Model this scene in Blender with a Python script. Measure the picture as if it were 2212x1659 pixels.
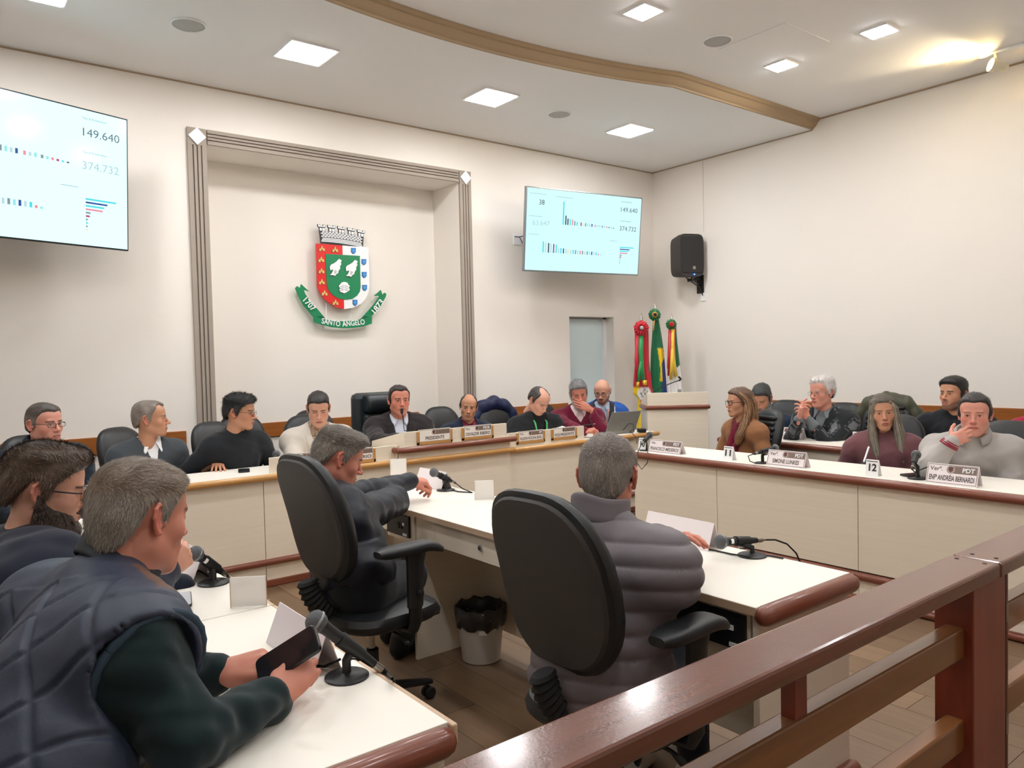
import bpy, bmesh, math, random
import numpy as np
from mathutils import Vector, Matrix
random.seed(7); np.random.seed(7)
for o in list(bpy.data.objects): bpy.data.objects.remove(o)
SC = bpy.context.scene; COL = SC.collection
PI = math.pi
# ---------------------------------------------------------------- camera
YAW, PITCH, ROLL, FPX, CAMH = 0.66425, -0.03516, -0.02309, 1643.5, 1.5
_f = Vector((math.sin(YAW)*math.cos(PITCH), math.cos(YAW)*math.cos(PITCH), math.sin(PITCH)))
_r = _f.cross(Vector((0, 0, 1))).normalized(); _u = _r.cross(_f)
CR = _r*math.cos(ROLL) + _u*math.sin(ROLL); CU = _u*math.cos(ROLL) - _r*math.sin(ROLL); CF = _f
CAMP = Vector((0, 0, CAMH))
cam = bpy.data.cameras.new('camera'); camo = bpy.data.objects.new('camera', cam); COL.objects.link(camo)
cam.sensor_fit = 'HORIZONTAL'; cam.sensor_width = 36.0; cam.lens = 36.0*FPX/2212.0; cam.clip_start = 0.02
camo.matrix_world = Matrix(((CR.x, CU.x, -CF.x, 0), (CR.y, CU.y, -CF.y, 0), (CR.z, CU.z, -CF.z, CAMH), (0, 0, 0, 1)))
SC.camera = camo
def ray(x, y): return CF + CR*((x-1106.0)/FPX) - CU*((y-829.5)/FPX)
def ZP(x, y, z): d = ray(x, y); return CAMP + d*((z-CAMH)/d.z)
def YP(x, y, v): d = ray(x, y); return CAMP + d*(v/d.y)
def XP(x, y, v): d = ray(x, y); return CAMP + d*(v/d.x)
def DP(x, y, depth): return CAMP + ray(x, y)*depth
# ---------------------------------------------------------------- world, exposure
w = bpy.data.worlds.new('world'); SC.world = w; w.use_nodes = True
w.node_tree.nodes['Background'].inputs[0].default_value = (0.85, 0.92, 1.0, 1)
w.node_tree.nodes['Background'].inputs[1].default_value = 0.25
SC.view_settings.view_transform = 'Standard'; SC.view_settings.look = 'None'
SC.view_settings.gamma = 1.0; SC.view_settings.use_curve_mapping = False
SC.view_settings.exposure = 1.34
LIGHT_LOW, LIGHT_HIGH = 29.0, 54.0      # emission of the ceiling lamp diffusers
# ---------------------------------------------------------------- materials
MATS = {}
def srgb(r, g, b):
    f = lambda c: (c/255.0/12.92) if c/255.0 <= 0.04045 else ((c/255.0+0.055)/1.055)**2.4
    return (f(r), f(g), f(b), 1.0)
def mat(name, col=None, rough=0.5, metal=0.0, spec=0.5, noise=None, bump=None, emit=None, attr=False, alpha=1.0, coat=0.0, sheen=0.0, trans=0.0, sss=0.0):
    """noise=(sx,sy,sz,amount,dark) colour variation in object space; bump=(scale,strength[,sx,sy,sz])"""
    if name in MATS: return MATS[name]
    m = bpy.data.materials.new(name); m.use_nodes = True; nt = m.node_tree; b = nt.nodes['Principled BSDF']
    c = srgb(*col) if col else (0.8, 0.8, 0.8, 1)
    b.inputs['Base Color'].default_value = c; b.inputs['Roughness'].default_value = rough
    b.inputs['Metallic'].default_value = metal; b.inputs['Specular IOR Level'].default_value = spec
    b.inputs['Coat Weight'].default_value = coat; b.inputs['Coat Roughness'].default_value = 0.12
    b.inputs['Sheen Weight'].default_value = sheen; b.inputs['Transmission Weight'].default_value = trans
    b.inputs['Alpha'].default_value = alpha
    if sss: b.inputs['Subsurface Weight'].default_value = sss; b.inputs['Subsurface Radius'].default_value = (0.012, 0.005, 0.003); b.inputs['Subsurface Scale'].default_value = 0.6
    tc = nt.nodes.new('ShaderNodeTexCoord'); colsock = None
    if attr:
        a = nt.nodes.new('ShaderNodeVertexColor'); a.layer_name = 'Col'; colsock = a.outputs['Color']
    if noise:
        mp = nt.nodes.new('ShaderNodeMapping'); mp.inputs['Scale'].default_value = noise[:3]
        nt.links.new(tc.outputs['Object'], mp.inputs['Vector'])
        nz = nt.nodes.new('ShaderNodeTexNoise'); nz.inputs['Scale'].default_value = 1.0; nz.inputs['Detail'].default_value = 6.0
        nt.links.new(mp.outputs[0], nz.inputs['Vector'])
        mr = nt.nodes.new('ShaderNodeMapRange'); mr.inputs[1].default_value = 0.3; mr.inputs[2].default_value = 0.7
        mr.inputs[3].default_value = 1.0-noise[3]; mr.inputs[4].default_value = 1.0+noise[3]*0.6
        nt.links.new(nz.outputs[0], mr.inputs[0])
        mx = nt.nodes.new('ShaderNodeMix'); mx.data_type = 'RGBA'; mx.blend_type = 'MULTIPLY'; mx.inputs[0].default_value = 1.0
        if colsock: nt.links.new(colsock, mx.inputs[6])
        else: mx.inputs[6].default_value = c
        nt.links.new(mr.outputs[0], mx.inputs[7]); colsock = mx.outputs[2]
    if colsock: nt.links.new(colsock, b.inputs['Base Color'])
    if bump:
        nb = nt.nodes.new('ShaderNodeTexNoise'); nb.inputs['Scale'].default_value = bump[0]; nb.inputs['Detail'].default_value = 4.0
        if len(bump) > 2:
            mp2 = nt.nodes.new('ShaderNodeMapping'); mp2.inputs['Scale'].default_value = bump[2:5]
            nt.links.new(tc.outputs['Object'], mp2.inputs['Vector']); nt.links.new(mp2.outputs[0], nb.inputs['Vector'])
        else: nt.links.new(tc.outputs['Object'], nb.inputs['Vector'])
        bp = nt.nodes.new('ShaderNodeBump'); bp.inputs['Strength'].default_value = bump[1]; bp.inputs['Distance'].default_value = 0.004
        nt.links.new(nb.outputs[0], bp.inputs['Height']); nt.links.new(bp.outputs[0], b.inputs['Normal'])
    if emit:
        b.inputs['Emission Color'].default_value = srgb(*emit[:3]); b.inputs['Emission Strength'].default_value = emit[3]
    MATS[name] = m; return m
M_WALL = mat('wall_paint', (244, 237, 228), 0.75, spec=0.2, bump=(90, 0.04))
M_CEIL = mat('ceiling_paint', (246, 244, 242), 0.7, spec=0.15, bump=(60, 0.03))
M_TAUPE = mat('taupe_paint', (166, 154, 142), 0.6, spec=0.25)
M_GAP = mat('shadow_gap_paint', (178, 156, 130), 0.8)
M_CROWN = mat('crown_moulding_paint', (172, 148, 118), 0.5, noise=(1, 1, 6, 0.05, 0), spec=0.3)
M_WHITE = mat('white_paint', (246, 247, 248), 0.4)
M_MAHOG = mat('mahogany_wood', (128, 68, 48), 0.32, noise=(3, 3, 40, 0.22, 0), spec=0.5, coat=0.25)
M_RAILWOOD = mat('varnished_rail_wood', (104, 58, 42), 0.22, noise=(3, 30, 30, 0.22, 0), bump=(160, 0.10), coat=0.4)
M_RAILORANGE = mat('varnished_orange_wood', (124, 78, 40), 0.28, noise=(2, 26, 26, 0.25, 0), coat=0.4)
M_POSTRED = mat('varnished_red_wood', (120, 44, 22), 0.35, noise=(25, 25, 2, 0.22, 0), coat=0.3)
M_MUSTARD = mat('golden_wood', (202, 150, 84), 0.35, noise=(3, 3, 40, 0.16, 0), coat=0.25)
M_WALLRAIL = mat('wall_rail_wood', (160, 94, 38), 0.4, noise=(2, 2, 30, 0.22, 0), coat=0.15)
M_LAM = mat('cream_laminate', (240, 228, 208), 0.5, noise=(1.5, 1.5, 50, 0.03, 0), spec=0.3)
M_LAMTOP = mat('white_laminate_top', (246, 240, 228), 0.38, spec=0.4)
M_LAMEDGE = mat('tan_laminate_edge', (208, 178, 148), 0.5)
M_SEAM = mat('dark_seam', (90, 74, 58), 0.8)
M_PLASTIC = mat('black_plastic', (26, 26, 27), 0.45, bump=(220, 0.08))
M_RUBBER = mat('dark_rubber', (20, 20, 20), 0.65)
M_LEATHER = mat('black_leatherette', (24, 26, 28), 0.42, bump=(260, 0.12), spec=0.5)
M_SHELL = mat('grey_plastic_shell', (58, 54, 52), 0.6, bump=(260, 0.1))
M_STEEL = mat('brushed_steel', (176, 172, 165), 0.3, metal=1.0)
M_DSTEEL = mat('dark_steel', (70, 68, 66), 0.35, metal=1.0)
M_MESH = mat('microphone_grille', (108, 110, 112), 0.45, metal=0.6, bump=(900, 0.9))
M_PAPER = mat('white_paper', (250, 249, 248), 0.7)
M_CARD = mat('cream_card', (252, 246, 238), 0.5)
M_PINKP = mat('pinkish_white_card', (247, 236, 236), 0.35)
M_ACRYL = mat('clear_acrylic', (250, 250, 250), 0.08, alpha=0.10)
M_INK = mat('grey_ink', (96, 84, 78), 0.7)
M_INKD = mat('dark_ink', (44, 42, 42), 0.7)
M_BAND = mat('brown_print_band', (132, 112, 100), 0.6)
M_BINGREY = mat('grey_bin_plastic', (196, 190, 184), 0.45)
M_BAG = mat('black_bin_bag', (52, 48, 46), 0.28, bump=(38, 0.6))
M_PHONE = mat('phone_black', (22, 22, 24), 0.25)
M_CABLE = mat('black_cable', (24, 23, 23), 0.5)
# ---------------------------------------------------------------- mesh helpers
class MB:
    def __init__(s): s.v = []; s.f = []
    def add(s, vs, fs):
        n = len(s.v); s.v += [tuple(p) for p in vs]; s.f += [tuple(i+n for i in f) for f in fs]; return s
    def box(s, a, b):
        x0, y0, z0 = a; x1, y1, z1 = b
        if x0 > x1: x0, x1 = x1, x0
        if y0 > y1: y0, y1 = y1, y0
        if z0 > z1: z0, z1 = z1, z0
        return s.add([(x0, y0, z0), (x1, y0, z0), (x1, y1, z0), (x0, y1, z0), (x0, y0, z1), (x1, y0, z1), (x1, y1, z1), (x0, y1, z1)],
                     [(0, 3, 2, 1), (4, 5, 6, 7), (0, 1, 5, 4), (1, 2, 6, 5), (2, 3, 7, 6), (3, 0, 4, 7)])
    def obox(s, c, ax, ay, az):                   # centre and three half-axis vectors
        c = Vector(c); ax = Vector(ax); ay = Vector(ay); az = Vector(az)
        vs = [c+ax*i+ay*j+az*k for k in (-1, 1) for (i, j) in ((-1, -1), (1, -1), (1, 1), (-1, 1))]
        return s.add(vs, [(0, 3, 2, 1), (4, 5, 6, 7), (0, 1, 5, 4), (1, 2, 6, 5), (2, 3, 7, 6), (3, 0, 4, 7)])
    def tube(s, pts, r, n=10, caps=True, rnd=False, flat=None):
        pts = [Vector(p) for p in pts]; rs = list(r) if hasattr(r, '__len__') else [r]*len(pts)
        if rnd:                                   # rounded ends
            d0 = (pts[0]-pts[1]).normalized(); d1 = (pts[-1]-pts[-2]).normalized(); a, b = pts[0], pts[-1]; ra, rb = rs[0], rs[-1]
            pre = [(a+d0*ra*math.sin(t), ra*math.cos(t)) for t in (1.45, 1.05, 0.6)]; post = [(b+d1*rb*math.sin(t), rb*math.cos(t)) for t in (0.6, 1.05, 1.45)]
            pts = [p for p, _ in pre]+pts+[p for p, _ in post]; rs = [q for _, q in pre]+rs+[q for _, q in post]
        m = len(pts); vs = []; prev = None
        for i, p in enumerate(pts):
            t = (pts[min(i+1, m-1)]-pts[max(i-1, 0)]).normalized()
            if prev is None:
                prev = Vector((0, 0, 1)) if abs(t.z) < 0.9 else Vector((1, 0, 0))
            u = (prev-t*prev.dot(t)).normalized(); v = t.cross(u); prev = u
            for k in range(n):
                a = 2*PI*k/n; ca, sa = math.cos(a), math.sin(a)
                if flat: ca *= flat
                vs.append(p+u*(rs[i]*ca)+v*(rs[i]*sa))
        fs = [(i*n+k, i*n+(k+1) % n, (i+1)*n+(k+1) % n, (i+1)*n+k) for i in range(m-1) for k in range(n)]
        if caps: fs += [tuple(range(n-1, -1, -1)), tuple((m-1)*n+k for k in range(n))]
        return s.add(vs, fs)
    def lathe(s, prof, c=(0, 0, 0), n=24, axis=None, up=None, caps=True):
        c = Vector(c); az = Vector(axis or (0, 0, 1)).normalized()
        ax = az.orthogonal().normalized(); ay = az.cross(ax); vs = []
        for (r, h) in prof:
            for k in range(n):
                a = 2*PI*k/n; vs.append(c+az*h+ax*(r*math.cos(a))+ay*(r*math.sin(a)))
        m = len(prof); fs = [(i*n+k, i*n+(k+1) % n, (i+1)*n+(k+1) % n, (i+1)*n+k) for i in range(m-1) for k in range(n)]
        if caps: fs += [tuple(range(n-1, -1, -1)), tuple((m-1)*n+k for k in range(n))]
        return s.add(vs, fs)
    def prism(s, poly, o, ax, ay, depth):         # 2-D polygon in (ax, ay) at o, extruded along ax x ay by depth
        o = Vector(o); ax = Vector(ax); ay = Vector(ay); az = ax.cross(ay).normalized()*depth; n = len(poly)
        ar = sum(poly[i][0]*poly[(i+1) % n][1]-poly[(i+1) % n][0]*poly[i][1] for i in range(n))
        if ar < 0: poly = poly[::-1]
        vs = [o+ax*p[0]+ay*p[1] for p in poly]+[o+ax*p[0]+ay*p[1]+az for p in poly]
        return s.add(vs, [tuple(range(n-1, -1, -1)), tuple(range(n, 2*n))]+[(i, (i+1) % n, n+(i+1) % n, n+i) for i in range(n)])
    def grid(s, P, closed_u=False):                # P[i][j] points
        m, n = len(P), len(P[0]); vs = [p for row in P for p in row]; fs = []
        for i in range(m-1):
            for j in range(n if closed_u else n-1):
                fs.append((i*n+j, i*n+(j+1) % n, (i+1)*n+(j+1) % n, (i+1)*n+j))
        return s.add(vs, fs)
    def mesh(s, name):
        me = bpy.data.meshes.new(name); me.from_pydata(s.v, [], s.f); me.update(); return me
    def build(s, name, material, parent=None, smooth=None, bevel=0.0, solid=0.0, subsurf=0):
        me = s.mesh(name); o = bpy.data.objects.new(name, me); COL.objects.link(o); me.materials.append(material)
        bm = bmesh.new(); bm.from_mesh(me); bmesh.ops.recalc_face_normals(bm, faces=bm.faces); bm.to_mesh(me); bm.free()
        if parent is not None:
            o.parent = parent; T = parent
            if T.parent is None: o.location = -Vector(T.location)
            if T.rotation_euler.z: raise Exception('rotated parent')
            if T.parent is not None: o.location = (0, 0, 0)
        if solid:
            q = o.modifiers.new('solid', 'SOLIDIFY'); q.thickness = solid; q.offset = 0
        if bevel:
            q = o.modifiers.new('bevel', 'BEVEL'); q.width = bevel; q.segments = 2; q.limit_method = 'ANGLE'; q.angle_limit = 0.7
        if subsurf:
            q = o.modifiers.new('sub', 'SUBSURF'); q.levels = subsurf; q.render_levels = subsurf
        if smooth is None: smooth = False
        if smooth:
            for p in me.polygons: p.use_smooth = True
            if smooth != 'all':
                me.set_sharp_from_angle(angle=0.7)
        return o
def tag(o, label=None, cat=None, group=None, kind=None):
    if label: o['label'] = label
    if cat: o['category'] = cat
    if group: o['group'] = group
    if kind: o['kind'] = kind
    return o
def thing(name, label, cat, loc=(0, 0, 0), group=None):
    o = bpy.data.objects.new(name, None); COL.objects.link(o); o.location = loc; o.empty_display_size = 0.05
    return tag(o, label, cat, group)
def struct(o): o['kind'] = 'structure'; return o
def clone(o, loc=None, parent=None, rotz=None, label=None):
    c = o.copy(); COL.objects.link(c)
    if parent is not None: c.parent = parent
    if loc is not None: c.location = loc
    if rotz is not None: c.rotation_euler = (0, 0, rotz)
    if label: c['label'] = label
    for ch in list(o.children): clone(ch, parent=c)
    return c
_tc = {}
def text_mb(txt, size, o, ax, ay, bold=0.0, align='CENTER', width=None, spacing=1.0):
    """flat lettering in the plane (ax, ay) at o: returns MB with the glyph faces"""
    key = (txt, bold, align, spacing)
    if key not in _tc:
        cu = bpy.data.curves.new('glyphs', 'FONT'); cu.body = txt; cu.size = 1.0; cu.align_x = align; cu.align_y = 'CENTER'; cu.offset = bold; cu.resolution_u = 3; cu.space_character = spacing
        ob = bpy.data.objects.new('glyphs', cu); COL.objects.link(ob)
        me = bpy.data.meshes.new_from_object(ob.evaluated_get(bpy.context.evaluated_depsgraph_get()))
        _tc[key] = ([tuple(v.co) for v in me.vertices], [tuple(p.vertices) for p in me.polygons])
        bpy.data.objects.remove(ob); bpy.data.curves.remove(cu); bpy.data.meshes.remove(me)
    V, Fc = _tc[key]; sx = size
    if width and V:
        xs = [v[0] for v in V]; sx = width/max(1e-6, max(xs)-min(xs))
    o = Vector(o); ax = Vector(ax); ay = Vector(ay)
    return MB().add([o+ax*(v[0]*sx)+ay*(v[1]*size) for v in V], Fc)
def capsule_rod(name, a, b, r, material, parent, n=14): return MB().tube([a, b], r, n, rnd=True).build(name, material, parent, smooth=True)
# ================================================================ STRUCTURE
XW, YW, YR = 7.53, 6.6, 7.1            # right wall, back wall, back of the recess
ZL, ZH = 3.82, 3.92                    # lower and upper ceiling
XL, YN = -2.6, -3.6                    # walls behind the camera
floor = struct(MB().box((XL-.1, YN-.1, -0.12), (XW+.1, YR+.1, -0.004)).build('floor', mat('floor_grout', (96, 82, 68), 0.6)))
# wood-look planks (their pieces stay separate)
M_PLANK = [mat('floor_plank_%d' % i, c, 0.36, noise=(26, 1.6, 1, 0.17, 0), bump=(8, 0.05, 12, 1, 1), spec=0.45) for i, c in enumerate([(128, 102, 78), (120, 95, 72), (136, 109, 84), (125, 101, 80)])]
PW, PL = 0.19, 1.17
pm = []
for m_ in M_PLANK:
    me = MB().box((-PW/2+.0012, -PL/2+.0012, -.004), (PW/2-.0012, PL/2-.0012, 0.0)).mesh('plank'); me.materials.append(m_); pm.append(me)
for i in range(-1, 26):
    for j in range(-1, 5):
        o = bpy.data.objects.new('plank', random.choice(pm)); COL.objects.link(o); o.parent = floor
        o.location = (0.24+i*PW, -0.2+j*PL+((i*0.37) % 1.0)*PL, 0)
def wall_rect(mb, axis, c0, c1, u0, u1, z0, z1):
    if axis == 'y': mb.box((u0, c0, z0), (u1, c1, z1))
    else: mb.box((c0, u0, z0), (c1, u1, z1))
RX0, RX1, RZ = 1.98, 4.52, 3.33        # recess opening
DX0, DX1, DZ = 6.04, 6.775, 1.962      # door opening
mb = MB()
mb.box((XL-.1, YW, 0), (RX0, YW+.2, 4.0)); mb.box((RX0, YW, RZ), (RX1, YW+.2, 4.0)); mb.box((RX1, YW, 0), (DX0, YW+.2, 4.0))
mb.box((DX0, YW, DZ), (DX1, YW+.2, 4.0)); mb.box((DX1, YW, 0), (XW+.1, YW+.2, 4.0))
mb.box((RX0-.1, YR, 0), (RX1+.1, YR+.1, 3.6)); mb.box((RX0-.1, YW+.2, 0), (RX0, YR, 3.6)); mb.box((RX1, YW+.2, 0), (RX1+.1, YR, 3.6)); mb.box((RX0, YW+.2, RZ), (RX1, YR, RZ+.1))
struct(mb.build('wall_back', M_WALL))
struct(MB().box((XW, YN-.1, 0), (XW+.1, YW+.3, 4.0)).build('wall_right', M_WALL))
struct(MB().box((XL-.1, YN-.1, 0), (XL, YW, 4.0)).build('wall_left', M_WALL))
struct(MB().box((XL, YN-.1, 0), (XW, YN, 4.0)).build('wall_rear', M_WALL))
# door: pale blue glass leaf behind a deep reveal
door = struct(MB().box((DX0-.02, YW+.15, 0), (DX1+.02, YW+.175, DZ+.02)).build('door_1', mat('frosted_blue_glass', (222, 240, 243), 0.2, spec=0.4)))
struct(MB().box((DX1-.055, YW+.13, 0), (DX1, YW+.152, DZ)).build('trim_4', M_WHITE))
struct(MB().box((DX0, YW+.13, DZ-.02), (DX1, YW+.152, DZ)).build('trim_5', mat('grey_door_head', (150, 152, 150), .6)))
# ceilings: lower part near the back wall with an arched front edge
def arc(x):
    x = min(max(x, 1.19), 5.29); c = 3.24; s = 0.31; hw = 2.05; R = (hw*hw+s*s)/(2*s); yc = 4.70-R
    return yc+math.sqrt(max(0, R*R-(x-c)**2))
path = [(XL, 4.39), (1.19, 4.39)]+[(1.19+4.1*i/28.0, arc(1.19+4.1*i/28.0)) for i in range(1, 28)]+[(5.29, 4.39), (XW, 4.39)]
poly = path+[(XW, YW), (XL, YW)]
struct(MB().prism(poly, (0, 0, ZL), (1, 0, 0), (0, 1, 0), 0.08).build('ceiling', M_CEIL))
struct(MB().box((XL, YN, ZH), (XW, 5.0, ZH+.08)).build('ceiling_upper', M_CEIL))
# crown moulding along the step: profile (outward from the lower edge, height)
prof = [(0.0, 0.0), (-0.012, 0.002), (-0.016, 0.016), (-0.03, 0.022), (-0.044, 0.036), (-0.056, 0.056), (-0.064, 0.07), (-0.082, 0.076), (-0.088, 0.088), (-0.1, 0.1)]
rows = []
for i, (x, y) in enumerate(path):
    a = Vector(path[max(i-1, 0)]); b = Vector(path[min(i+1, len(path)-1)]); c = Vector((x, y))
    d1 = (c-a).normalized() if i else (b-c).normalized(); d2 = (b-c).normalized() if i < len(path)-1 else d1
    n1 = Vector((-d1.y, d1.x)); n2 = Vector((-d2.y, d2.x)); nn = (n1+n2).normalized(); k = 1.0/max(0.5, nn.dot(n1))
    rows.append([Vector((x+nn.x*p[0]*k, y+nn.y*p[0]*k, ZL-0.004+p[1]*1.02)) for p in prof])
struct(MB().grid(rows).build('trim_1', M_CROWN, smooth=True))
# shadow gap where the ceiling meets the walls
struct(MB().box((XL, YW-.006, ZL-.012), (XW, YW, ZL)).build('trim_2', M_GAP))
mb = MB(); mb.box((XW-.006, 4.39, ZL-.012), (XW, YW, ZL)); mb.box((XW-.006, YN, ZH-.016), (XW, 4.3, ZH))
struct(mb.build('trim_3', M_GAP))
# fluted portal frame round the recess
fr = bpy.data.objects.new('trim_6', None); COL.objects.link(fr); struct(fr)
OX0, OX1, OZ = 1.828, 4.664, 3.452
def fluted(name, a, b, side0, side1, vertical):
    """board with three grooves: stepped cross-section extruded"""
    wd = side1-side0; xs = [0, .24, .24, .32, .32, .46, .46, .54, .54, .68, .68, .76, .76, 1.0]; dep = [1, 1, .35, .35, 1, 1, .35, .35, 1, 1, .35, .35, 1, 1]
    T = 0.024; pf = [(side0+wd*x, YW-T*d) for x, d in zip(xs, dep)]+[(side1, YW), (side0, YW)]; n = len(pf)
    if vertical: vs = [(p[0], p[1], z) for z in (a, b) for p in pf]
    else: vs = [(x, p[1], p[0]) for x in (a, b) for p in pf]
    MB().add(vs, [tuple(range(n-1, -1, -1)), tuple(range(n, 2*n))]+[(i, (i+1) % n, n+(i+1) % n, n+i) for i in range(n)]).build(name, M_TAUPE, fr)
fluted('frame_post', 0, RZ-.01, OX0, RX0, True); fluted('frame_post', 0, RZ-.01, RX1, OX1, True); fluted('frame_lintel', RX0+.01, RX1-.01, RZ, OZ, False)
for x0, x1 in ((OX0, RX0), (RX1, OX1)):
    MB().box((x0, YW-.025, RZ-.02), (x1, YW, OZ)).build('corner_block', M_TAUPE, fr, bevel=.002)
    cx, cz, hw, hz = (x0+x1)/2, (RZ-.02+OZ)/2, (x1-x0)*.48, .072
    MB().prism([(0, -hz), (hw, 0), (0, hz), (-hw, 0)], (cx, YW-.025, cz), (1, 0, 0), (0, 0, 1), 0.015).build('diamond', M_WHITE, fr, bevel=.003)
# wooden guard boards on the walls
def wall_board(name, a, b): return struct(MB().box(a, b).build(name, M_WALLRAIL, bevel=.004))
wall_board('trim_7', (-1.5, YW-.022, .824), (1.735, YW, .957))
wall_board('trim_8', (2.0, YR-.022, .80), (4.26, YR, .935))
wall_board('trim_9', (4.775, YW-.022, .82), (5.98, YW, .953))
wall_board('trim_10', (XW-.022, .4, .824), (XW, 4.89, .955))
# cable trunking line on the right wall, hairline down to the loudspeaker
struct(MB().box((XW-.004, 5.80, 2.95), (XW, 5.808, ZL-.01)).build('trim_11', mat('wall_conduit', (222, 212, 200), .7)))
# ---------------------------------------------------------------- ceiling lamps and ceiling loudspeakers
def lamp(x, y, z, s, strength, label, group, coolness=(250, 250, 251)):
    t = thing('ceiling_lamp', label, 'ceiling lamp', (x, y, z), group)
    fw_ = s*.06; mb = MB()
    for (a, b) in (((-s/2, -s/2), (s/2, -s/2+fw_)), ((-s/2, s/2-fw_), (s/2, s/2)), ((-s/2, -s/2+fw_), (-s/2+fw_, s/2-fw_)), ((s/2-fw_, -s/2+fw_), (s/2, s/2-fw_))):
        mb.box((x+a[0], y+a[1], z-.012), (x+b[0], y+b[1], z-.0005))
    mb.build('lamp_frame', M_WHITE, t)
    i = s/2-fw_
    MB().box((x-i, y-i, z-.016), (x+i, y+i, z-.004)).build('diffuser', mat('led_diffuser_%g' % strength, (255, 255, 255), .5, emit=coolness+(strength,)), t)
for x, l in ((0.66, 'over the large black television'), (2.40, 'above the portal beside a round loudspeaker'), (4.13, 'above the portal corner nearest the silver television'), (5.92, 'above the silver television')): lamp(x, 5.48, ZL, .37, LIGHT_LOW, 'square white LED panel in the lower ceiling '+l, 'lower ceiling lamps')
for x, y in ((4.144, 3.69), (2.42, 3.69), (.7, 3.69), (5.87, 3.70), (5.876, 2.87), (4.14, 2.0), (2.42, 2.0), (.7, 2.0), (5.87, 1.2), (4.14, 0.2), (2.42, .2), (.7, .2), (-1.0, 2.0), (-1.0, 3.69), (4.14, -1.6), (1.5, -1.6)):
    lamp(x, y, ZH, .205, LIGHT_HIGH, {(4.144, 3.69): 'small square LED downlight beside the round loudspeaker, before the arched moulding', (5.87, 3.70): 'small square LED downlight between ceiling hatch and straight moulding', (5.876, 2.87): 'small square LED downlight nearest the warm track spotlight'}.get((x, y), 'small square LED downlight out of view, added to continue the upper ceiling grid'), 'upper ceiling lamps')  # the other downlights are unseen, added along the grid to light the room
def ceil_speaker(x, y, z, r, label):
    t = thing('ceiling_speaker', label, 'loudspeaker', (x, y, z), 'ceiling loudspeakers')
    MB().lathe([(r, -.0005), (r, -.008), (r*.93, -.011), (r*.9, -.006)], (x, y, z), 32, caps=False).build('ring', M_WHITE, t, smooth=True)
    MB().lathe([(r*.92, -.004), (r*.5, -.009), (.001, -.0095)], (x, y, z), 32).build('grille', mat('speaker_grille_white', (190, 188, 184), .7, bump=(700, .5)), t, smooth=True)
ceil_speaker(1.56, 5.48, ZL, .115, 'round ceiling loudspeaker beside the panel lamp above the television'); ceil_speaker(4.95, 5.49, ZL, .115, 'round ceiling loudspeaker between the two lamps above the portal'); ceil_speaker(5.0, 3.70, ZH, .115, 'round ceiling loudspeaker among the small downlights')
struct(MB().box((5.15, 3.2, ZH-.004), (5.75, 3.8, ZH)).build('trim_12', M_CEIL, bevel=.002))     # access hatch
# warm track spotlights by the right wall
t = thing('track_spotlight', 'warm glowing track spotlight head hanging from ceiling track by the right wall', 'spotlight', (7.08, 2.5, ZH))
M_CREAMP = mat('cream_lamp_metal', (236, 226, 196), .4)
MB().box((7.065, .2, ZH-.022), (7.095, 2.62, ZH-.001)).build('track', M_WHITE, t)
MB().tube([(7.08, 2.5, ZH-.02), (7.08, 2.5, ZH-.075)], .014, 10).build('stem', M_CREAMP, t, smooth=True)
ax = Vector((-.72, .64, .24)).normalized(); cc = Vector((7.08, 2.5, ZH-.12))
MB().lathe([(.028, -.09), (.034, -.085), (.036, -.02), (.052, 0), (.056, .045), (.05, .045), (.046, .01)], cc, 20, axis=ax, caps=False).build('housing', M_CREAMP, t, smooth=True)
MB().lathe([(.001, .03), (.046, .03)], cc, 20, axis=ax, caps=False).build('bulb', mat('warm_bulb', (255, 240, 200), .5, emit=(255, 226, 160, 60.0)), t)
sp = bpy.data.lights.new('spot_beam', 'SPOT'); sp.energy = 22; sp.color = (1.0, .82, .52); sp.spot_size = 1.5; sp.spot_blend = .7; sp.shadow_soft_size = .04
so = bpy.data.objects.new('spot_beam', sp); COL.objects.link(so); so.parent = t; so.location = (cc+ax*.06)-t.location
so.rotation_euler = ax.to_track_quat('-Z', 'Y').to_euler()
# ================================================================ COUNTERS AND DESKS
def lip(mbname, a, b, z0, z1, material, parent, out=0.0):
    """full-round wooden edge from a to b (xy), thickness z0..z1"""
    r = (z1-z0)/2; zc = (z0+z1)/2
    return capsule_rod(mbname, (a[0], a[1], zc), (b[0], b[1], zc), r, material, parent)
GROUPC = 'cream counters'
# ---- back counter, left section
t = thing('counter', 'long cream counter carrying the SECRETÁRIO plate, golden wooden edge', 'counter', (1.75, 5.2, 0))
for x0, x1 in ((0.78, 1.79), (1.795, 2.79)): MB().box((x0, 5.0, .0), (x1, 5.018, .74)).build('front_panel', M_LAM, t)
MB().box((.78, 5.018, 0), (.80, 5.41, .738)).build('end_panel', M_LAM, t)
MB().box((.77, 4.985, .738), (2.80, 5.43, .757)).build('counter_top', M_LAMTOP, t, bevel=.002)
lip('edge_moulding', (.775, 4.975), (2.78, 4.975), .716, .76, M_MUSTARD, t)
lip('foot_rail', (.785, 4.99), (2.78, 4.99), .146, .19, M_MAHOG, t)
MB().box((.78, 4.985, 0), (2.79, 5.0, .048)).build('plinth', M_MAHOG, t, bevel=.008)
MB().box((1.845, 5.01, .757), (2.815, 5.03, .862)).build('upstand', M_LAM, t, bevel=.001)
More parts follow.
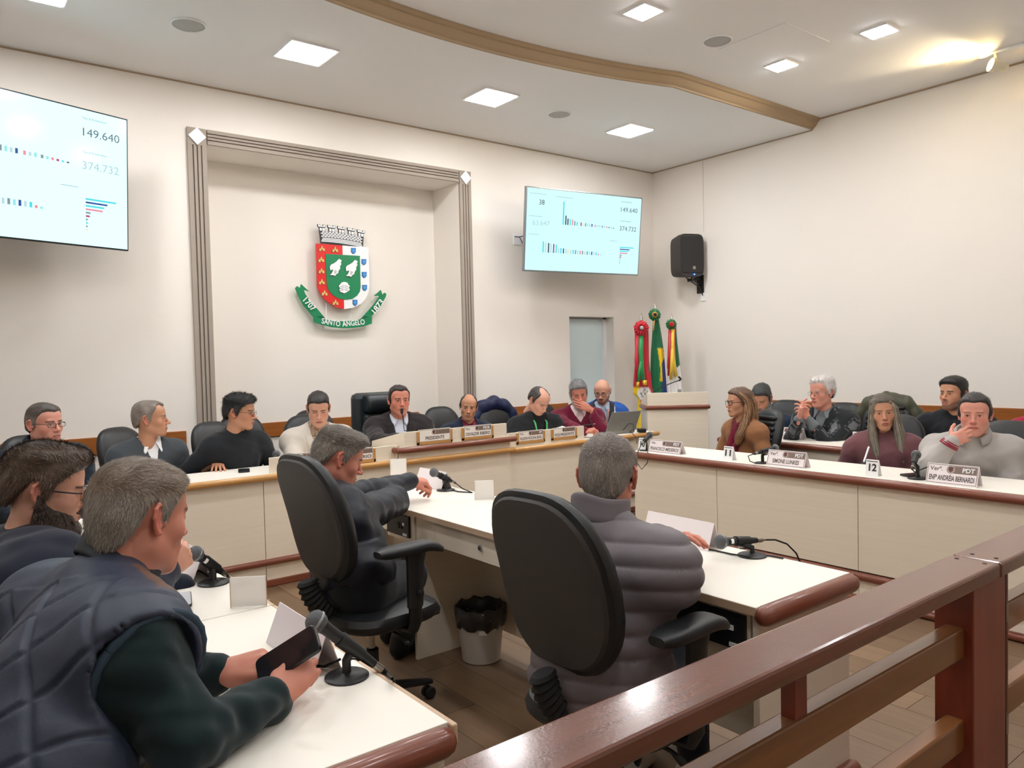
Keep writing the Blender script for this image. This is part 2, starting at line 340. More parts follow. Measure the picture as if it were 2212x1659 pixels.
# ---- president section, raised
t = thing('president_desk', 'raised cream president desk with dark wooden band and golden band', 'desk', (3.32, 5.2, 0))
MB().box((2.80, 4.955, .0), (3.845, 4.975, .85)).build('front_panel', M_LAM, t)
MB().box((2.855, 4.965, .85), (3.82, 4.985, .957)).build('upstand', M_LAM, t, bevel=.001)
for x in (2.80, 3.83):
    MB().prism([(4.965, .0), (5.64, .0), (5.64, .80), (4.965, .85)], (x, 0, 0), (0, 1, 0), (0, 0, 1), .016).build('end_panel', M_LAM, t)
MB().prism([(4.985, .85), (5.62, .80), (5.62, .828), (4.985, .957)], (2.855, 0, 0), (0, 1, 0), (0, 0, 1), .016).build('side_screen', M_LAM, t)
MB().box((2.82, 4.985, .74), (3.83, 5.5, .76)).build('counter_top', M_LAMTOP, t)
lip('edge_moulding', (2.80, 4.93), (3.86, 4.93), .716, .76, M_MUSTARD, t)
mb = MB(); mb.tube([(2.80, 5.0, .738), (2.80, 4.93, .738)], .022, 14); mb.build('edge_return', M_MUSTARD, t, smooth=True)
lip('band_moulding', (2.81, 4.93), (3.875, 4.93), .803, .848, M_MAHOG, t)
MB().tube([(2.79, 5.06, .826), (2.79, 4.94, .826)], .0225, 14, rnd=True).build('band_return', M_MAHOG, t, smooth=True)
lip('foot_rail', (2.80, 4.945), (3.84, 4.945), .146, .19, M_MAHOG, t)
MB().box((2.80, 4.94, 0), (3.845, 4.955, .048)).build('plinth', M_MAHOG, t, bevel=.008)
# ---- back counter, right section
t = thing('counter', 'cream counter carrying the VICE-PRESIDENTE plate and the laptop, golden edge', 'counter', (4.7, 5.2, 0))
for x0, x1 in ((3.862, 4.75), (4.755, 5.64)): MB().box((x0, 5.0, 0), (x1, 5.018, .72)).build('front_panel', M_LAM, t)
MB().box((5.62, 5.018, 0), (5.64, 5.42, .722)).build('end_panel', M_LAM, t)
MB().box((3.862, 4.985, .722), (5.68, 5.43, .742)).build('counter_top', M_LAMTOP, t, bevel=.002)
lip('edge_moulding', (3.87, 4.975), (5.69, 4.975), .700, .745, M_MUSTARD, t)
lip('foot_rail', (3.87, 4.99), (5.63, 4.99), .146, .19, M_MAHOG, t)
MB().box((3.862, 4.985, 0), (5.64, 5.0, .048)).build('plinth', M_MAHOG, t, bevel=.008)
MB().box((3.87, 5.01, .742), (4.737, 5.03, .865)).build('upstand', M_LAM, t, bevel=.001)
# ---- right rows (running along Y)
def row_counter(xf, y0, y1, depth, seams, label, ztop=.755):
    t = thing('counter', label, 'counter', (xf+depth/2, (y0+y1)/2, 0))
    ys = [y0]+seams+[y1]
    for a, b in zip(ys[:-1], ys[1:]):
        MB().box((xf, a+.002, .19), (xf+.018, b-.002, ztop-.05)).build('front_panel', M_LAM, t, bevel=.001)
        MB().box((xf+.004, a+.002, .045), (xf+.022, b-.002, .14)).build('kick_panel', M_LAM, t)
    MB().box((xf+.012, y0, 0), (xf+.03, y1, ztop-.03)).build('backing', M_SEAM, t)
    for y in (y0, y1-.018): MB().box((xf+.03, y, 0), (xf+depth-.02, y+.018, ztop-.02)).build('end_panel', M_LAM, t)
    MB().box((xf-.012, y0-.01, ztop-.018), (xf+depth, y1+.01, ztop)).build('counter_top', M_LAMTOP, t, bevel=.002)
    lip('edge_moulding', (xf-.018, y0), (xf-.018, y1+.01), ztop-.055, ztop-.002, M_MAHOG, t)
    lip('foot_rail', (xf-.005, y0), (xf-.005, y1), .135, .185, M_MAHOG, t)
    lip('floor_rail', (xf-.005, y0), (xf-.005, y1), .002, .046, M_MAHOG, t)
    return t
row_counter(4.345, .25, 4.04, .46, [1.27, 2.265, 3.27], 'long cream front-row counter with dark wooden rails carrying cards 11 and 12')
row_counter(5.60, .25, 4.15, .44, [.93, 1.93, 2.93], 'second-row cream counter carrying the card numbered 14')
# ---- lectern in the corner, turned to the room
P = DP(1464, 900, 7.72); yw = math.atan2(-CF.x, CF.y)+0.0
t = thing('lectern', 'tall cream lectern with rounded wooden band in front of the flags', 'lectern', (P.x, P.y, 0))
ax = Vector((CR.x, CR.y, 0)).normalized(); ay = Vector((CF.x, CF.y, 0)).normalized(); zz = Vector((0, 0, 1)); c0 = Vector((P.x, P.y, 0))
hw = .307
MB().obox(c0+zz*.47+ay*.2, ax*hw, ay*.2, zz*.47).build('cabinet', M_LAM, t, bevel=.002)
MB().obox(c0+zz*1.02+ay*.012, ax*hw, ay*.012, zz*.085).build('top_board', M_LAM, t, bevel=.002)
for s in (-1, 1): MB().prism([(0, .94), (.38, .94), (.38, 1.0), (0, 1.103)], c0+ax*(s*hw-(.016 if s > 0 else 0)), ay, zz, .016 ).build('side_board', M_LAM, t)
MB().tube([c0+ax*(-hw-.01)+ay*.3+zz*.955, c0+ax*(-hw-.01)+ay*(-.008)+zz*.955, c0+ax*(hw+.01)+ay*(-.008)+zz*.955, c0+ax*(hw+.01)+ay*.3+zz*.955], .022, 12, rnd=True).build('wooden_band', M_MAHOG, t, smooth=True)
a = c0+ay*.18-ax*.24+zz*1.03; g = [a, a+zz*.06+ax*.02, a+zz*.12+ax*.10-ay*.02, a+zz*.17+ax*.22-ay*.05, a+zz*.195+ax*.29-ay*.07]
t = thing('gooseneck_microphone', 'thin black gooseneck microphone rising from the lectern', 'microphone', a)
MB().tube(g, .005, 8).build('gooseneck', M_PLASTIC, t, smooth=True); MB().tube([g[-1], g[-1]+Vector((0, 0, .0))+ax*.012+zz*.012, g[-1]-ax*.006+zz*.03], .011, 10, rnd=True).build('microphone_head', M_RUBBER, t, smooth=True)
MB().lathe([(.03, 0), (.03, .008), (.012, .016), (.008, .05)], a-zz*.02, 14).build('socket', M_PLASTIC, t, smooth=True)
# ---- centre desks and left desks: units along Y
def desk_unit(x0, x1, y0, y1, label, drawers=None, socket=None, end_front=False, backpanel=None, legs=(True, True), group=None):
    t = thing('desk', label, 'desk', ((x0+x1)/2, (y0+y1)/2, 0), group); zt = .752
    MB().box((x0, y0+.0015, zt-.026), (x1, y1-.0015, zt)).build('desk_top', M_LAMTOP, t, bevel=.0015)
    MB().box((x0-.0012, y0+.001, zt-.027), (x0+.001, y1-.001, zt-.002)).build('edge_band', M_LAMEDGE, t)
    for k, y in ((0, y0), (1, y1-.022)):
        if legs[k]: MB().box((x0+.012, y, 0), (x1-.012, y+.022, zt-.027)).build('leg_panel', M_LAM, t, bevel=.001)
    bx = backpanel or (x1-.12)
    MB().box((bx, y0+.022, .10 if not backpanel else .0), (bx+.018, y1-.022, zt-.027)).build('modesty_panel', M_LAM, t)
    if drawers:
        yb = y0+.03
        for (a, b, knob) in drawers:
            d = MB().box((x0+.018, a, zt-.145), (x0+.036, b-.003, zt-.03)).build('drawer_front', M_LAM, t, bevel=.001)
            if knob: MB().lathe([(.011, 0), (.013, .004), (.011, .010), (.004, .011)], (x0+.018, (a+b)/2, zt-.085), 14, axis=(-1, 0, 0)).build('knob', M_STEEL, d, smooth=True)
    if socket:
        a, b = socket
        MB().box((x0+.02, a, zt-.17), (x0+.034, b, zt-.03)).build('socket_panel', M_LAM, t)
        sb = MB().box((x0+.008, a+.012, zt-.15), (x0+.024, b-.012, zt-.04)).build('socket_box', M_PLASTIC, t, bevel=.004)
        MB().box((x0+.0035, a+.05, zt-.092), (x0+.009, a+.068, zt-.077)).build('port', M_WHITE, sb)
        MB().box((x0+.0035, a+.03, zt-.142), (x0+.009, a+.065, zt-.130)).build('tag', M_PAPER, sb)
        for q in (.075, .1): MB().box((x0+.004, a+q, zt-.11), (x0+.009, a+q+.018, zt-.08)).build('outlet', M_RUBBER, sb)
    return t, zt
CX0, CX1 = 1.905, 2.44
d1, zt = desk_unit(CX0, CX1, 1.30, 2.292, 'cream desk before the person in grey puffer jacket, wooden end rail', drawers=[(1.62, 2.262, False)], socket=(1.335, 1.62))
d2, zt = desk_unit(CX0, CX1, 2.294, 3.285, 'cream desk with lockable drawer over the grey waste bin', drawers=[(2.33, 3.08, True), (3.08, 3.255, False)], legs=(False, True))
d3, zt = desk_unit(CX0, CX1, 3.287, 4.25, 'cream desk where the person in black jacket rests both arms', drawers=[(3.55, 4.22, False)], socket=(3.30, 3.55), legs=(False, True))
# wooden end rail and back rail of the centre desks
capsule_rod('end_moulding', (CX0+.02, 1.285, zt-.026), (CX1-.03, 1.285, zt-.026), .031, M_MAHOG, d1)
for d, a, b in ((d1, 1.29, 2.29), (d2, 2.296, 3.283), (d3, 3.289, 4.25)):
    MB().tube([(CX1+.006, a, zt-.03), (CX1+.006, b, zt-.03)], .026, 12).build('back_moulding', M_MAHOG, d, smooth=True)
capsule_rod('foot_moulding', (CX0+.3, 1.285, .10), (CX1-.02, 1.285, .10), .026, M_MAHOG, d1)
LX0, LX1 = 0.33, 0.835
e1, _ = desk_unit(LX0, LX1, 1.305, 2.298, 'cream desk where the person in quilted vest holds a phone', drawers=[(1.6, 2.27, False)], legs=(True, True))
e2, _ = desk_unit(LX0, LX1, 2.30, 3.29, 'cream desk in front of the person in navy fleece with a lying phone', drawers=[(2.35, 3.25, False)], legs=(False, True))
e3, _ = desk_unit(LX0, LX1, 3.292, 4.27, 'empty cream desk beyond the person in navy fleece', drawers=[(3.3, 4.2, False)], legs=(False, True))
capsule_rod('end_moulding', (LX0+.02, 1.285, zt-.026), (LX1-.03, 1.285, zt-.026), .031, M_MAHOG, e1)
for d, a, b in ((e1, 1.29, 2.297), (e2, 2.302, 3.289), (e3, 3.293, 4.27)):
    MB().box((LX1, a, zt-.045), (LX1+.014, b, zt-.001)).build('back_moulding', M_LAMEDGE, d, bevel=.004)
# ================================================================ RAILING
RZT = .87; ry0, ry1 = .855, .99
t = thing('railing', 'varnished dark wooden railing with two boards in front of the desks', 'railing', (1.2, .92, 0))
def rbar(name, x0, x1, y0, y1, z0, z1, m, parent, bev=.008): return MB().box((x0, y0, z0), (x1, y1, z1)).build(name, m, parent, bevel=bev)
XE = 2.455
rbar('handrail', -.9, XE, ry0, ry1, RZT-.045, RZT, M_RAILWOOD, t)
yb0, yb1 = .895, .945
q = [YP(2104.8, 1343.7, yb0).z, YP(2099, 1413, yb0).z, YP(2126, 1523, yb0).z, YP(2096, 1612, yb0).z]
PXa, PXb = YP(2103, 1400, .87).x, YP(2176, 1400, .87).x
rbar('board', -.9, PXa+.03, yb0, yb1, q[1], q[0], M_RAILORANGE, t, .006); rbar('board', -.9, PXa+.03, yb0, yb1, q[3], q[2], M_RAILORANGE, t, .006)
rbar('post', PXa, PXb-.012, .87, .975, 0, RZT-.045, M_POSTRED, t, .004); rbar('post_strip', PXb-.012, PXb, .875, .97, 0, RZT-.045, M_RAILORANGE, t, .002)
xs = YP(1728, 1500, .90).x; rbar('baluster', xs-.02, xs+.03, .90, .935, q[0]-.002, RZT-.045, M_POSTRED, t, .003); rbar('baluster', xs-1.0, xs-.95, .90, .935, q[0]-.002, RZT-.045, M_POSTRED, t, .003)
rbar('post', -.9, -.82, .87, .975, 0, RZT-.045, M_POSTRED, t, .004)
for dx in (.03, .03): pass
for (x, y) in ((XE-.035, .885), (XE-.035, .96)): MB().lathe([(.006, 0), (.006, .0012), (.002, .0015)], (x, y, RZT), 10).build('screw_plug', mat('dark_plug', (60, 34, 26), .5), t)
t = thing('railing_gate', 'wooden gate section hinged to the railing post', 'gate', (3.0, .92, 0))
rbar('handrail', XE+.003, 3.7, ry0, ry1, RZT-.045, RZT, M_RAILWOOD, t)
rbar('stile', PXb+.006, PXb+.022, .875, .97, .16, RZT-.046, mat('dark_wood', (84, 46, 34), .4), t, .002)
rbar('board', PXb+.022, 3.6, yb0, yb1, q[1], q[0], M_RAILORANGE, t, .006); rbar('board', PXb+.022, 3.6, yb0, yb1, q[3], q[2], M_RAILORANGE, t, .006); rbar('post', 3.6, 3.68, .875, .97, 0.02, RZT-.046, M_POSTRED, t, .004)
for z in (.70, .36): MB().tube([(PXb+.003, .872, z-.03), (PXb+.003, .872, z+.03)], .0045, 8).build('hinge', M_STEEL, t)
for (x, y) in ((XE+.05, .885), (XE+.05, .95)): MB().lathe([(.006, 0), (.006, .0012), (.002, .0015)], (x, y, RZT), 10).build('screw_plug', MATS['dark_plug'], t)
# ================================================================ OFFICE CHAIRS
def make_chair(label, group=None, ribbed=False, arms=True, dz=0.0):
    """origin: floor under the seat centre; faces +Y"""
    t = thing('office_chair', label, 'chair', (0, 0, 0), group)
    # backrest: paddle outline lofted, curved in depth
    def outline(k, n, inset=0.0):
        # k 0..1 along perimeter ; superellipse-like paddle, bottom z=.58, top z=1.14
        a = 2*PI*k/n; c, s_ = math.cos(a), math.sin(a); zc, hz = .86, .258-inset; hw = .218-inset
        z = hz*(abs(s_)**.66)*(1 if s_ >= 0 else -1); xw = hw*(1-.10*(z/hz > 0)*(z/hz)**2-.14*(z/hz < 0)*(z/hz)**2)
        return xw*(abs(c)**.62)*(1 if c >= 0 else -1), zc+z
    def yback(z): return -.225-.16*(z-.6)+.05*math.cos((z-.78)*5.0)
    n = 40
    def shell(layers, name, m, par, sm='all'):
        P = []
        for (ins, dy) in layers: P.append([Vector((x, yback(z)+dy, z)) for x, z in (outline(k, n, ins) for k in range(n))])
        mb = MB(); mb.grid(P, closed_u=True); b0 = len(mb.v)
        mb.f.append(tuple(range(n-1, -1, -1))); mb.f.append(tuple((len(P)-1)*n+k for k in range(n)))
        return mb.build(name, m, par, smooth=True)
    cush = shell([(.018, -.028), (.004, -.018), (0, .0), (.006, .02), (.03, .036), (.06, .044), (.11, .05)], 'back_cushion', M_LEATHER, t)
    shell([(.05, -.044), (.026, -.04), (.019, -.03), (.018, -.022)], 'back_shell', M_SHELL, t)
    if ribbed:
        for i in range(9):
            z = .68+i*.046; x = .15 if i < 7 else .13
            MB().tube([(-x, yback(z)+.045, z), (0, yback(z)+.05, z), (x, yback(z)+.045, z)], .019, 8, rnd=True).build('rib', M_LEATHER, cush, smooth='all')
    # bellows bracket
    pts = []; rs = []
    for i in range(27):
        k = i/26.0; ang = k*PI*.52
        z = .62-.17*math.sin(ang); y = -.285+.03*k+.17*(1-math.cos(ang)); pts.append((0, y, z)); rs.append(.046 if i % 2 else .037)
    MB().tube(pts, rs, 14, flat=.62).build('bellows', M_RUBBER, t, smooth=True)
    # seat
    P = []
    for (ins, z) in ((.06, .405), (.02, .41), (.004, .425), (0, .445), (.012, .468), (.05, .48), (.12, .478)):
        row = []
        for k in range(n):
            a = 2*PI*k/n; c, s_ = math.cos(a), math.sin(a)
            row.append(Vector(((.245-ins)*(abs(c)**.6)*math.copysign(1, c), .02+(.235-ins)*(abs(s_)**.6)*math.copysign(1, s_), z-(.015 if s_ > .6 and z > .42 else 0))))
        P.append(row)
    mb = MB(); mb.grid(P, closed_u=True); mb.f.append(tuple(range(n-1, -1, -1))); mb.f.append(tuple((len(P)-1)*n+k for k in range(n)))
    mb.build('seat', M_LEATHER, t, smooth=True)
    MB().box((-.1, -.12, .375), (.1, .12, .41)).build('seat_mechanism', M_PLASTIC, t, bevel=.01)
    MB().tube([(.08, .0, .385), (.2, .01, .37), (.235, .012, .352)], [.006, .006, .012], 8, rnd=True).build('lever', M_PLASTIC, t, smooth=True)
    MB().lathe([(.014, .12), (.014, .38)], (0, 0, 0), 14).build('gas_piston', M_STEEL, t, smooth=True); MB().lathe([(.034, .075), (.034, .2), (.028, .215), (.028, .30), (.02, .305)], (0, 0, 0), 18).build('lift_cover', M_PLASTIC, t, smooth=True)
    for k in range(5):
        a = 2*PI*k/5+.3; dx, dy = math.cos(a), math.sin(a)
        MB().tube([(dx*.02, dy*.02, .115), (dx*.12, dy*.12, .11), (dx*.27, dy*.27, .078), (dx*.3, dy*.3, .07)], [.03, .028, .021, .016], 10, flat=.7).build('base_leg', M_PLASTIC, t, smooth=True)
        c = MB()
        for s in (-1, 1):
            px, py = dx*.285-dy*s*.016, dy*.285+dx*s*.016
            c.lathe([(.001, -.009), (.022, -.009), (.026, -.004), (.026, .004), (.022, .009), (.001, .009)], (px, py, .027), 14, axis=(-dy, dx, 0))
        c.build('caster', M_RUBBER, t, smooth=True)
    if arms:
        for s in (-1, 1):
            a = MB().tube([(s*.2, .03, .40), (s*.255, .03, .405), (s*.27, .03, .44), (s*.27, .03, .56)], [.026, .026, .03, .03], 10, flat=.6).build('arm_support', M_PLASTIC, t, smooth=True)
            MB().tube([(s*.27, .03, .5), (s*.27, .035, .67), (s*.27, .04, .725)], [.036, .04, .05], 10, flat=.6).build('arm_sleeve', M_PLASTIC, t, smooth=True)
            Pz = []
            for i in range(13):
                y = -.14+.3*i/12.0; w_ = .046*(1-abs((i-6)/6.6)**5*.7); zt_ = .735-.028*max(0, (i-8)/4.0)**2; h_ = .022*(1-abs((i-6)/6.4)**6*.6)
                Pz.append([Vector((s*.27+w_*(abs(math.cos(q))**.6)*math.copysign(1, math.cos(q)), y, zt_+h_*(abs(math.sin(q))**.7)*math.copysign(1, math.sin(q)))) for q in [2*PI*j/16 for j in range(16)]])
            mb = MB(); mb.grid(Pz, closed_u=True); mb.f.append(tuple(range(15, -1, -1))); mb.f.append(tuple(12*16+j for j in range(16)))
            mb.build('armrest', M_LEATHER, t, smooth=True)
            MB().lathe([(.012, 0), (.012, .012), (.006, .014)], (s*.27+s*.026, .035, .56), 10, axis=(s, 0, 0)).build('arm_knob', M_RUBBER, a, smooth=True)
    if dz:
        for c in t.children:
            if not c.name.startswith(('base_leg', 'caster', 'lift_cover')):
                for q in [c]+list(c.children): q.data.transform(Matrix.Translation((0, 0, dz)))
    return t
ch_plain = make_chair('black swivel chair under the person in puffer jacket at the near centre desk', 'office chairs', dz=.03)
ch_rib = make_chair('black swivel chair with ribbed leather back under the draped green jacket', 'office chairs', ribbed=True, arms=False)
ch_low = make_chair('black swivel chair without armrests', 'office chairs', arms=False)
_used = set()
def place(proto, x, y, facing, label, s=1.0):
    """facing: azimuth in degrees from +Y towards +X"""
    if proto.name not in _used: _used.add(proto.name); o = proto
    else: o = clone(proto)
    o.location = (x, y, 0); o.rotation_euler = (0, 0, -math.radians(facing)); o['label'] = label; o.scale = (s, s, s); return o
bpy.context.view_layer.update()
place(ch_plain, 1.58, 1.57, 86, 'black swivel chair under the person in grey puffer jacket')
place(ch_plain, 1.45, 2.84, 84, 'black swivel chair under the person in black jacket')
place(ch_plain, .0, 1.52, 82, 'black swivel chair under the person in quilted vest')
place(ch_plain, -.06, 2.2, 86, 'black swivel chair under the person in navy fleece')
for (x, y, a, l) in ((.64, 5.66, 165, 'behind the person in dark blue jacket with lanyard'), (1.27, 5.84, 150, 'behind the person in charcoal sweater with white collar'), (1.86, 5.74, 160, 'behind the person in black sweater at the counter'),
    (2.14, 6.28, 185, 'standing empty near the wall between the black sweater and the cream blazer'), (2.50, 5.78, 190, 'behind the person in the cream blazer'), (4.06, 6.12, 185, 'behind the person in the navy blazer'), (4.72, 6.15, 185, 'with a navy jacket hung over its back'),
    (5.08, 5.80, 185, 'behind the person in black cardigan reading papers'), (2.84, 6.33, 180, 'half hidden behind the executive armchair'), (6.36, 4.05, 250, 'behind the person in navy jacket, second row'), (5.30, 2.50, 246, 'behind the person in mauve track jacket'),
    (6.60, 2.62, 262, 'behind the person with folded arms'), (5.18, 1.76, 252, 'behind the person in grey hoodie'), (6.26, 3.48, 262, 'behind the person in argyle sweater')):
    place(ch_low, x, y, a, 'black swivel chair '+l, .95 if x < 3 else .92)
place(ch_rib, 5.2, 3.66, 290, 'black swivel chair with ribbed leather back under the person in brown blazer', .92)
place(ch_rib, 6.3, 3.08, 255, 'black swivel chair with ribbed back and olive jacket hung over it', .95)
# executive armchair of the president
def exec_chair(x, y, label):
    t = thing('executive_chair', label, 'chair', (x, y, 0))
    M = mat('green_black_leather', (34, 42, 46), .36, bump=(240, .12))
    MB().box((x-.27, y-.02, .50), (x+.27, y+.10, 1.22)).build('back_frame', M, t, bevel=.05)
    hp = MB().tube([(x-.19, y-.05, 1.13), (x+.19, y-.05, 1.13)], .085, 16, rnd=False).build('head_cushion', M, t, smooth=True, bevel=.02)
    for z0, z1 in ((.88, 1.04), (.70, .87), (.5, .69)): MB().box((x-.2, y-.075, z0), (x+.2, y-.01, z1)).build('back_cushion', M, t, bevel=.03)
    MB().box((x-.26, y-.5, .40), (x+.26, y, .52)).build('seat', M, t, bevel=.04)
    for s in (-1, 1): MB().box((x+s*.27-.035, y-.45, .5), (x+s*.27+.035, y, .70)).build('armrest', M, t, bevel=.025)
    MB().lathe([(.035, .06), (.035, .4)], (x, y-.22, 0), 16).build('gas_lift', M_PLASTIC, t, smooth=True)
    for k in range(5):
        a = 2*PI*k/5; MB().tube([(x, y-.22, .1), (x+math.cos(a)*.3, y-.22+math.sin(a)*.3, .06)], [.03, .018], 10).build('base_leg', M_PLASTIC, t, smooth=True)
        MB().lathe([(.001, -.015), (.026, -.015), (.026, .015), (.001, .015)], (x+math.cos(a)*.3, y-.22+math.sin(a)*.3, .027), 12, axis=(-math.sin(a), math.cos(a), 0)).build('caster', M_RUBBER, t, smooth=True)
exec_chair(3.22, 5.98, 'tall black leather executive armchair with head cushion behind the person in dark coat')
# ================================================================ WASTE BIN
t = thing('waste_bin', 'grey plastic waste bin lined with a black bag under the desk', 'bin', (2.17, 3.07, 0))
bx, by = 2.17, 3.07
MB().lathe([(.088, 0), (.095, .004), (.118, .225), (.114, .225), (.092, .008)], (bx, by, 0), 32).build('bin_body', M_BINGREY, t, smooth=True)
P = []
for j, (r, z) in enumerate([(.112, .17), (.122, .185), (.127, .225), (.13, .262), (.122, .275), (.112, .262), (.104, .22), (.09, .14)]):
    P.append([Vector((bx+(r+.006*math.sin(k*2.3+j)+.005*math.sin(k*5.1+j*2))*math.cos(2*PI*k/36), by+(r+.006*math.sin(k*2.3+j)+.005*math.sin(k*5.1+j*2))*math.sin(2*PI*k/36), z+.007*math.sin(k*1.7+j*.6))) for k in range(36)])
MB().grid(P, closed_u=True).build('bin_bag', M_BAG, t, smooth='all')
a = Vector((-.5, -.86, 0)); MB().obox(Vector((bx, by, .165))+a*.113, Vector((-a.y, a.x, 0))*.02, a*.001, zz*.01).build('sticker', M_PAPER, t)
# ================================================================ NAMEPLATES
Z3 = Vector((0, 0, 1))
def plate_face(t, o, ax, ay, w, h, ver, name, party, namew=None, crest=True, name_off=0.0):
    """o: lower-left corner of the card; ax right, ay up (unit)"""
    nrm = ax.cross(ay).normalized()
    q = lambda u, v, k=.0006: o+ax*u+ay*v+nrm*k
    def rect(name_, u0, v0, u1, v1, m, k): MB().add([q(u0, v0, k), q(u1, v0, k), q(u1, v1, k), q(u0, v1, k)], [(0, 1, 2, 3)]).build(name_, m, t)
    e = .0028
    mb = MB()
    for (u0, v0, u1, v1) in ((.004, .004, w-.004, .004+e), (.004, h-.004-e, w-.004, h-.004), (.004, .004, .004+e, h-.004), (w-.004-e, .004, w-.004, h-.004)):
        mb.add([q(u0, v0), q(u1, v0), q(u1, v1), q(u0, v1)], [(0, 1, 2, 3)])
    mb.build('border_print', M_BAND, t)
    rect('colour_band', w*.5, h*.56, w-.008, h-.009, M_BAND, .0007)
    if crest:
        c = q(w*.47, h*.74, .0009)
        MB().add([c+ax*(h*.2*math.cos(a))+ay*(h*.2*math.sin(a)) for a in [2*PI*k/16 for k in range(16)]], [tuple(range(16))]).build('crest_ring', mat('crest_grey', (170, 160, 152), .6), t)
        MB().add([c+nrm*.0003+ax*(h*.13*p[0])+ay*(h*.13*p[1]) for p in ((-.8, 1), (.8, 1), (.8, -.3), (0, -1.1), (-.8, -.3))], [(4, 3, 2, 1, 0)]).build('crest_shield', mat('crest_red', (110, 62, 56), .6), t)
    if ver: text_mb(ver, h*.30, q(w*.06, h*.74), ax, ay, align='LEFT', bold=.01).build('printed_prefix', M_INK, t)
    if name: text_mb(name, h*.36, q(w*.5+name_off, h*.29), ax, ay, bold=.025, width=namew or w*.88).build('printed_name', M_INK, t)
    if party: text_mb(party, h*.30, q(w*.93, h*.735, .0012), ax, ay, align='RIGHT', bold=.03).build('printed_party', M_WHITE, t)
def framed_plate(x0, x1, z0, z1, yf, ver, name, party, label, namew=None, name_off=0.0):
    t = thing('nameplate', label, 'nameplate', ((x0+x1)/2, yf, z0)); g = .016; h = z1-z0
    MB().box((x0-g, yf-.014, z0-g), (x1+g, yf, z0+.004)).build('frame_bottom', M_MUSTARD, t, bevel=.001)
    for a, b in ((x0-g, x0), (x1, x1+g)): MB().box((a, yf-.014, z0-g), (b, yf, z0+h*.86)).build('frame_side', M_MUSTARD, t, bevel=.001)
    MB().box((x0, yf-.008, z0), (x1, yf-.003, z1)).build('card', M_CARD, t)
    plate_face(t, Vector((x0, yf-.008, z0)), Vector((1, 0, 0)), Z3, x1-x0, h, ver, name, party, namew, name_off=name_off)
framed_plate(2.975, 3.259, .868, .966, 4.964, None, 'PRESIDENTE', None, 'white PRESIDENTE plate in golden frame on the raised desk', .17)
framed_plate(3.386, 3.658, .868, .964, 4.964, 'Ver.', 'OSVALDIR RIBEIRO', 'PSDB', 'white PSDB plate in golden frame beside the PRESIDENTE plate')
framed_plate(3.97, 4.246, .782, .872, 5.009, 'Ver.', 'VILSON ROCHA BUIU', 'PP', 'white PP plate in golden frame beside the VICE-PRESIDENTE plate')
framed_plate(4.358, 4.622, .782, .872, 5.009, None, 'VICE-PRESIDENTE', None, 'white VICE-PRESIDENTE plate in golden frame')
framed_plate(1.952, 2.235, .776, .876, 5.009, 'Ver.', 'ROC', None, 'white plate in golden frame before the person in cream blazer, partly hidden', .07, name_off=.045)
framed_plate(2.335, 2.612, .776, .868, 5.009, None, 'SECRETÁRIO', None, 'white SECRETÁRIO plate in golden frame before the person in cream blazer')
def tent(y_left, y_right, x, z, h, label, front=-1, ver=None, name=None, party=None, namew=None, material=None):
    """free-standing folded plate along Y; front -1: printed face looks to -X"""
    w = abs(y_left-y_right); t = thing('nameplate', label, 'nameplate', (x, (y_left+y_right)/2, z))
    ln = .33; hh = h/math.cos(ln)
    m = material or M_PINKP
    ay = Vector((-front*math.sin(ln), 0, math.cos(ln)))                 # leans away from its printed face
    ax = Vector((0, -1, 0)) if front < 0 else Vector((0, 1, 0))
    o = Vector((x, y_left, z)); n = ax.cross(ay).normalized()
    MB().add([o, o+ax*w, o+ax*w+ay*hh, o+ay*hh], [(0, 1, 2, 3)]).build('printed_panel', m, t, solid=.002)
    o2 = o+Vector((-front*.075, 0, 0)); ay2 = (o+ay*hh-o2)
    MB().add([o2, o2+ax*w, o2+ax*w+ay2, o2+ay2], [(3, 2, 1, 0)]).build('support_panel', m, t, solid=.002)
    MB().tube([o+ay*hh, o+ax*w+ay*hh], .0018, 6).build('fold_edge', M_ACRYL, t)
    if name: plate_face(t, o+n*.0012, ax, ay, w, hh, ver, name, party, namew)
    return t
TZ = .7555
tent(3.934, 3.625, 4.385, TZ, .092, 'printed PDT plate at the counter end by the hanging microphone cable', ver='Ver.', name='FRANCISCO MEDEIROS', party='PDT')
tent(2.905, 2.632, 4.385, TZ, .098, 'printed PDT plate standing between the cards before the brown blazer', ver='Verª.', name='SIMONE LUNKES', party='PDT', namew=.19)
tent(1.90, 1.640, 4.385, TZ, .105, 'printed PDT plate standing before the person in grey hoodie', ver='Verª.', name='ENFª ANDRÉIA BERNARDI', party='PDT')
tent(3.80, 3.50, 5.80, TZ, .092, 'printed PDT plate standing on the second-row counter', ver=None, name='QUEIROZ', party='PDT', namew=.11)
tent(2.46, 2.20, 5.80, TZ, .085, 'plate standing on second-row counter before the person with folded arms', name=None)
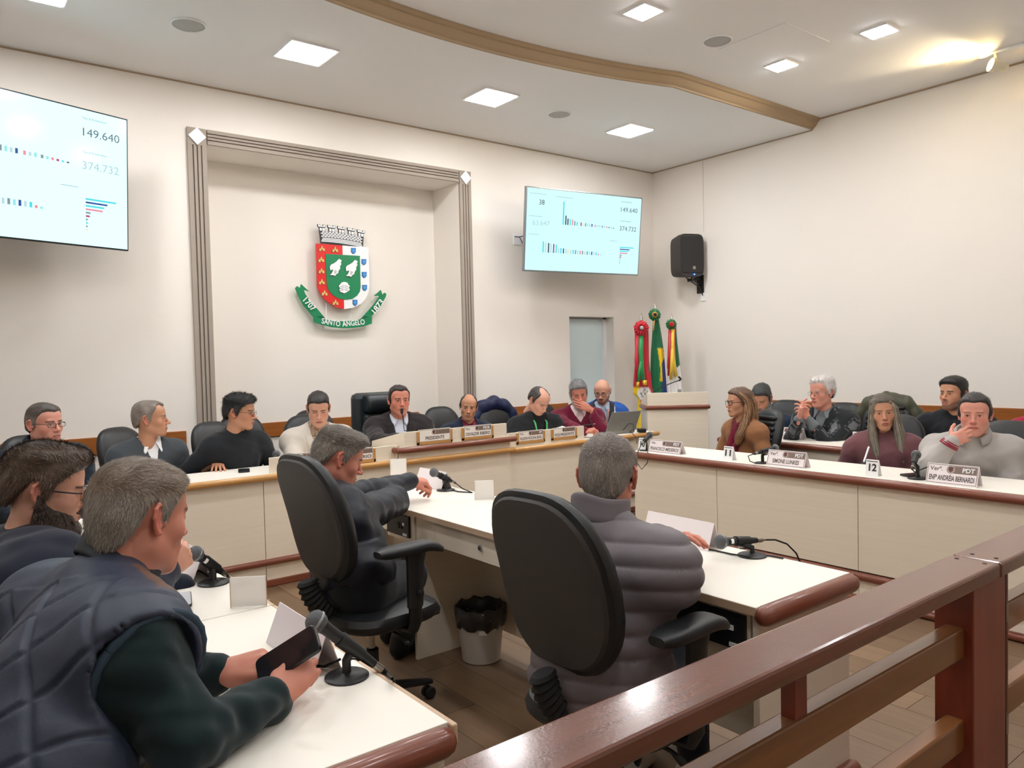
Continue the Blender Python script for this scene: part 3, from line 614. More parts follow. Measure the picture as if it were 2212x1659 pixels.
def number_card(x, y, z, num, label, w=.075, h=.095):
    t = thing('number_card', label, 'card', (x, y, z)); ax = Vector((0, -1, 0)); ln = .16; ay = Vector((math.sin(ln), 0, math.cos(ln))); o = Vector((x, y+w/2, z))
    MB().add([o, o+ax*w, o+ax*w+ay*h, o+ay*h], [(0, 1, 2, 3)]).build('card_face', M_PAPER, t, solid=.003)
    o2 = o+Vector((.05, 0, 0)); e = o+ay*h-o2; MB().add([o2, o2+ax*w, o2+ax*w+e, o2+e], [(0, 1, 2, 3)]).build('card_back', M_PAPER, t, solid=.003)
    n = ax.cross(ay).normalized(); text_mb(num, h*.62, o+ax*(w/2)+ay*(h*.5)+n*.003, ax, ay, bold=.03, width=w*.62).build('printed_number', M_INKD, t)
    MB().add([o+ax*.006+ay*(h-.012)+n*.0022, o+ax*(w-.006)+ay*(h-.012)+n*.0022, o+ax*(w-.006)+ay*(h-.008)+n*.0022, o+ax*.006+ay*(h-.008)+n*.0022], [(0, 1, 2, 3)]).build('top_line', M_INKD, t)
    return t
number_card(4.40, 4.01, TZ, '10', 'white card numbered 10 at the counter end')
number_card(4.39, 3.21, TZ, '11', 'white card numbered 11 before the person in brown blazer')
number_card(4.39, 2.205, TZ, '12', 'white card numbered 12 before the person in track jacket')
number_card(5.80, 3.03, TZ, '14', 'white card numbered 14 on the second-row counter')
# blank backs of the plates on the desks (their print faces away)
DZT = .7525
tent(1.79, 2.12, 2.395, DZT, .10, 'blank back of the plate before the person in puffer jacket', front=1)
tent(3.64, 3.93, 2.395, DZT, .10, 'blank back of the plate behind the hand of the person in black jacket', front=1)
tent(1.70, 2.0, .785, DZT, .10, 'blank back of the plate behind the large microphone with steel plug', front=1)
tent(2.70, 3.0, .785, DZT, .10, 'blank back of the plate on the desk of the navy fleece person', front=1)
def holder(px, py, x, y, w, h, label, ang=0.0):
    t = thing('card_holder', label, 'card holder', (x, y, DZT)); ax = Vector((math.cos(ang), math.sin(ang), 0)); ay = Vector((-math.sin(ang), math.cos(ang), 0)); c = Vector((x, y, DZT))
    MB().obox(c+Z3*(h/2+.002)+ay*.004, ax*w/2, ay*.0012, Z3*h/2).build('insert', M_CARD, t)
    MB().obox(c+Z3*(h/2+.002), ax*(w/2+.002), ay*.0012, Z3*(h/2+.001)).build('front_sheet', M_ACRYL, t)
    MB().obox(c+Z3*(.0015)+ay*.03, ax*w/2, ay*.032, Z3*.0015).build('foot', M_ACRYL, t)
    for s in (-1, 1): MB().obox(c+Z3*(h*.5)+ax*(s*(w/2+.001))+ay*.002, ax*.0008, ay*.003, Z3*h*.5).build('side_edge', M_LAMEDGE, t)
holder(0, 0, .775, 2.325, .105, .092, 'cream card in clear holder between the vest and fleece person desks', -.55)
holder(0, 0, 2.335, 3.24, .10, .10, 'cream card in clear holder on the desk over the waste bin', -.6)
holder(0, 0, 2.36, 4.19, .10, .125, 'cream card in clear holder at the desk end nearest the president desk', -.45)
# ================================================================ MICROPHONES
def microphone(bx, by, bz, hpx, tpx, label, sign, L=.215, sc=1.0, sticker=False, cable=None):
    t = thing('microphone', label, 'microphone', (bx, by, bz), 'table microphones')
    base = Vector((bx, by, bz)); dep = (base-CAMP).dot(CF)
    H0 = DP(hpx[0], hpx[1], dep); T0 = DP(tpx[0], tpx[1], dep); l = (H0-T0).length; off = math.sqrt(max(0, L*L-l*l))*.5*sign
    H = DP(hpx[0], hpx[1], dep+off); T = DP(tpx[0], tpx[1], dep-off); d = (H-T).normalized(); ln = (H-T).length
    MB().lathe([(.052*sc, 0), (.052*sc, .004), (.046*sc, .007), (.016*sc, .009), (.012*sc, .012)], base, 28).build('stand_base', M_PLASTIC, t, smooth=True)
    piv = T+d*(ln*.48); col = Vector((bx, by, max(piv.z-.03, bz+.03)))
    MB().tube([base+Z3*.008, col, piv-Z3*.012], [.0105*sc, .0105*sc, .012*sc], 12).build('stand_stem', M_PLASTIC, t, smooth=True)
    MB().lathe([(.004, -.013), (.008, -.012), (.008, .012), (.004, .013)], piv-Z3*.022, 12, axis=CR.cross(Z3).cross(Z3)).build('pivot_screw', M_STEEL, t, smooth=True)
    MB().tube([piv-d*.035, piv+d*.035], [.0165*sc, .0185*sc], 14).build('clip', M_PLASTIC, t, smooth=True)
    hb = H-d*.024; tl = T+d*.045
    MB().tube([tl, tl+d*.03, hb-d*.028, hb-d*.012], [.0105*sc, .0125*sc, .0155*sc, .0185*sc], 18).build('handle', M_PLASTIC, t, smooth=True)
    MB().lathe([(.0195*sc, -.016), (.0235*sc, -.008), (.0255*sc, .004), (.024*sc, .014), (.018*sc, .021), (.009*sc, .0255), (.001, .0265)], hb, 24, axis=d).build('grille', M_MESH, t, smooth=True)
    MB().lathe([(.0255*sc, -.0015), (.027*sc, 0), (.027*sc, .004), (.0255*sc, .0055)], hb, 24, axis=d, caps=False).build('grille_ring', mat('ring_silver', (150, 152, 154), .35, metal=.9), t, smooth=True)
    MB().tube([tl+d*.002, tl-d*.024], [.0098*sc, .0098*sc], 14).build('connector', M_STEEL, t, smooth=True); MB().tube([tl-d*.022, T], [.0085*sc, .0045*sc], 12).build('strain_relief', M_STEEL if sticker else M_PLASTIC, t, smooth=True)
    if sticker:
        u = (CAMP-hb).normalized(); u = (u-d*u.dot(d)).normalized(); v = d.cross(u); P = []
        for k in range(5): a = -.55+k*.275; P.append([hb-d*.034+(u*math.cos(a)+v*math.sin(a))*.0166, hb-d*.048+(u*math.cos(a)+v*math.sin(a))*.0162])
        MB().grid(P).build('sticker', M_PAPER, t)
    if cable:
        MB().tube([T-d*(-.004)]+[Vector(p) for p in cable], .0034, 8).build('cable', M_CABLE, t, smooth='all')
    return t
microphone(.772, 2.664, DZT, (414, 1190), (494, 1246), 'microphone with white sticker on the desk of the person in navy fleece', -1, sticker=True, cable=[ZP(520, 1262, .77), ZP(530, 1270, .754)])
microphone(.775, 1.65, DZT, (668, 1331), (838, 1457), 'large microphone with steel plug beside the phone hands', -1, L=.245, sticker=False, cable=[ZP(847, 1466, .78), ZP(851, 1474, .74), ZP(853, 1480, .70)])
microphone(2.346, 3.63, DZT, (932, 1018), (985, 1044), 'microphone before the reaching hand of the person in black jacket', -1, cable=[ZP(1000, 1056, .78), ZP(1020, 1064, .757), ZP(990, 1062, .757), ZP(965, 1056, .757)])
microphone(2.386, 1.643, DZT, (1548, 1171), (1652, 1166), 'microphone with white sticker before the person in puffer jacket', -1, sticker=True, cable=[DP(1675, 1166, 2.86), DP(1700, 1175, 2.9), DP(1720, 1195, 2.93), DP(1728, 1214, 2.95)])
microphone(4.42, 3.985, TZ, (1406, 937), (1385, 961), 'microphone beside the card numbered 10 with hanging cable', 1, cable=[DP(1378, 975, 5.72), DP(1376, 1000, 5.7), DP(1386, 1014, 5.7), DP(1398, 1000, 5.7), DP(1401, 984, 5.72), DP(1399, 976, 5.76)])
microphone(4.42, 2.955, TZ, (1679, 967), (1626, 981), 'microphone on the counter beside the card numbered 11', 1, cable=[DP(1616, 985, 5.02), DP(1620, 996, 5.02), DP(1632, 1001, 5.04), DP(1645, 1002, 5.05)])
microphone(4.46, 1.975, TZ, (1980, 979), (1970, 1014), 'microphone on the counter before the person in grey hoodie', 1, cable=[DP(1976, 1020, 4.3), DP(2000, 1010, 4.3), DP(2020, 1006, 4.34), DP(2040, 1008, 4.4)])
microphone(1.97, 5.2, .757, (598, 978), (590, 1000), 'small microphone behind the cream upstand by the person in black sweater', 1, L=.17)
# gooseneck of the president
g = [Vector((3.16, 5.12, .77)), Vector((3.19, 5.14, .9)), DP(873, 930, 5.98), DP(871, 905, 6.0), DP(868, 888, 6.0)]
t = thing('gooseneck_microphone', 'black gooseneck microphone in front of the speaking mouth', 'microphone', g[0])
MB().tube(g, .004, 8).build('gooseneck', M_PLASTIC, t, smooth=True); MB().tube([g[-1]-Z3*.012, g[-1]+Z3*.012], .0115, 12, rnd=True).build('microphone_head', M_RUBBER, t, smooth=True); MB().lathe([(.035, 0), (.035, .006), (.01, .012)], (3.16, 5.12, .761), 16).build('socket', M_PLASTIC, t, smooth=True)
# desk cables and grommets
def cable(pts, label, r=.0032):
    o = MB().tube(pts, r, 8).build('cable', M_CABLE, None, smooth='all'); tag(o, label, 'cable'); return o
zc = DZT+.0035
cable([ZP(1512, 1184, zc), ZP(1540, 1188, zc), ZP(1580, 1197, zc), ZP(1620, 1203, zc+.004), ZP(1660, 1200, zc), ZP(1692, 1206, zc)], 'black cable lying on the desk of the puffer jacket person')
cable([ZP(945, 1049, zc), ZP(955, 1054, zc), ZP(962, 1050, zc), ZP(972, 1047, zc)], 'short black cable end beside the reaching hand')
cable([ZP(665, 1436, zc), ZP(700, 1440, zc+.004), ZP(735, 1424, zc+.03)], 'black cable beside the hands of the person in vest')
cable([ZP(412, 1240, zc), ZP(430, 1232, zc+.01), ZP(450, 1245, zc+.015)], 'black cable hoop beside the microphone with white sticker')
def grommet(p, label, r=.03):
    o = MB().lathe([(r, 0), (r, .002), (r*.8, .004), (r*.3, .0042)], p, 24).build('cable_grommet', M_LAMEDGE, None, smooth=True); tag(o, label, 'grommet')
grommet(ZP(930, 1053, DZT), 'round tan cable cap beside the reaching hand'); grommet(ZP(694, 1404, DZT), 'round tan cable cap beside the phone held in both hands', .034); grommet(ZP(415, 1238, DZT), 'round tan cable cap on the desk of the person in navy fleece')
grommet(ZP(1518, 1183, DZT), 'round tan cable cap on the desk of the puffer jacket person', .02)
# ================================================================ PHONES, LAPTOP, PAPERS
def phone(c, ax, ay, w, h, label, th=.009, screen=None):
    c = Vector(c); ax = Vector(ax).normalized(); ay = Vector(ay); ay = (ay-ax*ay.dot(ax)).normalized(); n = ax.cross(ay)
    t = thing('phone', label, 'phone', c)
    r = .012; poly = []
    for sx, sy, a0 in ((1, 1, 0), (-1, 1, 90), (-1, -1, 180), (1, -1, 270)):
        for k in range(5): a = math.radians(a0+k*22.5); poly.append((sx*(w/2-r)+r*math.cos(a), sy*(h/2-r)+r*math.sin(a)))
    MB().prism(poly, c-n*th, ax, ay, th).build('phone_body', M_PHONE, t, bevel=.002)
    MB().prism([(x*.93, y*.96) for x, y in poly], c+n*.0001, ax, ay, .0006).build('phone_screen', screen or mat('phone_glass', (30, 30, 32), .08), t)
    return t
a = ZP(360, 1312, DZT+.011); b = ZP(398, 1277, DZT+.011)
phone(ZP(386, 1294, DZT+.012), (1, -.25, 0), (.2, 1, 0), .075, .155, 'dark phone lying on the desk of the person in navy fleece, screen lit pale', screen=mat('pale_screen', (150, 155, 160), .15, emit=(170, 165, 170, .15)))
phone(ZP(527, 1015, .767), (.9, -.3, 0), (.3, .9, 0), .075, .15, 'black phone lying on the counter by the person in black sweater')
phone(Vector((4.56, 2.03, TZ+.011)), (.4, .9, 0), (-.9, .4, 0), .08, .16, 'black phone lying beside the microphone before the person in track jacket')
phone(Vector((5.9, 2.2, TZ+.011)), (.2, .9, 0), (-.9, .2, 0), .075, .15, 'black phone lying on second-row counter by the person with folded arms')
phone(Vector((5.95, 3.42, TZ+.011)), (.2, .9, 0), (-.9, .2, 0), .075, .15, 'black phone lying before the person in argyle sweater')
zl = .746
A = ZP(1306, 939, zl); B = ZP(1344, 936, zl); e = B-A; e.z = 0; wl = .34; e = e.normalized()*wl; dA = (A-CAMP).dot(CF)
t = thing('laptop', 'open grey laptop seen from behind on the counter before the person in blue jacket', 'laptop', A)
up = (DP(1317, 906, dA+.02)-A); up = up.normalized()*.225
nn = e.cross(up).normalized(); LAPTOP = t
MB().obox(A+e*.5+up*.5, e*.5, up*.5, nn*.004).build('lid', mat('laptop_grey', (140, 138, 132), .35, metal=.5), t, bevel=.004)
MB().lathe([(.011, 0), (.011, .0008)], A+e*.5+up*.5+nn*.0042*(1 if nn.dot(CAMP-A) > 0 else -1), 16, axis=nn*(1 if nn.dot(CAMP-A) > 0 else -1)).build('lid_logo', M_STEEL, t)
hh = Z3.cross(e).normalized(); hh = hh if hh.dot(CAMP-A) < 0 else -hh
MB().obox(A+e*.5+hh*.12+Z3*.006, e*.5, hh*.12, Z3*.007).build('keyboard_base', M_PLASTIC, t, bevel=.003)
kb = MB()
for i in range(11):
    for j in range(4): kb.obox(A+e*(.07+i*.086)+hh*(.06+j*.04)+Z3*.0145, e.normalized()*.011, hh*.015, Z3*.0015)
kb.build('keys', M_RUBBER, t)
def sheet(pts, label, name='paper'):
    o = MB().add(pts, [tuple(range(len(pts)))]).build(name, M_PAPER, None, solid=.001); tag(o, label, 'paper'); return o
c = Vector((4.66, 5.25, .80)); sheet([c+Vector((-.13, -.02, -.012)), c+Vector((.12, -.05, .02)), c+Vector((.14, .14, .04)), c+Vector((-.10, .15, -.01))], 'white sheet read by the person in black cardigan')
c = Vector((5.95, 5.34, .0)); sheet([Vector((5.45, 5.28, .748)), Vector((5.62, 5.26, .748)), Vector((5.64, 5.42, .748)), Vector((5.47, 5.44, .748))], 'white papers lying beside the laptop')
sheet([Vector((5.92, 2.44, TZ+.002)), Vector((5.92, 2.25, TZ+.002)), Vector((6.1, 2.26, TZ+.002)), Vector((6.1, 2.43, TZ+.002))], 'white papers on second-row counter by the person with folded arms')
t = thing('webcam', 'small black box at the counter end below the yellow flag', 'device', (5.45, 5.02, .745))
p = ZP(1386, 934, .746); MB().obox(p+Z3*.02, CR*.042, Vector((CF.x, CF.y, 0))*.025, Z3*.018).build('box', M_PLASTIC, t, bevel=.006); MB().obox(p+Z3*.004, CR*.03, Vector((CF.x, CF.y, 0))*.02, Z3*.004).build('foot', M_RUBBER, t)
L_ = [DP(1346, 929, 6.9), DP(1352, 922, 6.9), DP(1358, 915, 6.88), DP(1368, 916, 6.88), DP(1368, 928, 6.86), DP(1360, 933, 6.85), DP(1366, 936, 6.7), DP(1375, 946, 6.6), DP(1376, 958, 6.55)]
MB().tube(L_, .0032, 8).build('power_cable', M_CABLE, LAPTOP, smooth='all')
t = thing('folder_stack', 'blue and white papers lying at the end of the golden-edged counter', 'papers', (.86, 5.1, .758))
MB().obox((.9, 5.08, .766), (.09, .02, 0), (-.02, .07, 0), (0, 0, .006)).build('blue_folder', mat('blue_folder', (70, 150, 210), .5), t); MB().obox((.93, 5.09, .776), (.05, .03, .01), (-.03, .05, 0), (0, 0, .004)).build('white_sheets', M_PAPER, t)
# ================================================================ TELEVISIONS
def tv(o, e, up, wd, ht, label, bezel_m, strength, bez=.012):
    """o lower-left corner of the panel as seen from the room, e right (unit), up (unit)"""
    n = e.cross(up).normalized(); t = thing('television', label, 'television', o)
    MB().obox(o+e*(wd/2)+up*(ht/2)-n*.02, e*(wd/2), up*(ht/2), n*.018).build('bezel', bezel_m, t, bevel=.006)
    MB().obox(o+e*(wd/2)+up*(ht*.45)-n*.055, e*(wd*.32), up*(ht*.3), n*.02).build('back_housing', M_PLASTIC, t, bevel=.01)
    sw, sh = wd-2*bez, ht-2*bez; q = lambda u, v, k=.0008: o+e*(bez+u*sw)+up*(bez+(1-v)*sh)+n*k
    scr = MB().add([q(0, 1, .0004-.0), q(1, 1, .0004), q(1, 0, .0004), q(0, 0, .0004)], [(0, 1, 2, 3)]).build('screen', mat('screen_glow_%g' % strength, (10, 10, 10), .12, spec=.4, emit=(205, 246, 252, strength)), t)
    def em(c): return mat('screen_ink_%d_%d_%d' % c, (6, 6, 6), .3, emit=c+(strength*.9,))
    def bar(u0, v0, u1, v1, c): MB().add([q(u0, v1), q(u1, v1), q(u1, v0), q(u0, v0)], [(0, 1, 2, 3)]).build('chart_bar', em(c), scr)
    cy, dk, pk, gr, mg, lc, ye, bl, lg = (70, 222, 230), (30, 58, 78), (240, 140, 160), (128, 150, 158), (180, 40, 110), (150, 232, 236), (240, 232, 170), (24, 72, 150), (190, 220, 226)
    hs = [(.30, .285, cy), (.322, .115, dk), (.34, .08, dk), (.36, .075, cy), (.38, .072, pk), (.40, .055, gr), (.42, .045, cy), (.455, .045, mg), (.475, .035, ye), (.494, .04, gr), (.513, .038, lc), (.532, .034, lg), (.551, .036, bl), (.58, .03, pk), (.60, .028, lg), (.62, .03, lc), (.645, .025, gr), (.665, .022, lc), (.685, .02, pk), (.705, .016, mg), (.725, .012, cy), (.745, .010, dk)]
    for u, h_, c in hs: bar(u, .415-h_, u+.010, .415, c)
    hs2 = [(.14, .135, cy), (.16, .12, lg), (.185, .118, dk), (.205, .11, lg), (.228, .112, mg), (.25, .106, cy), (.27, .06, lg), (.29, .066, cy), (.312, .062, bl), (.335, .055, lg), (.352, .06, ye), (.375, .05, lg), (.396, .052, cy), (.417, .05, gr), (.437, .048, lg), (.458, .046, pk), (.478, .045, gr), (.50, .04, lg), (.52, .042, gr), (.54, .04, lc), (.56, .042, bl), (.58, .04, lg), (.60, .038, cy), (.62, .022, pk), (.64, .016, lc)]
    for u, h_, c in hs2: bar(u, .775-h_, u+.010, .775, c)
    for i, (l_, c) in enumerate([(.13, cy), (.092, bl), (.078, cy), (.072, pk), (.02, gr), (.017, mg), (.008, gr), (.008, cy), (.007, gr), (.007, ye)]): bar(.82, .648+i*.0255, .82+l_, .648+i*.0255+.013, c)
    ink = em((84, 110, 120)); inkl = em((176, 214, 220)); inkd = em((34, 46, 54))
    text_mb('38', sh*.085, q(.12, .165), e, up).build('screen_text', inkd, scr); text_mb('149.640', sh*.085, q(.885, .165), e, up, width=sw*.155).build('screen_text', ink, scr)
    text_mb('374.732', sh*.085, q(.885, .41), e, up, width=sw*.155).build('screen_text', ink if strength < .5 else inkl, scr); text_mb('63.647', sh*.085, q(.12, .42), e, up, width=sw*.14).build('screen_text', inkl, scr)
    text_mb('Total de Atendimentos', sh*.024, q(.86, .06), e, up, width=sw*.10).build('screen_text', ink, scr); text_mb('Total de Procedimentos', sh*.024, q(.86, .31), e, up, width=sw*.10).build('screen_text', ink, scr)
    for (u0, u1, v) in ((.02, .16, .06), (.23, .38, .075), (.02, .13, .335), (.02, .11, .555), (.72, .79, .575)): bar(u0, v, u1, v+.005, (150, 190, 198))
    return t, n
up0 = lambda n, a: (Z3*math.cos(a)+n*math.sin(a)).normalized()
e = Vector((.988, -.155, 0)); n = e.cross(Z3); u = up0(n, .115); wd, ht = 1.535, .88
mid = DP(1133.5, 494, 7.97); o = mid-u*(ht/2)
t, n = tv(o, e, u, wd, ht, 'silver framed wall television with charts between portal and corner', mat('silver_bezel', (150, 158, 162), .3, metal=.8), .43, .016)
c = o+e*.75+u*.45
MB().tube([c-n*.06, Vector((c.x+.05, YW-.06, c.z)), Vector((c.x+.05, YW-.01, c.z))], .02, 8).build('wall_arm', M_DSTEEL, t); MB().obox(Vector((c.x+.05, YW-.008, c.z)), (.12, 0, 0), (0, .008, 0), (0, 0, .12)).build('wall_plate', M_DSTEEL, t)
ta = thing('wall_socket', 'white wall socket plate beside the silver television with thin leads', 'socket', (5.0, YW-.01, 2.72))
p = YP(1117, 517, YW-.005); MB().obox(p, (.055, 0, 0), (0, .005, 0), (0, 0, .06)).build('cover_plate', M_WHITE, ta, bevel=.003)
for q_ in ((1130, 510), (1130, 527)): MB().tube([YP(1112, 511, YW-.012), YP(1122, 512, YW-.06), YP(q_[0], q_[1], YW-.14)], .005, 6).build('lead', M_CABLE, ta, smooth='all')
e = Vector((.951, .309, 0)); n = e.cross(Z3); u = up0(n, .06); wd, ht = 1.70, .965
R_ = YP(277.5, 401, 6.22); o = R_-e*wd-u*(ht/2)
t, n = tv(o, e, u, wd, ht, 'larger black framed wall television with charts, beyond the portal from the corner', mat('black_bezel', (20, 28, 30), .25), .55, .011)
c = o+e*.85+u*.45; MB().tube([c-n*.06, Vector((c.x, YW-.02, c.z))], .025, 8).build('wall_arm', M_DSTEEL, t); MB().obox(Vector((c.x, YW-.012, c.z)), (.15, 0, 0), (0, .012, 0), (0, 0, .15)).build('wall_plate', M_DSTEEL, t)
# ================================================================ WALL LOUDSPEAKER
c = XP(1495, 551, 7.30); dp = (c-CAMP).dot(CF); fx = Vector((CR.x, CR.y, 0)).normalized(); ang = .30; fx = (fx*math.cos(ang)+Vector((CF.x, CF.y, 0)).normalized()*math.sin(ang)).normalized(); fn = fx.cross(Z3)
t = thing('loudspeaker', 'black loudspeaker on a wall bracket with a blue light', 'loudspeaker', c); hw_, hh_ = .165, .255
P = []
for (s, d) in ((.97, .0), (1.0, -.015), (1.0, -.10), (.86, -.26)):
    P.append([c+fx*(hw_*s*(abs(math.cos(a))**.35)*math.copysign(1, math.cos(a)))+Z3*(hh_*(s*.5+.5)*(abs(math.sin(a))**.35)*math.copysign(1, math.sin(a)))+fn*d for a in [2*PI*k/32 for k in range(32)]])
mb = MB(); mb.grid(P, closed_u=True); mb.f.append(tuple(range(31, -1, -1))); mb.f.append(tuple(3*32+k for k in range(32))); mb.build('cabinet', M_SHELL, t, smooth=True)
MB().obox(c+fn*.004+Z3*.005, fx*hw_*.86, fn*.006, Z3*hh_*.84).build('grille', mat('speaker_mesh', (40, 38, 38), .6, bump=(800, .5)), t, bevel=.006)
MB().obox(c+fn*.012-Z3*.15+fx*.02, fx*.018, fn*.002, Z3*.018).build('badge', M_STEEL, t)
MB().lathe([(.008, 0), (.008, .003)], c+fn*.012-Z3*.228+fx*.02, 12, axis=fn).build('power_light', mat('blue_led', (10, 30, 200), .3, emit=(40, 90, 255, 6.0)), t)
wp = XP(1513, 614, XW-.012); MB().obox(wp, (.012, 0, 0), (0, .045, 0), (0, 0, .11)).build('bracket_plate', M_DSTEEL, t)
MB().tube([c-Z3*.265-fn*.1, c-Z3*.29-fn*.1, wp+Z3*.07], .018, 8).build('bracket_arm', M_PLASTIC, t); MB().tube([c-Z3*.27-fn*.02, wp-Z3*.02], .010, 8).build('bracket_strut', M_PLASTIC, t)
MB().obox(XP(1519, 641, XW-.006), (.006, 0, 0), (0, .035, 0), (0, 0, .05)).build('socket_plate', M_WHITE, t)
MB().tube([c-Z3*.25-fn*.15, wp+Vector((-.03, -.02, -.05)), XP(1518, 638, XW-.03)], .006, 8).build('power_lead', M_CABLE, t, smooth='all')
# ================================================================ COAT OF ARMS
YE = 7.03
def E_(x, y): p = YP(600+x/5.925, 460+y/5.925, YE); return (p.x, p.z)
GREEN = mat('emblem_green', (14, 132, 84), .35); RED = mat('emblem_red', (224, 36, 34), .35); GOLD = mat('emblem_gold', (222, 190, 110), .4); BLUE = mat('emblem_blue', (44, 132, 206), .35); DKG = mat('emblem_dark_green', (10, 84, 56), .4)
c = E_(830, 900); t = thing('coat_of_arms', 'municipal coat of arms with red, white and green shield and green ribbon', 'emblem', (c[0], YE, c[1]))
def ep(name, pts, m, y, d, raw=False):
    poly = pts if raw else [E_(*p) for p in pts]
    return MB().prism(poly, (0, y, 0), (1, 0, 0), (0, 0, 1), d).build(name, m, t)
dl, dr = (815, 420), (838, 1232)
ep('shield_left', [(482, 395), dl, dr, (730, 1205), (640, 1150), (570, 1080), (525, 1010), (498, 940), (492, 700)], RED, YE, .022)
ep('shield_right', [dl, (1145, 445), (1155, 700), (1160, 930), (1150, 1010), (1110, 1100), (1050, 1165), (950, 1215), dr], M_WHITE, YE, .022)
ep('inner_shield', [(597, 527), (1035, 553), (1045, 950), (1035, 1010), (1000, 1060), (940, 1100), (850, 1113), (760, 1095), (690, 1055), (635, 990), (612, 920)], GREEN, YE-.022, .006)
wing = [(765, 592), (800, 612), (785, 650), (800, 650), (778, 690), (782, 715), (760, 745), (755, 775), (735, 785), (715, 810), (690, 800), (650, 800), (675, 775), (690, 740), (682, 722), (672, 735), (652, 735), (648, 690), (665, 665), (700, 650), (735, 625)]
def grow(pts, k):
    cx = sum(p[0] for p in pts)/len(pts); cy = sum(p[1] for p in pts)/len(pts); return [(cx+(p[0]-cx)*k, cy+(p[1]-cy)*k) for p in pts]
for dx, dy in ((0, 0), (205, 12)):
    w_ = [(x+dx, y+dy) for x, y in wing]; ep('wing_outline', [(x-4, y+4) for x, y in grow(w_, 1.06)], M_INKD, YE-.028, .002); ep('wing', w_, M_WHITE, YE-.030, .003)
    for k in range(3): ep('feather_line', [(705+dx+k*14, 735+dy+k*3), (709+dx+k*14, 735+dy+k*3), (714+dx+k*8, 785+dy-k*6), (710+dx+k*8, 785+dy-k*6)], M_INK, YE-.033, .001)
lf = [(830, 885), (870, 895), (890, 925), (905, 940), (890, 960), (905, 985), (885, 1005), (860, 1020), (835, 1032), (810, 1022), (785, 1015), (770, 990), (780, 965), (762, 940), (780, 918), (800, 893)]
ep('pine_cone_outline', [(x-4, y+3) for x, y in grow(lf, 1.05)], M_INKD, YE-.028, .002); ep('pine_cone', lf, M_WHITE, YE-.030, .003)
for s in (-1, 1):
    for k in range(3): ep('scale_line', [(832+s*6, 930+k*26), (832+s*50, 950+k*22), (832+s*50, 955+k*22), (832+s*6, 936+k*26)], M_INK, YE-.033, .001)
for (x, y) in ((552, 460), (720, 472), (543, 600), (546, 744), (550, 884), (585, 1027), (725, 1147)):
    cs = [(-36, 32), (-36, 12), (-30, 4), (-36, -6), (-20, -6), (-20, 4), (-10, -6), (-10, -22), (0, -38), (10, -22), (10, -6), (20, 4), (20, -6), (36, -6), (30, 4), (36, 12), (36, 32), (12, 32), (8, 10), (-8, 10), (-12, 32)]
    ep('castle_outline', [(x+p[0]*1.1-2, y+p[1]*1.1+2) for p in cs], M_INKD, YE-.022, .002); ep('castle', [(x+p[0], y+p[1]) for p in cs], GOLD, YE-.024, .003)  # dark outline plate, slightly larger, behind each castle
for (x, y) in ((957, 488), (1090, 630), (1095, 795), (1100, 960), (977, 1150)):
    cs = [(-28, -36), (28, -36), (28, 12), (14, 32), (0, 37), (-14, 32), (-28, 12)]
    ep('blue_shield_outline', [(x+p[0]*1.1-2, y+p[1]*1.08+2) for p in cs], M_INKD, YE-.022, .002); ep('blue_shield', [(x+p[0], y+p[1]) for p in cs], BLUE, YE-.024, .003)
    for (a, b) in ((0, -20), (-14, -4), (14, -4), (0, 12), (0, -4)): ep('dot', [(x+a-4, y+b-4), (x+a+4, y+b-4), (x+a+4, y+b+4), (x+a-4, y+b+4)], mat('emblem_pale_blue', (140, 190, 226), .4), YE-.027, .001)
# mural crown: dark slab with white stones
def crow(u, v):   # u -1..1 across, v 0 (base) .. 1 (top): fan-shaped wall
    x0, x1 = 545-35*v, 1083+18*v; x = x0+(x1-x0)*(u+1)/2; sag = 22*(1-u*u); y = 372+(u+1)*30-v*225*(1-.04*(u+1)/2)-sag*.6+8*(u+1); return (x, y)
out = [crow(-1+2*k/12.0, 0) for k in range(13)]; out = [(x, y+14) for x, y in out]
tow = [-.86, -.43, 0, .43, .86]; top = []
for u in tow: top += [(crow(u-.13, .62)), (crow(u-.13, .82)), (crow(u-.17, .86)), (crow(u-.17, 1.0)), (crow(u-.06, 1.0)), (crow(u-.06, .94)), (crow(u+.06, .94)), (crow(u+.06, 1.0)), (crow(u+.17, 1.0)), (crow(u+.17, .86)), (crow(u+.13, .82)), (crow(u+.13, .62))]
ep('mural_crown', out+top[::-1], mat('crown_black_lines', (40, 44, 48), .5), YE, .014)
cell = lambda u0, v0, u1, v1, y=YE-.014: ep('crown_stone', [crow(u0, v0), crow(u1, v0), crow(u1, v1), crow(u0, v1)], M_WHITE, y, .003)
for k in range(3):
    v0 = .02+k*.085
    pts = [crow(-.98+.04*k+(1.96-.08*k)*i/12.0, v0) for i in range(13)]+[crow(.98-.04*k-(1.96-.08*k)*i/12.0, v0+.055) for i in range(13)]; ep('crown_band', pts, M_WHITE, YE-.014, .003)
for r_ in range(4):
    n_ = 13; v0 = .29+r_*.085
    for i in range(n_):
        u0 = -.96+1.92*(i+(.5 if r_ % 2 else 0))/n_; u1 = u0+1.92/n_-.025
        if u1 < .985: cell(u0+.012, v0, u1, v0+.065)
for u in tow:
    for k, (a, b) in enumerate(((-.11, -.02), (.01, .11))): cell(u+a, .64, u+b, .80)
    cell(u-.15, .865, u+.15, .93); cell(u-.15, .93, u-.08, .985); cell(u+.08, .93, u+.15, .985)
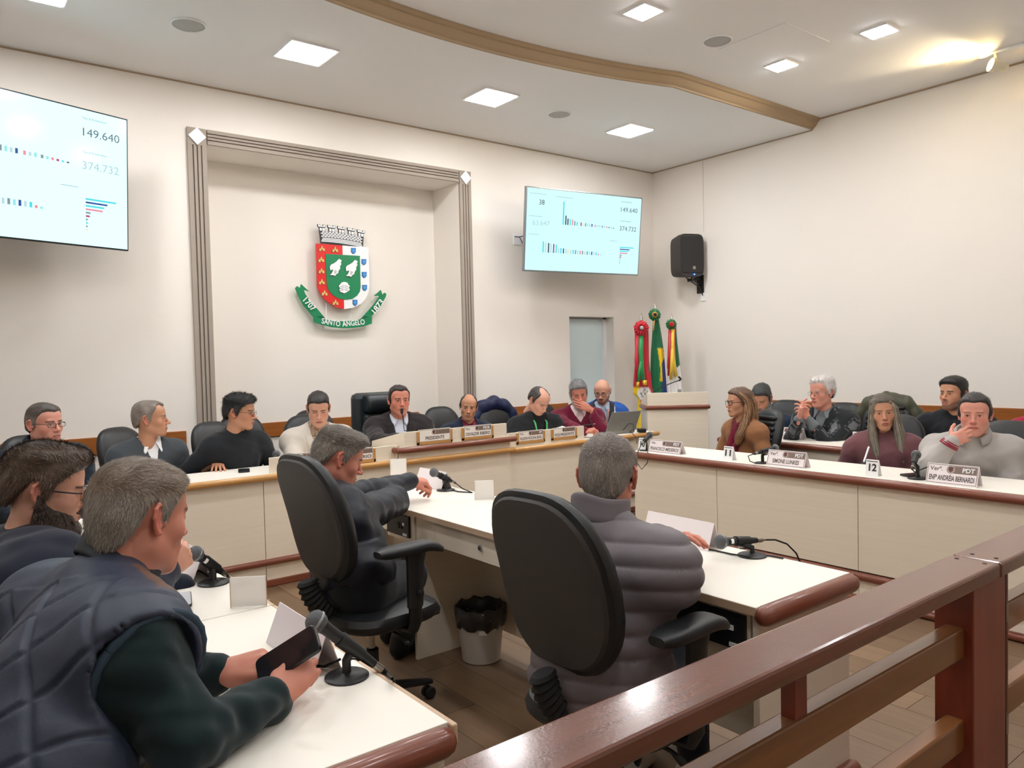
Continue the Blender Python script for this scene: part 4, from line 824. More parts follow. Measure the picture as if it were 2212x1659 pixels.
# ribbon
ep('ribbon_centre', [(452, 1325), (560, 1352), (680, 1378), (830, 1388), (960, 1378), (1080, 1355), (1196, 1322), (1195, 1418), (1080, 1455), (960, 1472), (825, 1477), (680, 1462), (560, 1432), (455, 1395)], GREEN, YE+.0, .016)
ep('ribbon_left', [(225, 960), (250, 935), (285, 962), (300, 910), (402, 1005), (335, 985), (352, 1035), (420, 1130), (500, 1220), (605, 1345), (560, 1352), (452, 1325), (330, 1185), (262, 1060)], GREEN, YE+.012, .012)
ep('ribbon_right', [(1392, 1038), (1370, 1020), (1340, 1045), (1320, 985), (1232, 1062), (1300, 1060), (1284, 1095), (1230, 1170), (1160, 1250), (1055, 1365), (1100, 1352), (1196, 1325), (1310, 1200), (1380, 1080)], GREEN, YE+.012, .012)
ep('ribbon_fold', [(480, 1330), (560, 1318), (605, 1350), (560, 1353)], DKG, YE-.001, .004); ep('ribbon_fold', [(1180, 1328), (1100, 1320), (1058, 1366), (1100, 1354)], DKG, YE-.001, .004)
def et(txt, x, y, ang, size, wpx):
    c = E_(x, y); a = math.radians(ang); ax = Vector((math.cos(a), 0, math.sin(a))); ay = Vector((-math.sin(a), 0, math.cos(a)))
    w_ = abs(E_(x+wpx/2, y)[0]-E_(x-wpx/2, y)[0]); text_mb(txt, size, Vector((c[0], YE-.0185, c[1])), ax, ay, bold=.02, width=w_).build('ribbon_lettering', M_WHITE, t)
et('SANTO', 672, 1405, -9, .075, 240); et('ÂNGELO', 962, 1412, 6, .075, 290); et('1707', 388, 1165, -47, .085, 175); et('1873', 1268, 1205, 50, .085, 180)
for x, y0, y1 in ((630, 1150, 1360), (945, 1215, 1380)): a = E_(x, y0); b = E_(x, y1); MB().tube([(a[0], YE+.02, a[1]), (b[0], YE+.02, b[1])], .004, 6).build('mounting_rod', M_WHITE, t)
for x, y in ((640, 700), (1000, 700), (830, 300), (630, 1430), (990, 1440)): a = E_(x, y); MB().tube([(a[0], YE, a[1]), (a[0], YR, a[1])], .006, 6).build('wall_spacer', M_WHITE, t)
# ================================================================ FLAGS
M_FLAG = mat('flag_cloth', None, .6, attr=True, sheen=.2, bump=(30, .25)); 
def setcol(o, fn):
    me = o.data; at = me.color_attributes.new('Col', 'FLOAT_COLOR', 'POINT'); n_ = len(me.vertices); buf = np.ones((n_, 4), np.float32)
    for i, v in enumerate(me.vertices): buf[i, :3] = srgb(*fn(v.co))[:3]
    at.data.foreach_set('color', buf.ravel())
def flag(xp, depth, tip_y, pole_bottom, levels, colfn, label, ros, rib, cloth_seed):
    foot = DP(xp, 900, depth); foot.z = 0; t = thing('flag', label, 'flag', foot, 'flags in the corner')
    top = DP(xp, tip_y, depth); tip0 = DP(xp, tip_y+16, depth)
    MB().tube([foot+Z3*.02, tip0], .012, 10).build('pole', M_WHITE, t, smooth=True); MB().lathe([(.13, 0), (.13, .02), (.02, .035)], foot, 20).build('pole_base', M_WALLRAIL, t, smooth=True)
    MB().lathe([(.004, -.02), (.02, 0), (.014, .03), (.001, (top.z-tip0.z))], tip0, 10).build('spear_tip', M_STEEL, t, smooth=True)
    R_ = CR; Dv = Vector((CF.x, CF.y, 0)).normalized(); P = []; N = 72
    info = []
    ys = np.linspace(levels[0][0], levels[-1][0], 60)
    for y in ys:
        xl = np.interp(y, [l[0] for l in levels], [l[1] for l in levels]); xr = np.interp(y, [l[0] for l in levels], [l[2] for l in levels])
        c = DP((xl+xr)/2, y, depth-.02); hw_ = (xr-xl)/2*depth/FPX; row = []
        for k in range(N):
            a = 2*PI*k/N; rip = math.sin(a*9+cloth_seed+y*.012)*.10+math.sin(a*5+cloth_seed*2-y*.02)*.08
            row.append(c+R_*(hw_*math.cos(a))-Dv*((.055+.5*hw_*rip*2)*math.sin(a)))
        P.append(row); info.append((xl, xr, y))
    o = MB().grid(P, closed_u=True).build('cloth', M_FLAG, t, smooth='all')
    me = o.data; at = me.color_attributes.new('Col', 'FLOAT_COLOR', 'POINT'); buf = np.ones((len(me.vertices), 4), np.float32)
    for i, (xl, xr, y) in enumerate(info):
        for k in range(N):
            xpx = (xl+xr)/2+(xr-xl)/2*math.cos(2*PI*k/N); buf[i*N+k, :3] = srgb(*colfn(xpx, y))[:3]
    at.data.foreach_set('color', buf.ravel())
    (rx, ry, rr, cols) = ros; c = DP(rx, ry, depth-.12); rad = rr*depth/FPX; k0 = 1.0
    for j, (f0, f1, cc) in enumerate(cols):
        P = []
        for f in (f1, (f0+f1)/2, f0): P.append([c+(CR*math.cos(a)+CU*math.sin(a))*(rad*f*(1+.04*math.sin(a*9)))-CF*(.012*math.sin(a*14+j)+.012*j+.018*(1-f)) for a in [2*PI*k/56 for k in range(56)]])
        mb = MB(); mb.grid(P, closed_u=True)
        if f0 < .05: pass
        mb.build('rosette', mat('satin_%d_%d_%d' % cc, cc, .35, sheen=.3), t, smooth='all', solid=.002)
    for (pts, wpx, cc) in rib:
        L = [DP(x, y, depth-.115) for x, y in pts]; h_ = wpx/2*depth/FPX; P = [[p-CR*h_-CF*.01*math.sin(i*1.3), p-CF*(.012+.008*math.sin(i*2.1)), p+CR*h_-CF*.01*math.cos(i*1.1)] for i, p in enumerate(L)]
        MB().grid(P).build('ribbon', mat('satin_%d_%d_%d' % cc, cc, .35, sheen=.3), t, smooth='all', solid=.003)
FR, FG, FY, FB, FW = (198, 20, 40), (8, 110, 66), (246, 208, 8), (20, 60, 140), (236, 234, 232)
def f1(x, y):
    if (x-1390)**2+(y-850)**2 < 15**2: return (232, 226, 220) if (x-1390)**2+(y-850)**2 > 9**2 or (int(x*1.3)+int(y*1.1)) % 3 else (90, 96, 92)
    if y > 878: return FY
    if y > 838 and x < 1382: return FY
    if x > 1400 and y < 830: return FG if y < 800 else FR
    return FR
def f2(x, y):
    if x < 1404+(y-690)*-.02+3 and y < 830: return FW
    if (x-1437)**2/190.0+(y-820)**2/2200.0 < 1: return FB if x > 1428+(y-780)*.03 else (FY if y < 825 else FG)
    if y > 752 and x > 1418+(y-752)*.14 and x < 1432+(y-752)*.02: return FY
    if y > 760 and y < 800 and x > 1425: return FY
    return FG
def f3(x, y):
    if y > 792+ (1462-x)*.25: return FW if not (y > 840 and 1462 < x < 1470) else (150, 150, 150)
    return FG if x > 1458 else FR
flag(1385, 8.9, 676, 0, [(704, 1372, 1400), (720, 1371, 1401), (780, 1372, 1402), (830, 1368, 1408), (850, 1368, 1411), (862, 1378, 1411), (890, 1377, 1400), (930, 1375, 1393)], f1, 'red, green and yellow flag with red rosette in the corner', (1385, 709, 16, [(.02, .45, (10, 90, 60)), (.3, 1.0, (206, 26, 46)), (.0, .25, (236, 232, 226))]), [([(1385, 722), (1384, 760), (1386, 790), (1389, 822)], 10, (26, 150, 76)), ([(1384, 780), (1380, 805), (1378, 828)], 5, (26, 150, 76)), ([(1376, 724), (1374, 780), (1377, 825)], 7, (206, 26, 46)), ([(1392, 821), (1393, 832)], 9, (238, 190, 30)), ([(1378, 825), (1377, 835)], 6, (238, 190, 30))], 1.0)
flag(1415, 9.0, 652, 0, [(690, 1411, 1423), (720, 1409, 1428), (760, 1406, 1434), (800, 1405, 1437), (850, 1406, 1441), (900, 1405, 1440)], f2, 'green flag with yellow and blue between two other flags', (1414, 680, 13, [(.3, 1.0, (16, 122, 70)), (.15, .5, (216, 170, 60)), (.0, .25, (40, 50, 80))]), [([(1413, 692), (1411, 715)], 3, (206, 160, 60))], 2.3)
flag(1451, 8.9, 676, 0, [(700, 1444, 1460), (740, 1443, 1463), (790, 1441, 1469), (850, 1442, 1475), (900, 1442, 1476)], f3, 'white, green and red flag with yellow ribbons nearest the lectern', (1450, 701, 11.5, [(.35, 1.0, (20, 128, 66)), (.0, .5, (222, 36, 44))]), [([(1453, 711), (1453, 745), (1455, 775), (1461, 814)], 7, (246, 206, 60)), ([(1453, 745), (1451, 785), (1449, 820)], 7, (246, 206, 60)), ([(1447, 712), (1446, 760), (1444, 812)], 5, (210, 40, 40))], 4.1)
# ================================================================ PEOPLE: implicit surfaces -> meshes
def A3(p): return np.array([float(c) for c in p])
def smin(a, b, k):
    if k <= 0: return np.minimum(a, b)
    h = np.maximum(k-np.abs(a-b), 0.0)/k
    return np.minimum(a, b)-h*h*(k*.25)
class Field:
    """list of rounded cones / ellipsoids blended together"""
    def __init__(s): s.p = []
    def cone(s, a, b, ra, rb, k=.02, op=1, flat=None): s.p.append(('c', A3(a), A3(b), ra, rb, k, op, flat)); return s
    def chain(s, pts, rs, k=.01, op=1):
        for i in range(len(pts)-1): s.cone(pts[i], pts[i+1], rs[i], rs[i+1], k, op)
        return s
    def ell(s, c, r, k=.02, op=1, R=None): s.p.append(('e', A3(c), A3(r if hasattr(r, '__len__') else (r, r, r)), R, k, op)); return s
    def fn(s, f, lo, hi, k=.0, op=1): s.p.append(('f', f, A3(lo), A3(hi), k, op)); return s
    @staticmethod
    def dist(q, P):
        if q[0] == 'c':
            _, a, b, ra, rb, k, op, flat = q; ab = b-a; L = float(ab@ab)+1e-12
            d = P-a
            if flat is not None:
                n, f = flat; d = d-np.multiply.outer(d@n, n)*(1-f); ab = ab-n*((ab@n)*(1-f)); L = float(ab@ab)+1e-12
            t = np.clip((d@ab)/L, 0, 1); d = d-t[..., None]*ab
            return np.sqrt((d*d).sum(-1))-(ra+(rb-ra)*t)
        if q[0] == 'e':
            _, c, r, R, k, op = q; d = P-c
            if R is not None: d = d@R            # columns of R: local axes
            k0 = np.sqrt(((d/r)**2).sum(-1)); k1 = np.sqrt(((d/(r*r))**2).sum(-1))+1e-9
            return k0*(k0-1.0)/k1
        return q[1](P)
    @staticmethod
    def bbox(q):
        if q[0] == 'c': m = max(q[3], q[4])*(1.0 if q[7] is None else 1.0/min(1.0, q[7][1])); return np.minimum(q[1], q[2])-m, np.maximum(q[1], q[2])+m
        if q[0] == 'e':
            e = q[2] if q[3] is None else np.sqrt(((q[3]*q[2])**2).sum(1)); return q[1]-e, q[1]+e
        return q[2], q[3]
    def grown(s, off):
        g = Field()
        for q in s.p:
            if q[0] == 'c': g.p.append(('c', q[1], q[2], q[3]+off, q[4]+off, q[5], q[6], q[7]))
            elif q[0] == 'e': g.p.append(('e', q[1], q[2]+off, q[3], q[4], q[5]))
            else: g.p.append(q)
        return g
    def add(s, o): s.p += o.p; return s
    def eval(s, P):
        D = np.full(P.shape[:-1], 9.0)
        for q in s.p:
            d = s.dist(q, P); k = q[5] if q[0] == 'c' else q[4]; op = q[6] if q[0] == 'c' else q[5]
            D = smin(D, d, k) if op > 0 else -smin(-D, d, k)
        return D
    def mesh(s, h, cuts=()):
        lo = np.min([s.bbox(q)[0] for q in s.p if (q[6] if q[0] == 'c' else q[5]) > 0], 0)-2.5*h; hi = np.max([s.bbox(q)[1] for q in s.p if (q[6] if q[0] == 'c' else q[5]) > 0], 0)+2.5*h
        n = np.ceil((hi-lo)/h).astype(int)+1; ax = [lo[i]+h*np.arange(n[i]) for i in range(3)]
        D = np.full(n, 9.0)
        for q in s.p:
            k = q[5] if q[0] == 'c' else q[4]; op = q[6] if q[0] == 'c' else q[5]
            b0, b1 = s.bbox(q); m = k+3*h
            i0 = np.clip(np.floor((b0-m-lo)/h).astype(int), 0, n-1); i1 = np.clip(np.ceil((b1+m-lo)/h).astype(int)+1, 1, n)
            if (i1 <= i0).any(): continue
            sl = tuple(slice(a, b) for a, b in zip(i0, i1))
            P = np.stack(np.meshgrid(*[ax[i][sl[i]] for i in range(3)], indexing='ij'), -1)
            d = s.dist(q, P); D[sl] = smin(D[sl], d, k) if op > 0 else -smin(-D[sl], d, k)
        if cuts:
            P = np.stack(np.meshgrid(*ax, indexing='ij'), -1)
            for (o, nn) in cuts: D = np.maximum(D, (P-A3(o))@A3(nn))
        return surface_nets(D, lo, h)
def surface_nets(D, lo, h):
    s = D < 0; c = np.zeros(np.array(D.shape)-1, np.int8); nx, ny, nz = c.shape
    for i in (0, 1):
        for j in (0, 1):
            for k in (0, 1): c += s[i:i+nx, j:j+ny, k:k+nz]
    I = np.argwhere((c > 0) & (c < 8)); vid = np.full(c.shape, -1, np.int64); vid[tuple(I.T)] = np.arange(len(I))
    acc = np.zeros((len(I), 3)); cnt = np.zeros(len(I)); Of = [(i, j, k) for i in (0, 1) for j in (0, 1) for k in (0, 1)]
    vals = {o: D[tuple((I+np.array(o)).T)] for o in Of}
    for o in Of:
        for a in range(3):
            if o[a]: continue
            o2 = list(o); o2[a] = 1; o2 = tuple(o2); d0, d1 = vals[o], vals[o2]; m = (d0 < 0) != (d1 < 0)
            t = d0[m]/(d0[m]-d1[m]); p = np.tile(np.array(o, float), (m.sum(), 1)); p[:, a] += t; acc[m] += p; cnt[m] += 1
    V = lo+h*(I+acc/np.maximum(cnt, 1)[:, None]); F = []
    for a in range(3):
        sl0 = [slice(None)]*3; sl1 = [slice(None)]*3; sl0[a] = slice(0, -1); sl1[a] = slice(1, None)
        s0, s1 = s[tuple(sl0)], s[tuple(sl1)]; b, cc = [(1, 2), (2, 0), (0, 1)][a]
        for flip, m in ((False, s0 & ~s1), (True, ~s0 & s1)):
            E = np.argwhere(m); E = E[(E[:, b] > 0) & (E[:, cc] > 0) & (E[:, b] < D.shape[b]-1) & (E[:, cc] < D.shape[cc]-1)]
            if not len(E): continue
            def g(db, dc): q = E.copy(); q[:, b] += db; q[:, cc] += dc; return vid[tuple(q.T)]
            Q = np.stack([g(-1, -1), g(0, -1), g(0, 0), g(-1, 0)], 1); F.append(Q[:, ::-1] if flip else Q)
    F = np.concatenate(F) if F else np.zeros((0, 4), int); F = F[(F >= 0).all(1)]
    return V, F
def normals(V, F):
    n = np.cross(V[F[:, 2]]-V[F[:, 0]], V[F[:, 3]]-V[F[:, 1]]); N = np.zeros_like(V)
    for k in range(4): np.add.at(N, F[:, k], n)
    return N/(np.linalg.norm(N, axis=1, keepdims=True)+1e-12)
def np_obj(name, V, F, material, parent=None, col=None, smooth=True):
    """V in world space; child of parent empty; F (n,4) or (n,3)"""
    me = bpy.data.meshes.new(name); V = np.asarray(V, float); k = F.shape[1]
    off = np.array(parent.location) if parent is not None and parent.parent is None else np.zeros(3)
    me.vertices.add(len(V)); me.vertices.foreach_set('co', (V-off).astype(np.float32).ravel())
    me.loops.add(F.size); me.loops.foreach_set('vertex_index', F.astype(np.int32).ravel())
    me.polygons.add(len(F)); me.polygons.foreach_set('loop_start', np.arange(0, F.size, k, dtype=np.int32)); me.polygons.foreach_set('loop_total', np.full(len(F), k, np.int32))
    me.update(calc_edges=True); me.validate()
    me.polygons.foreach_set('use_smooth', np.full(len(me.polygons), bool(smooth)))
    if col is not None and len(col) == len(me.vertices):
        at = me.color_attributes.new('Col', 'FLOAT_COLOR', 'POINT'); b = np.ones((len(V), 4), np.float32); b[:, :3] = col; at.data.foreach_set('color', b.ravel())
    me.materials.append(material); o = bpy.data.objects.new(name, me); COL.objects.link(o)
    if parent is not None: o.parent = parent
    return o
def lin(c): return np.array(srgb(*c)[:3])
def sst(x, a, b): t = np.clip((x-a)/(b-a), 0, 1); return t*t*(3-2*t)
_wr = np.random.RandomState(3); _WD = _wr.normal(size=(24, 3)); _WD /= np.linalg.norm(_WD, axis=1, keepdims=True); _WP = _wr.uniform(0, 6.28, 24)
def wob(P, f, seed=0, n=7, stretch=None):
    P = np.asarray(P)
    if stretch is not None: P = P*np.array(stretch)
    r = np.zeros(P.shape[:-1])
    for i in range(n):
        j = (i*5+seed*7) % 24; fr = f*(.7+.6*((i*37+seed*11) % 10)/10.0); r += np.sin(P@_WD[j]*fr+_WP[(j+seed) % 24]+np.sin(P@_WD[(j+9) % 24]*fr*.6))
    return r/n*1.6
def rotm(yaw, pitch=0, roll=0):
    """columns: right, forward, up; yaw azimuth from +Y to +X, pitch up positive, roll: head tips to its right positive (degrees)"""
    a, p, r = map(math.radians, (yaw, pitch, roll)); f = np.array([math.sin(a)*math.cos(p), math.cos(a)*math.cos(p), math.sin(p)]); rt = np.array([math.cos(a), -math.sin(a), 0]); u = np.cross(rt, f)
    rt2 = rt*math.cos(r)-u*math.sin(r); u2 = u*math.cos(r)+rt*math.sin(r); return np.stack([rt2, f, u2], 1)
# ---------------------------------------------------------------- head template (x right, y forward, z up; origin between the ears)
def head_field():
    f = Field()
    f.ell((0, -.015, .035), (.077, .098, .09)).ell((0, .045, .055), (.064, .047, .05), .04).ell((0, .035, -.03), (.062, .060, .075), .03)
    f.ell((0, .082, -.06), (.034, .022, .03), .022)
    for s in (-1, 1):
        f.cone((s*.050, -.005, -.052), (s*.022, .068, -.097), .018, .016, .03).ell((s*.041, .060, -.018), (.024, .023, .023), .025)
    f.ell((0, .079, -.1), (.022, .018, .016), .022).cone((-.036, .086, .027), (.036, .086, .027), .008, .008, .02)
    for s in (-1, 1): f.ell((s*.032, .110, .008), (.021, .019, .0115), .014, -1)
    for s in (-1, 1): f.ell((s*.0315, .0795, .008), (.0168, .0142, .0118), .006)
    f.cone((0, .094, .014), (0, .117, -.022), .0072, .0100, .012).ell((0, .1195, -.0255), (.0115, .0105, .0095), .008)
    for s in (-1, 1): f.ell((s*.0125, .106, -.029), (.0085, .011, .008), .006).ell((s*.006, .113, -.036), (.0035, .005, .003), .002, -1)
    f.ell((0, .1005, -.0572), (.024, .0085, .0055), .006).ell((0, .0995, -.0678), (.020, .0085, .006), .006).ell((0, .1105, -.0622), (.026, .009, .0013), .002, -1)
    for s in (-1, 1): f.ell((s*.0315, .0965, .0075), (.0138, .012, .0046), .001, -1)
    for s in (-1, 1): f.ell((s*.0315, .0785, .008), .0128, .0005)
    pth = [(.010, .016), (.002, .029), (-.012, .033), (-.022, .022), (-.0225, .004), (-.016, -.014), (-.006, -.028), (.004, -.027)]
    for s in (-1, 1):
        pts = [(s*(.077+.012*max(0, -y/.022)), y-.004, z+.002) for y, z in pth]
        f.chain(pts, [.004, .0046, .0048, .0046, .0044, .0046, .0062, .0056], .003)
        f.ell((s*.0795, -.008, .004), (.0045, .0145, .025), .004).ell((s*.0845, .000, .001), (.005, .008, .012), .003, -1).ell((s*.0775, .009, -.006), (.004, .005, .007), .003)
    f.cone((0, -.012, -.06), (0, -.030, -.165), .056, .058, .03)
    return f
HF = head_field(); HEADS = {}
def head_t(res):
    if res not in HEADS:
        V, F = HF.mesh(res); V, F = V, F; HEADS[res] = (V, F, normals(V, F))
    return HEADS[res]
SKF = Field(); SKF.ell((0, -.015, .035), (.078, .099, .091)).ell((0, .045, .055), (.065, .048, .051), .04).ell((0, -.02, -.03), (.064, .070, .07), .05).cone((0, -.02, -.06), (0, -.035, -.13), .056, .056, .03)
SKV, SKF_ = SKF.mesh(.0052); SKN = normals(SKV, SKF_)
HL_A = np.array([0, 22, 40, 52, 62, 70, 80, 90, 102, 118, 135, 155, 180.0])
HL_Z = np.array([.082, .080, .070, .050, .030, -.012, -.008, .034, .040, .008, -.03, -.050, -.056])
def hair_mask(V, front=0.0, temples=0.0, bald=0.0, nape=0.0, soft=.010, sideburn=0.0):
    x, y, z = V.T; phi = np.degrees(np.arctan2(np.abs(x), y+.012)); zl = HL_Z.copy(); zl[0] += front; zl[1] += front*.9+temples*1.0; zl[2] += front*.6+temples*1.2; zl[3] += temples*.9; zl[4] += temples*.4; zl[5] -= sideburn; zl[6] -= sideburn; zl[-4:] -= nape
    zb = np.interp(phi, HL_A, zl); m = sst(z-zb, -soft*.3, soft)
    if bald:            # bare crown: distance from the top point
        d = np.sqrt((x/.062)**2+((y-.03)/.095)**2); m = m*np.clip(1-(1-sst(d, .62, 1.0+.12*(1-bald)))*(z > .06)*bald, 0, 1)
    return m
def strands(roots, nrm, tang, length, width, lift, curl, rnd, seed):
    """tapered hair ribbons: returns V, F(tri), per-vertex random shade"""
    n = len(roots); tang = tang-nrm*(tang*nrm).sum(1)[:, None]; tang /= np.linalg.norm(tang, axis=1, keepdims=True)+1e-9
    j = rnd.normal(size=(n, 3))*curl; d = tang+nrm*lift+j; d /= np.linalg.norm(d, axis=1, keepdims=True)+1e-9
    side = np.cross(d, nrm); side /= np.linalg.norm(side, axis=1, keepdims=True)+1e-9; L = (length*(.6+.8*rnd.rand(n)))[:, None]
    p0 = roots-nrm*.002; p1 = roots+d*L*.55; d2 = d*.9-nrm*.45*lift+j*.5; p2 = p1+d2*L*.45; w = width
    V = np.concatenate([p0-side*w, p0+side*w, p1-side*w*.8, p1+side*w*.8, p2]); i = np.arange(n)
    F = np.concatenate([np.stack([i, i+n, i+3*n], 1), np.stack([i, i+3*n, i+2*n], 1), np.stack([i+2*n, i+3*n, i+4*n], 1)])
    return V, F, np.tile(rnd.rand(n), 5)
def sample_faces(V, F, N, wgt, n, rnd):
    a = np.linalg.norm(np.cross(V[F[:, 2]]-V[F[:, 0]], V[F[:, 3]]-V[F[:, 1]]), axis=1)*wgt[F].mean(1); a /= a.sum(); f = rnd.choice(len(F), n, p=a); u = rnd.rand(n, 1); v = rnd.rand(n, 1); Q = F[f]
    bil = lambda X: (X[Q[:, 0]]*(1-u)+X[Q[:, 1]]*u)*(1-v)+(X[Q[:, 3]]*(1-u)+X[Q[:, 2]]*u)*v
    nn = bil(N); return bil(V), nn/np.linalg.norm(nn, axis=1, keepdims=True)
M_SKIN = mat('skin', None, .48, attr=True, spec=.4, bump=(420, .06), sss=.12)
M_HAIR = mat('hair', None, .45, attr=True, spec=.45, bump=(300, .5, 1, 1, .15))
M_STRAND = mat('hair_strands', None, .42, attr=True, spec=.5)
M_CLOTH = mat('cloth', None, .82, attr=True, spec=.2, sheen=.15, bump=(700, .12))
M_SHINY = mat('shiny_cloth', None, .5, attr=True, spec=.35, bump=(120, .12))
M_FRAME = mat('dark_spectacle_frame', (28, 22, 22), .3)
M_LENS = mat('spectacle_lens', (255, 255, 255), .03, alpha=.05)
# ---------------------------------------------------------------- hands
def hand_mesh(wrist, d, nrm, side, curls, thumb=(35, 20, 20), spread=0.06, res=.0030, scale=1.0, stub=.05):
    """d finger direction, nrm back-of-hand normal, side +1: thumb lies on d x nrm side; curls: 4 x (mcp,pip,dip) degrees (index..little)"""
    d = A3(d); d /= np.linalg.norm(d); nrm = A3(nrm); nrm -= d*(nrm@d); nrm /= np.linalg.norm(nrm); sx = np.cross(d, nrm)*side; R = np.stack([sx, d, nrm], 1); f = Field(); S = scale
    kn = [(.030, .086, .002), (.010, .091, .004), (-.011, .087, .003), (-.030, .078, 0)]; ln = [(.043, .025, .021), (.047, .029, .022), (.043, .027, .022), (.034, .021, .019)]; rd = [.0096, .0098, .0092, .0083]
    for i, (kx, ky, kz) in enumerate(kn):
        f.cone(A3((kx*.55, .008, 0))*S, A3((kx, ky, kz))*S, .0150*S, .0118*S, .012)
    f.ell(A3((0, .048, -.004))*S, A3((.036, .045, .0135))*S, .012).cone(A3((0, .012, 0))*S, A3((0, -stub, .0))*S, .0245*S, .026*S, .014, flat=(np.array([0, 0, 1.0]), 1.3))
    for i in range(4):
        p = A3(kn[i])*S; ang = 0.0; sp = spread*(1.2-.85*i)
        for j in range(3):
            ang += math.radians(curls[i][j]); dv = np.array([math.sin(sp)*math.cos(ang), math.cos(ang)*math.cos(sp), -math.sin(ang)]); q = p+dv*ln[i][j]*S; f.cone(p, q, rd[i]*S*(1-.09*j), rd[i]*S*(1-.09*(j+1)), .0035 if j else .006); p = q
    a0, a1, a2 = [math.radians(t) for t in thumb]; p = A3((.022, .018, -.006))*S
    dv = np.array([math.sin(a0), math.cos(a0)*.9, -.35]); dv /= np.linalg.norm(dv); q = p+dv*.046*S; f.cone(p, q, .0155*S, .0118*S, .012); p = q
    for k, (l, aa) in enumerate(((.034, a1), (.027, a2))):
        dv = dv+np.array([-math.sin(aa)*.9, math.cos(aa)*.35, -math.sin(aa)*.35]); dv /= np.linalg.norm(dv); q = p+dv*l*S; f.cone(p, q, (.0112-.0012*k)*S, (.0100-.0014*k)*S, .004); p = q
    V, F = f.mesh(res)
    return A3(wrist)+V@R.T, F if np.linalg.det(R) > 0 else F[:, ::-1]
POSE = dict(relax=[(22, 28, 15), (26, 32, 18), (30, 36, 20), (34, 38, 22)], flat=[(6, 8, 4), (6, 8, 4), (7, 8, 4), (8, 9, 5)], fist=[(70, 85, 50), (72, 88, 50), (74, 88, 50), (76, 86, 50)], grip=[(38, 45, 30), (42, 52, 32), (46, 56, 34), (50, 58, 34)],
            mouth=[(18, 18, 10), (20, 20, 10), (22, 24, 12), (26, 28, 14)], clasp=[(58, 62, 30), (60, 64, 32), (62, 64, 32), (64, 62, 32)], steep=[(12, 20, 12), (30, 35, 20), (45, 45, 25), (55, 50, 25)], pinch=[(45, 40, 20), (52, 50, 28), (56, 55, 30), (58, 55, 30)])
def ik(S, W, l1, l2, pole):
    v = W-S; L = np.linalg.norm(v); d = v/L
    if L > (l1+l2)*.995: k = L/((l1+l2)*.995); l1 *= k; l2 *= k
    a = (l1*l1-l2*l2+L*L)/(2*L); hgt = math.sqrt(max(1e-6, l1*l1-a*a)); p = A3(pole)-d*(A3(pole)@d); p /= np.linalg.norm(p)+1e-9
    return S+d*a+p*hgt
SKIN = dict(fair=(214, 160, 136), pink=(216, 152, 132), tan=(196, 142, 112), ruddy=(205, 134, 112), light=(222, 172, 148), olive=(186, 136, 108))
class Person: pass
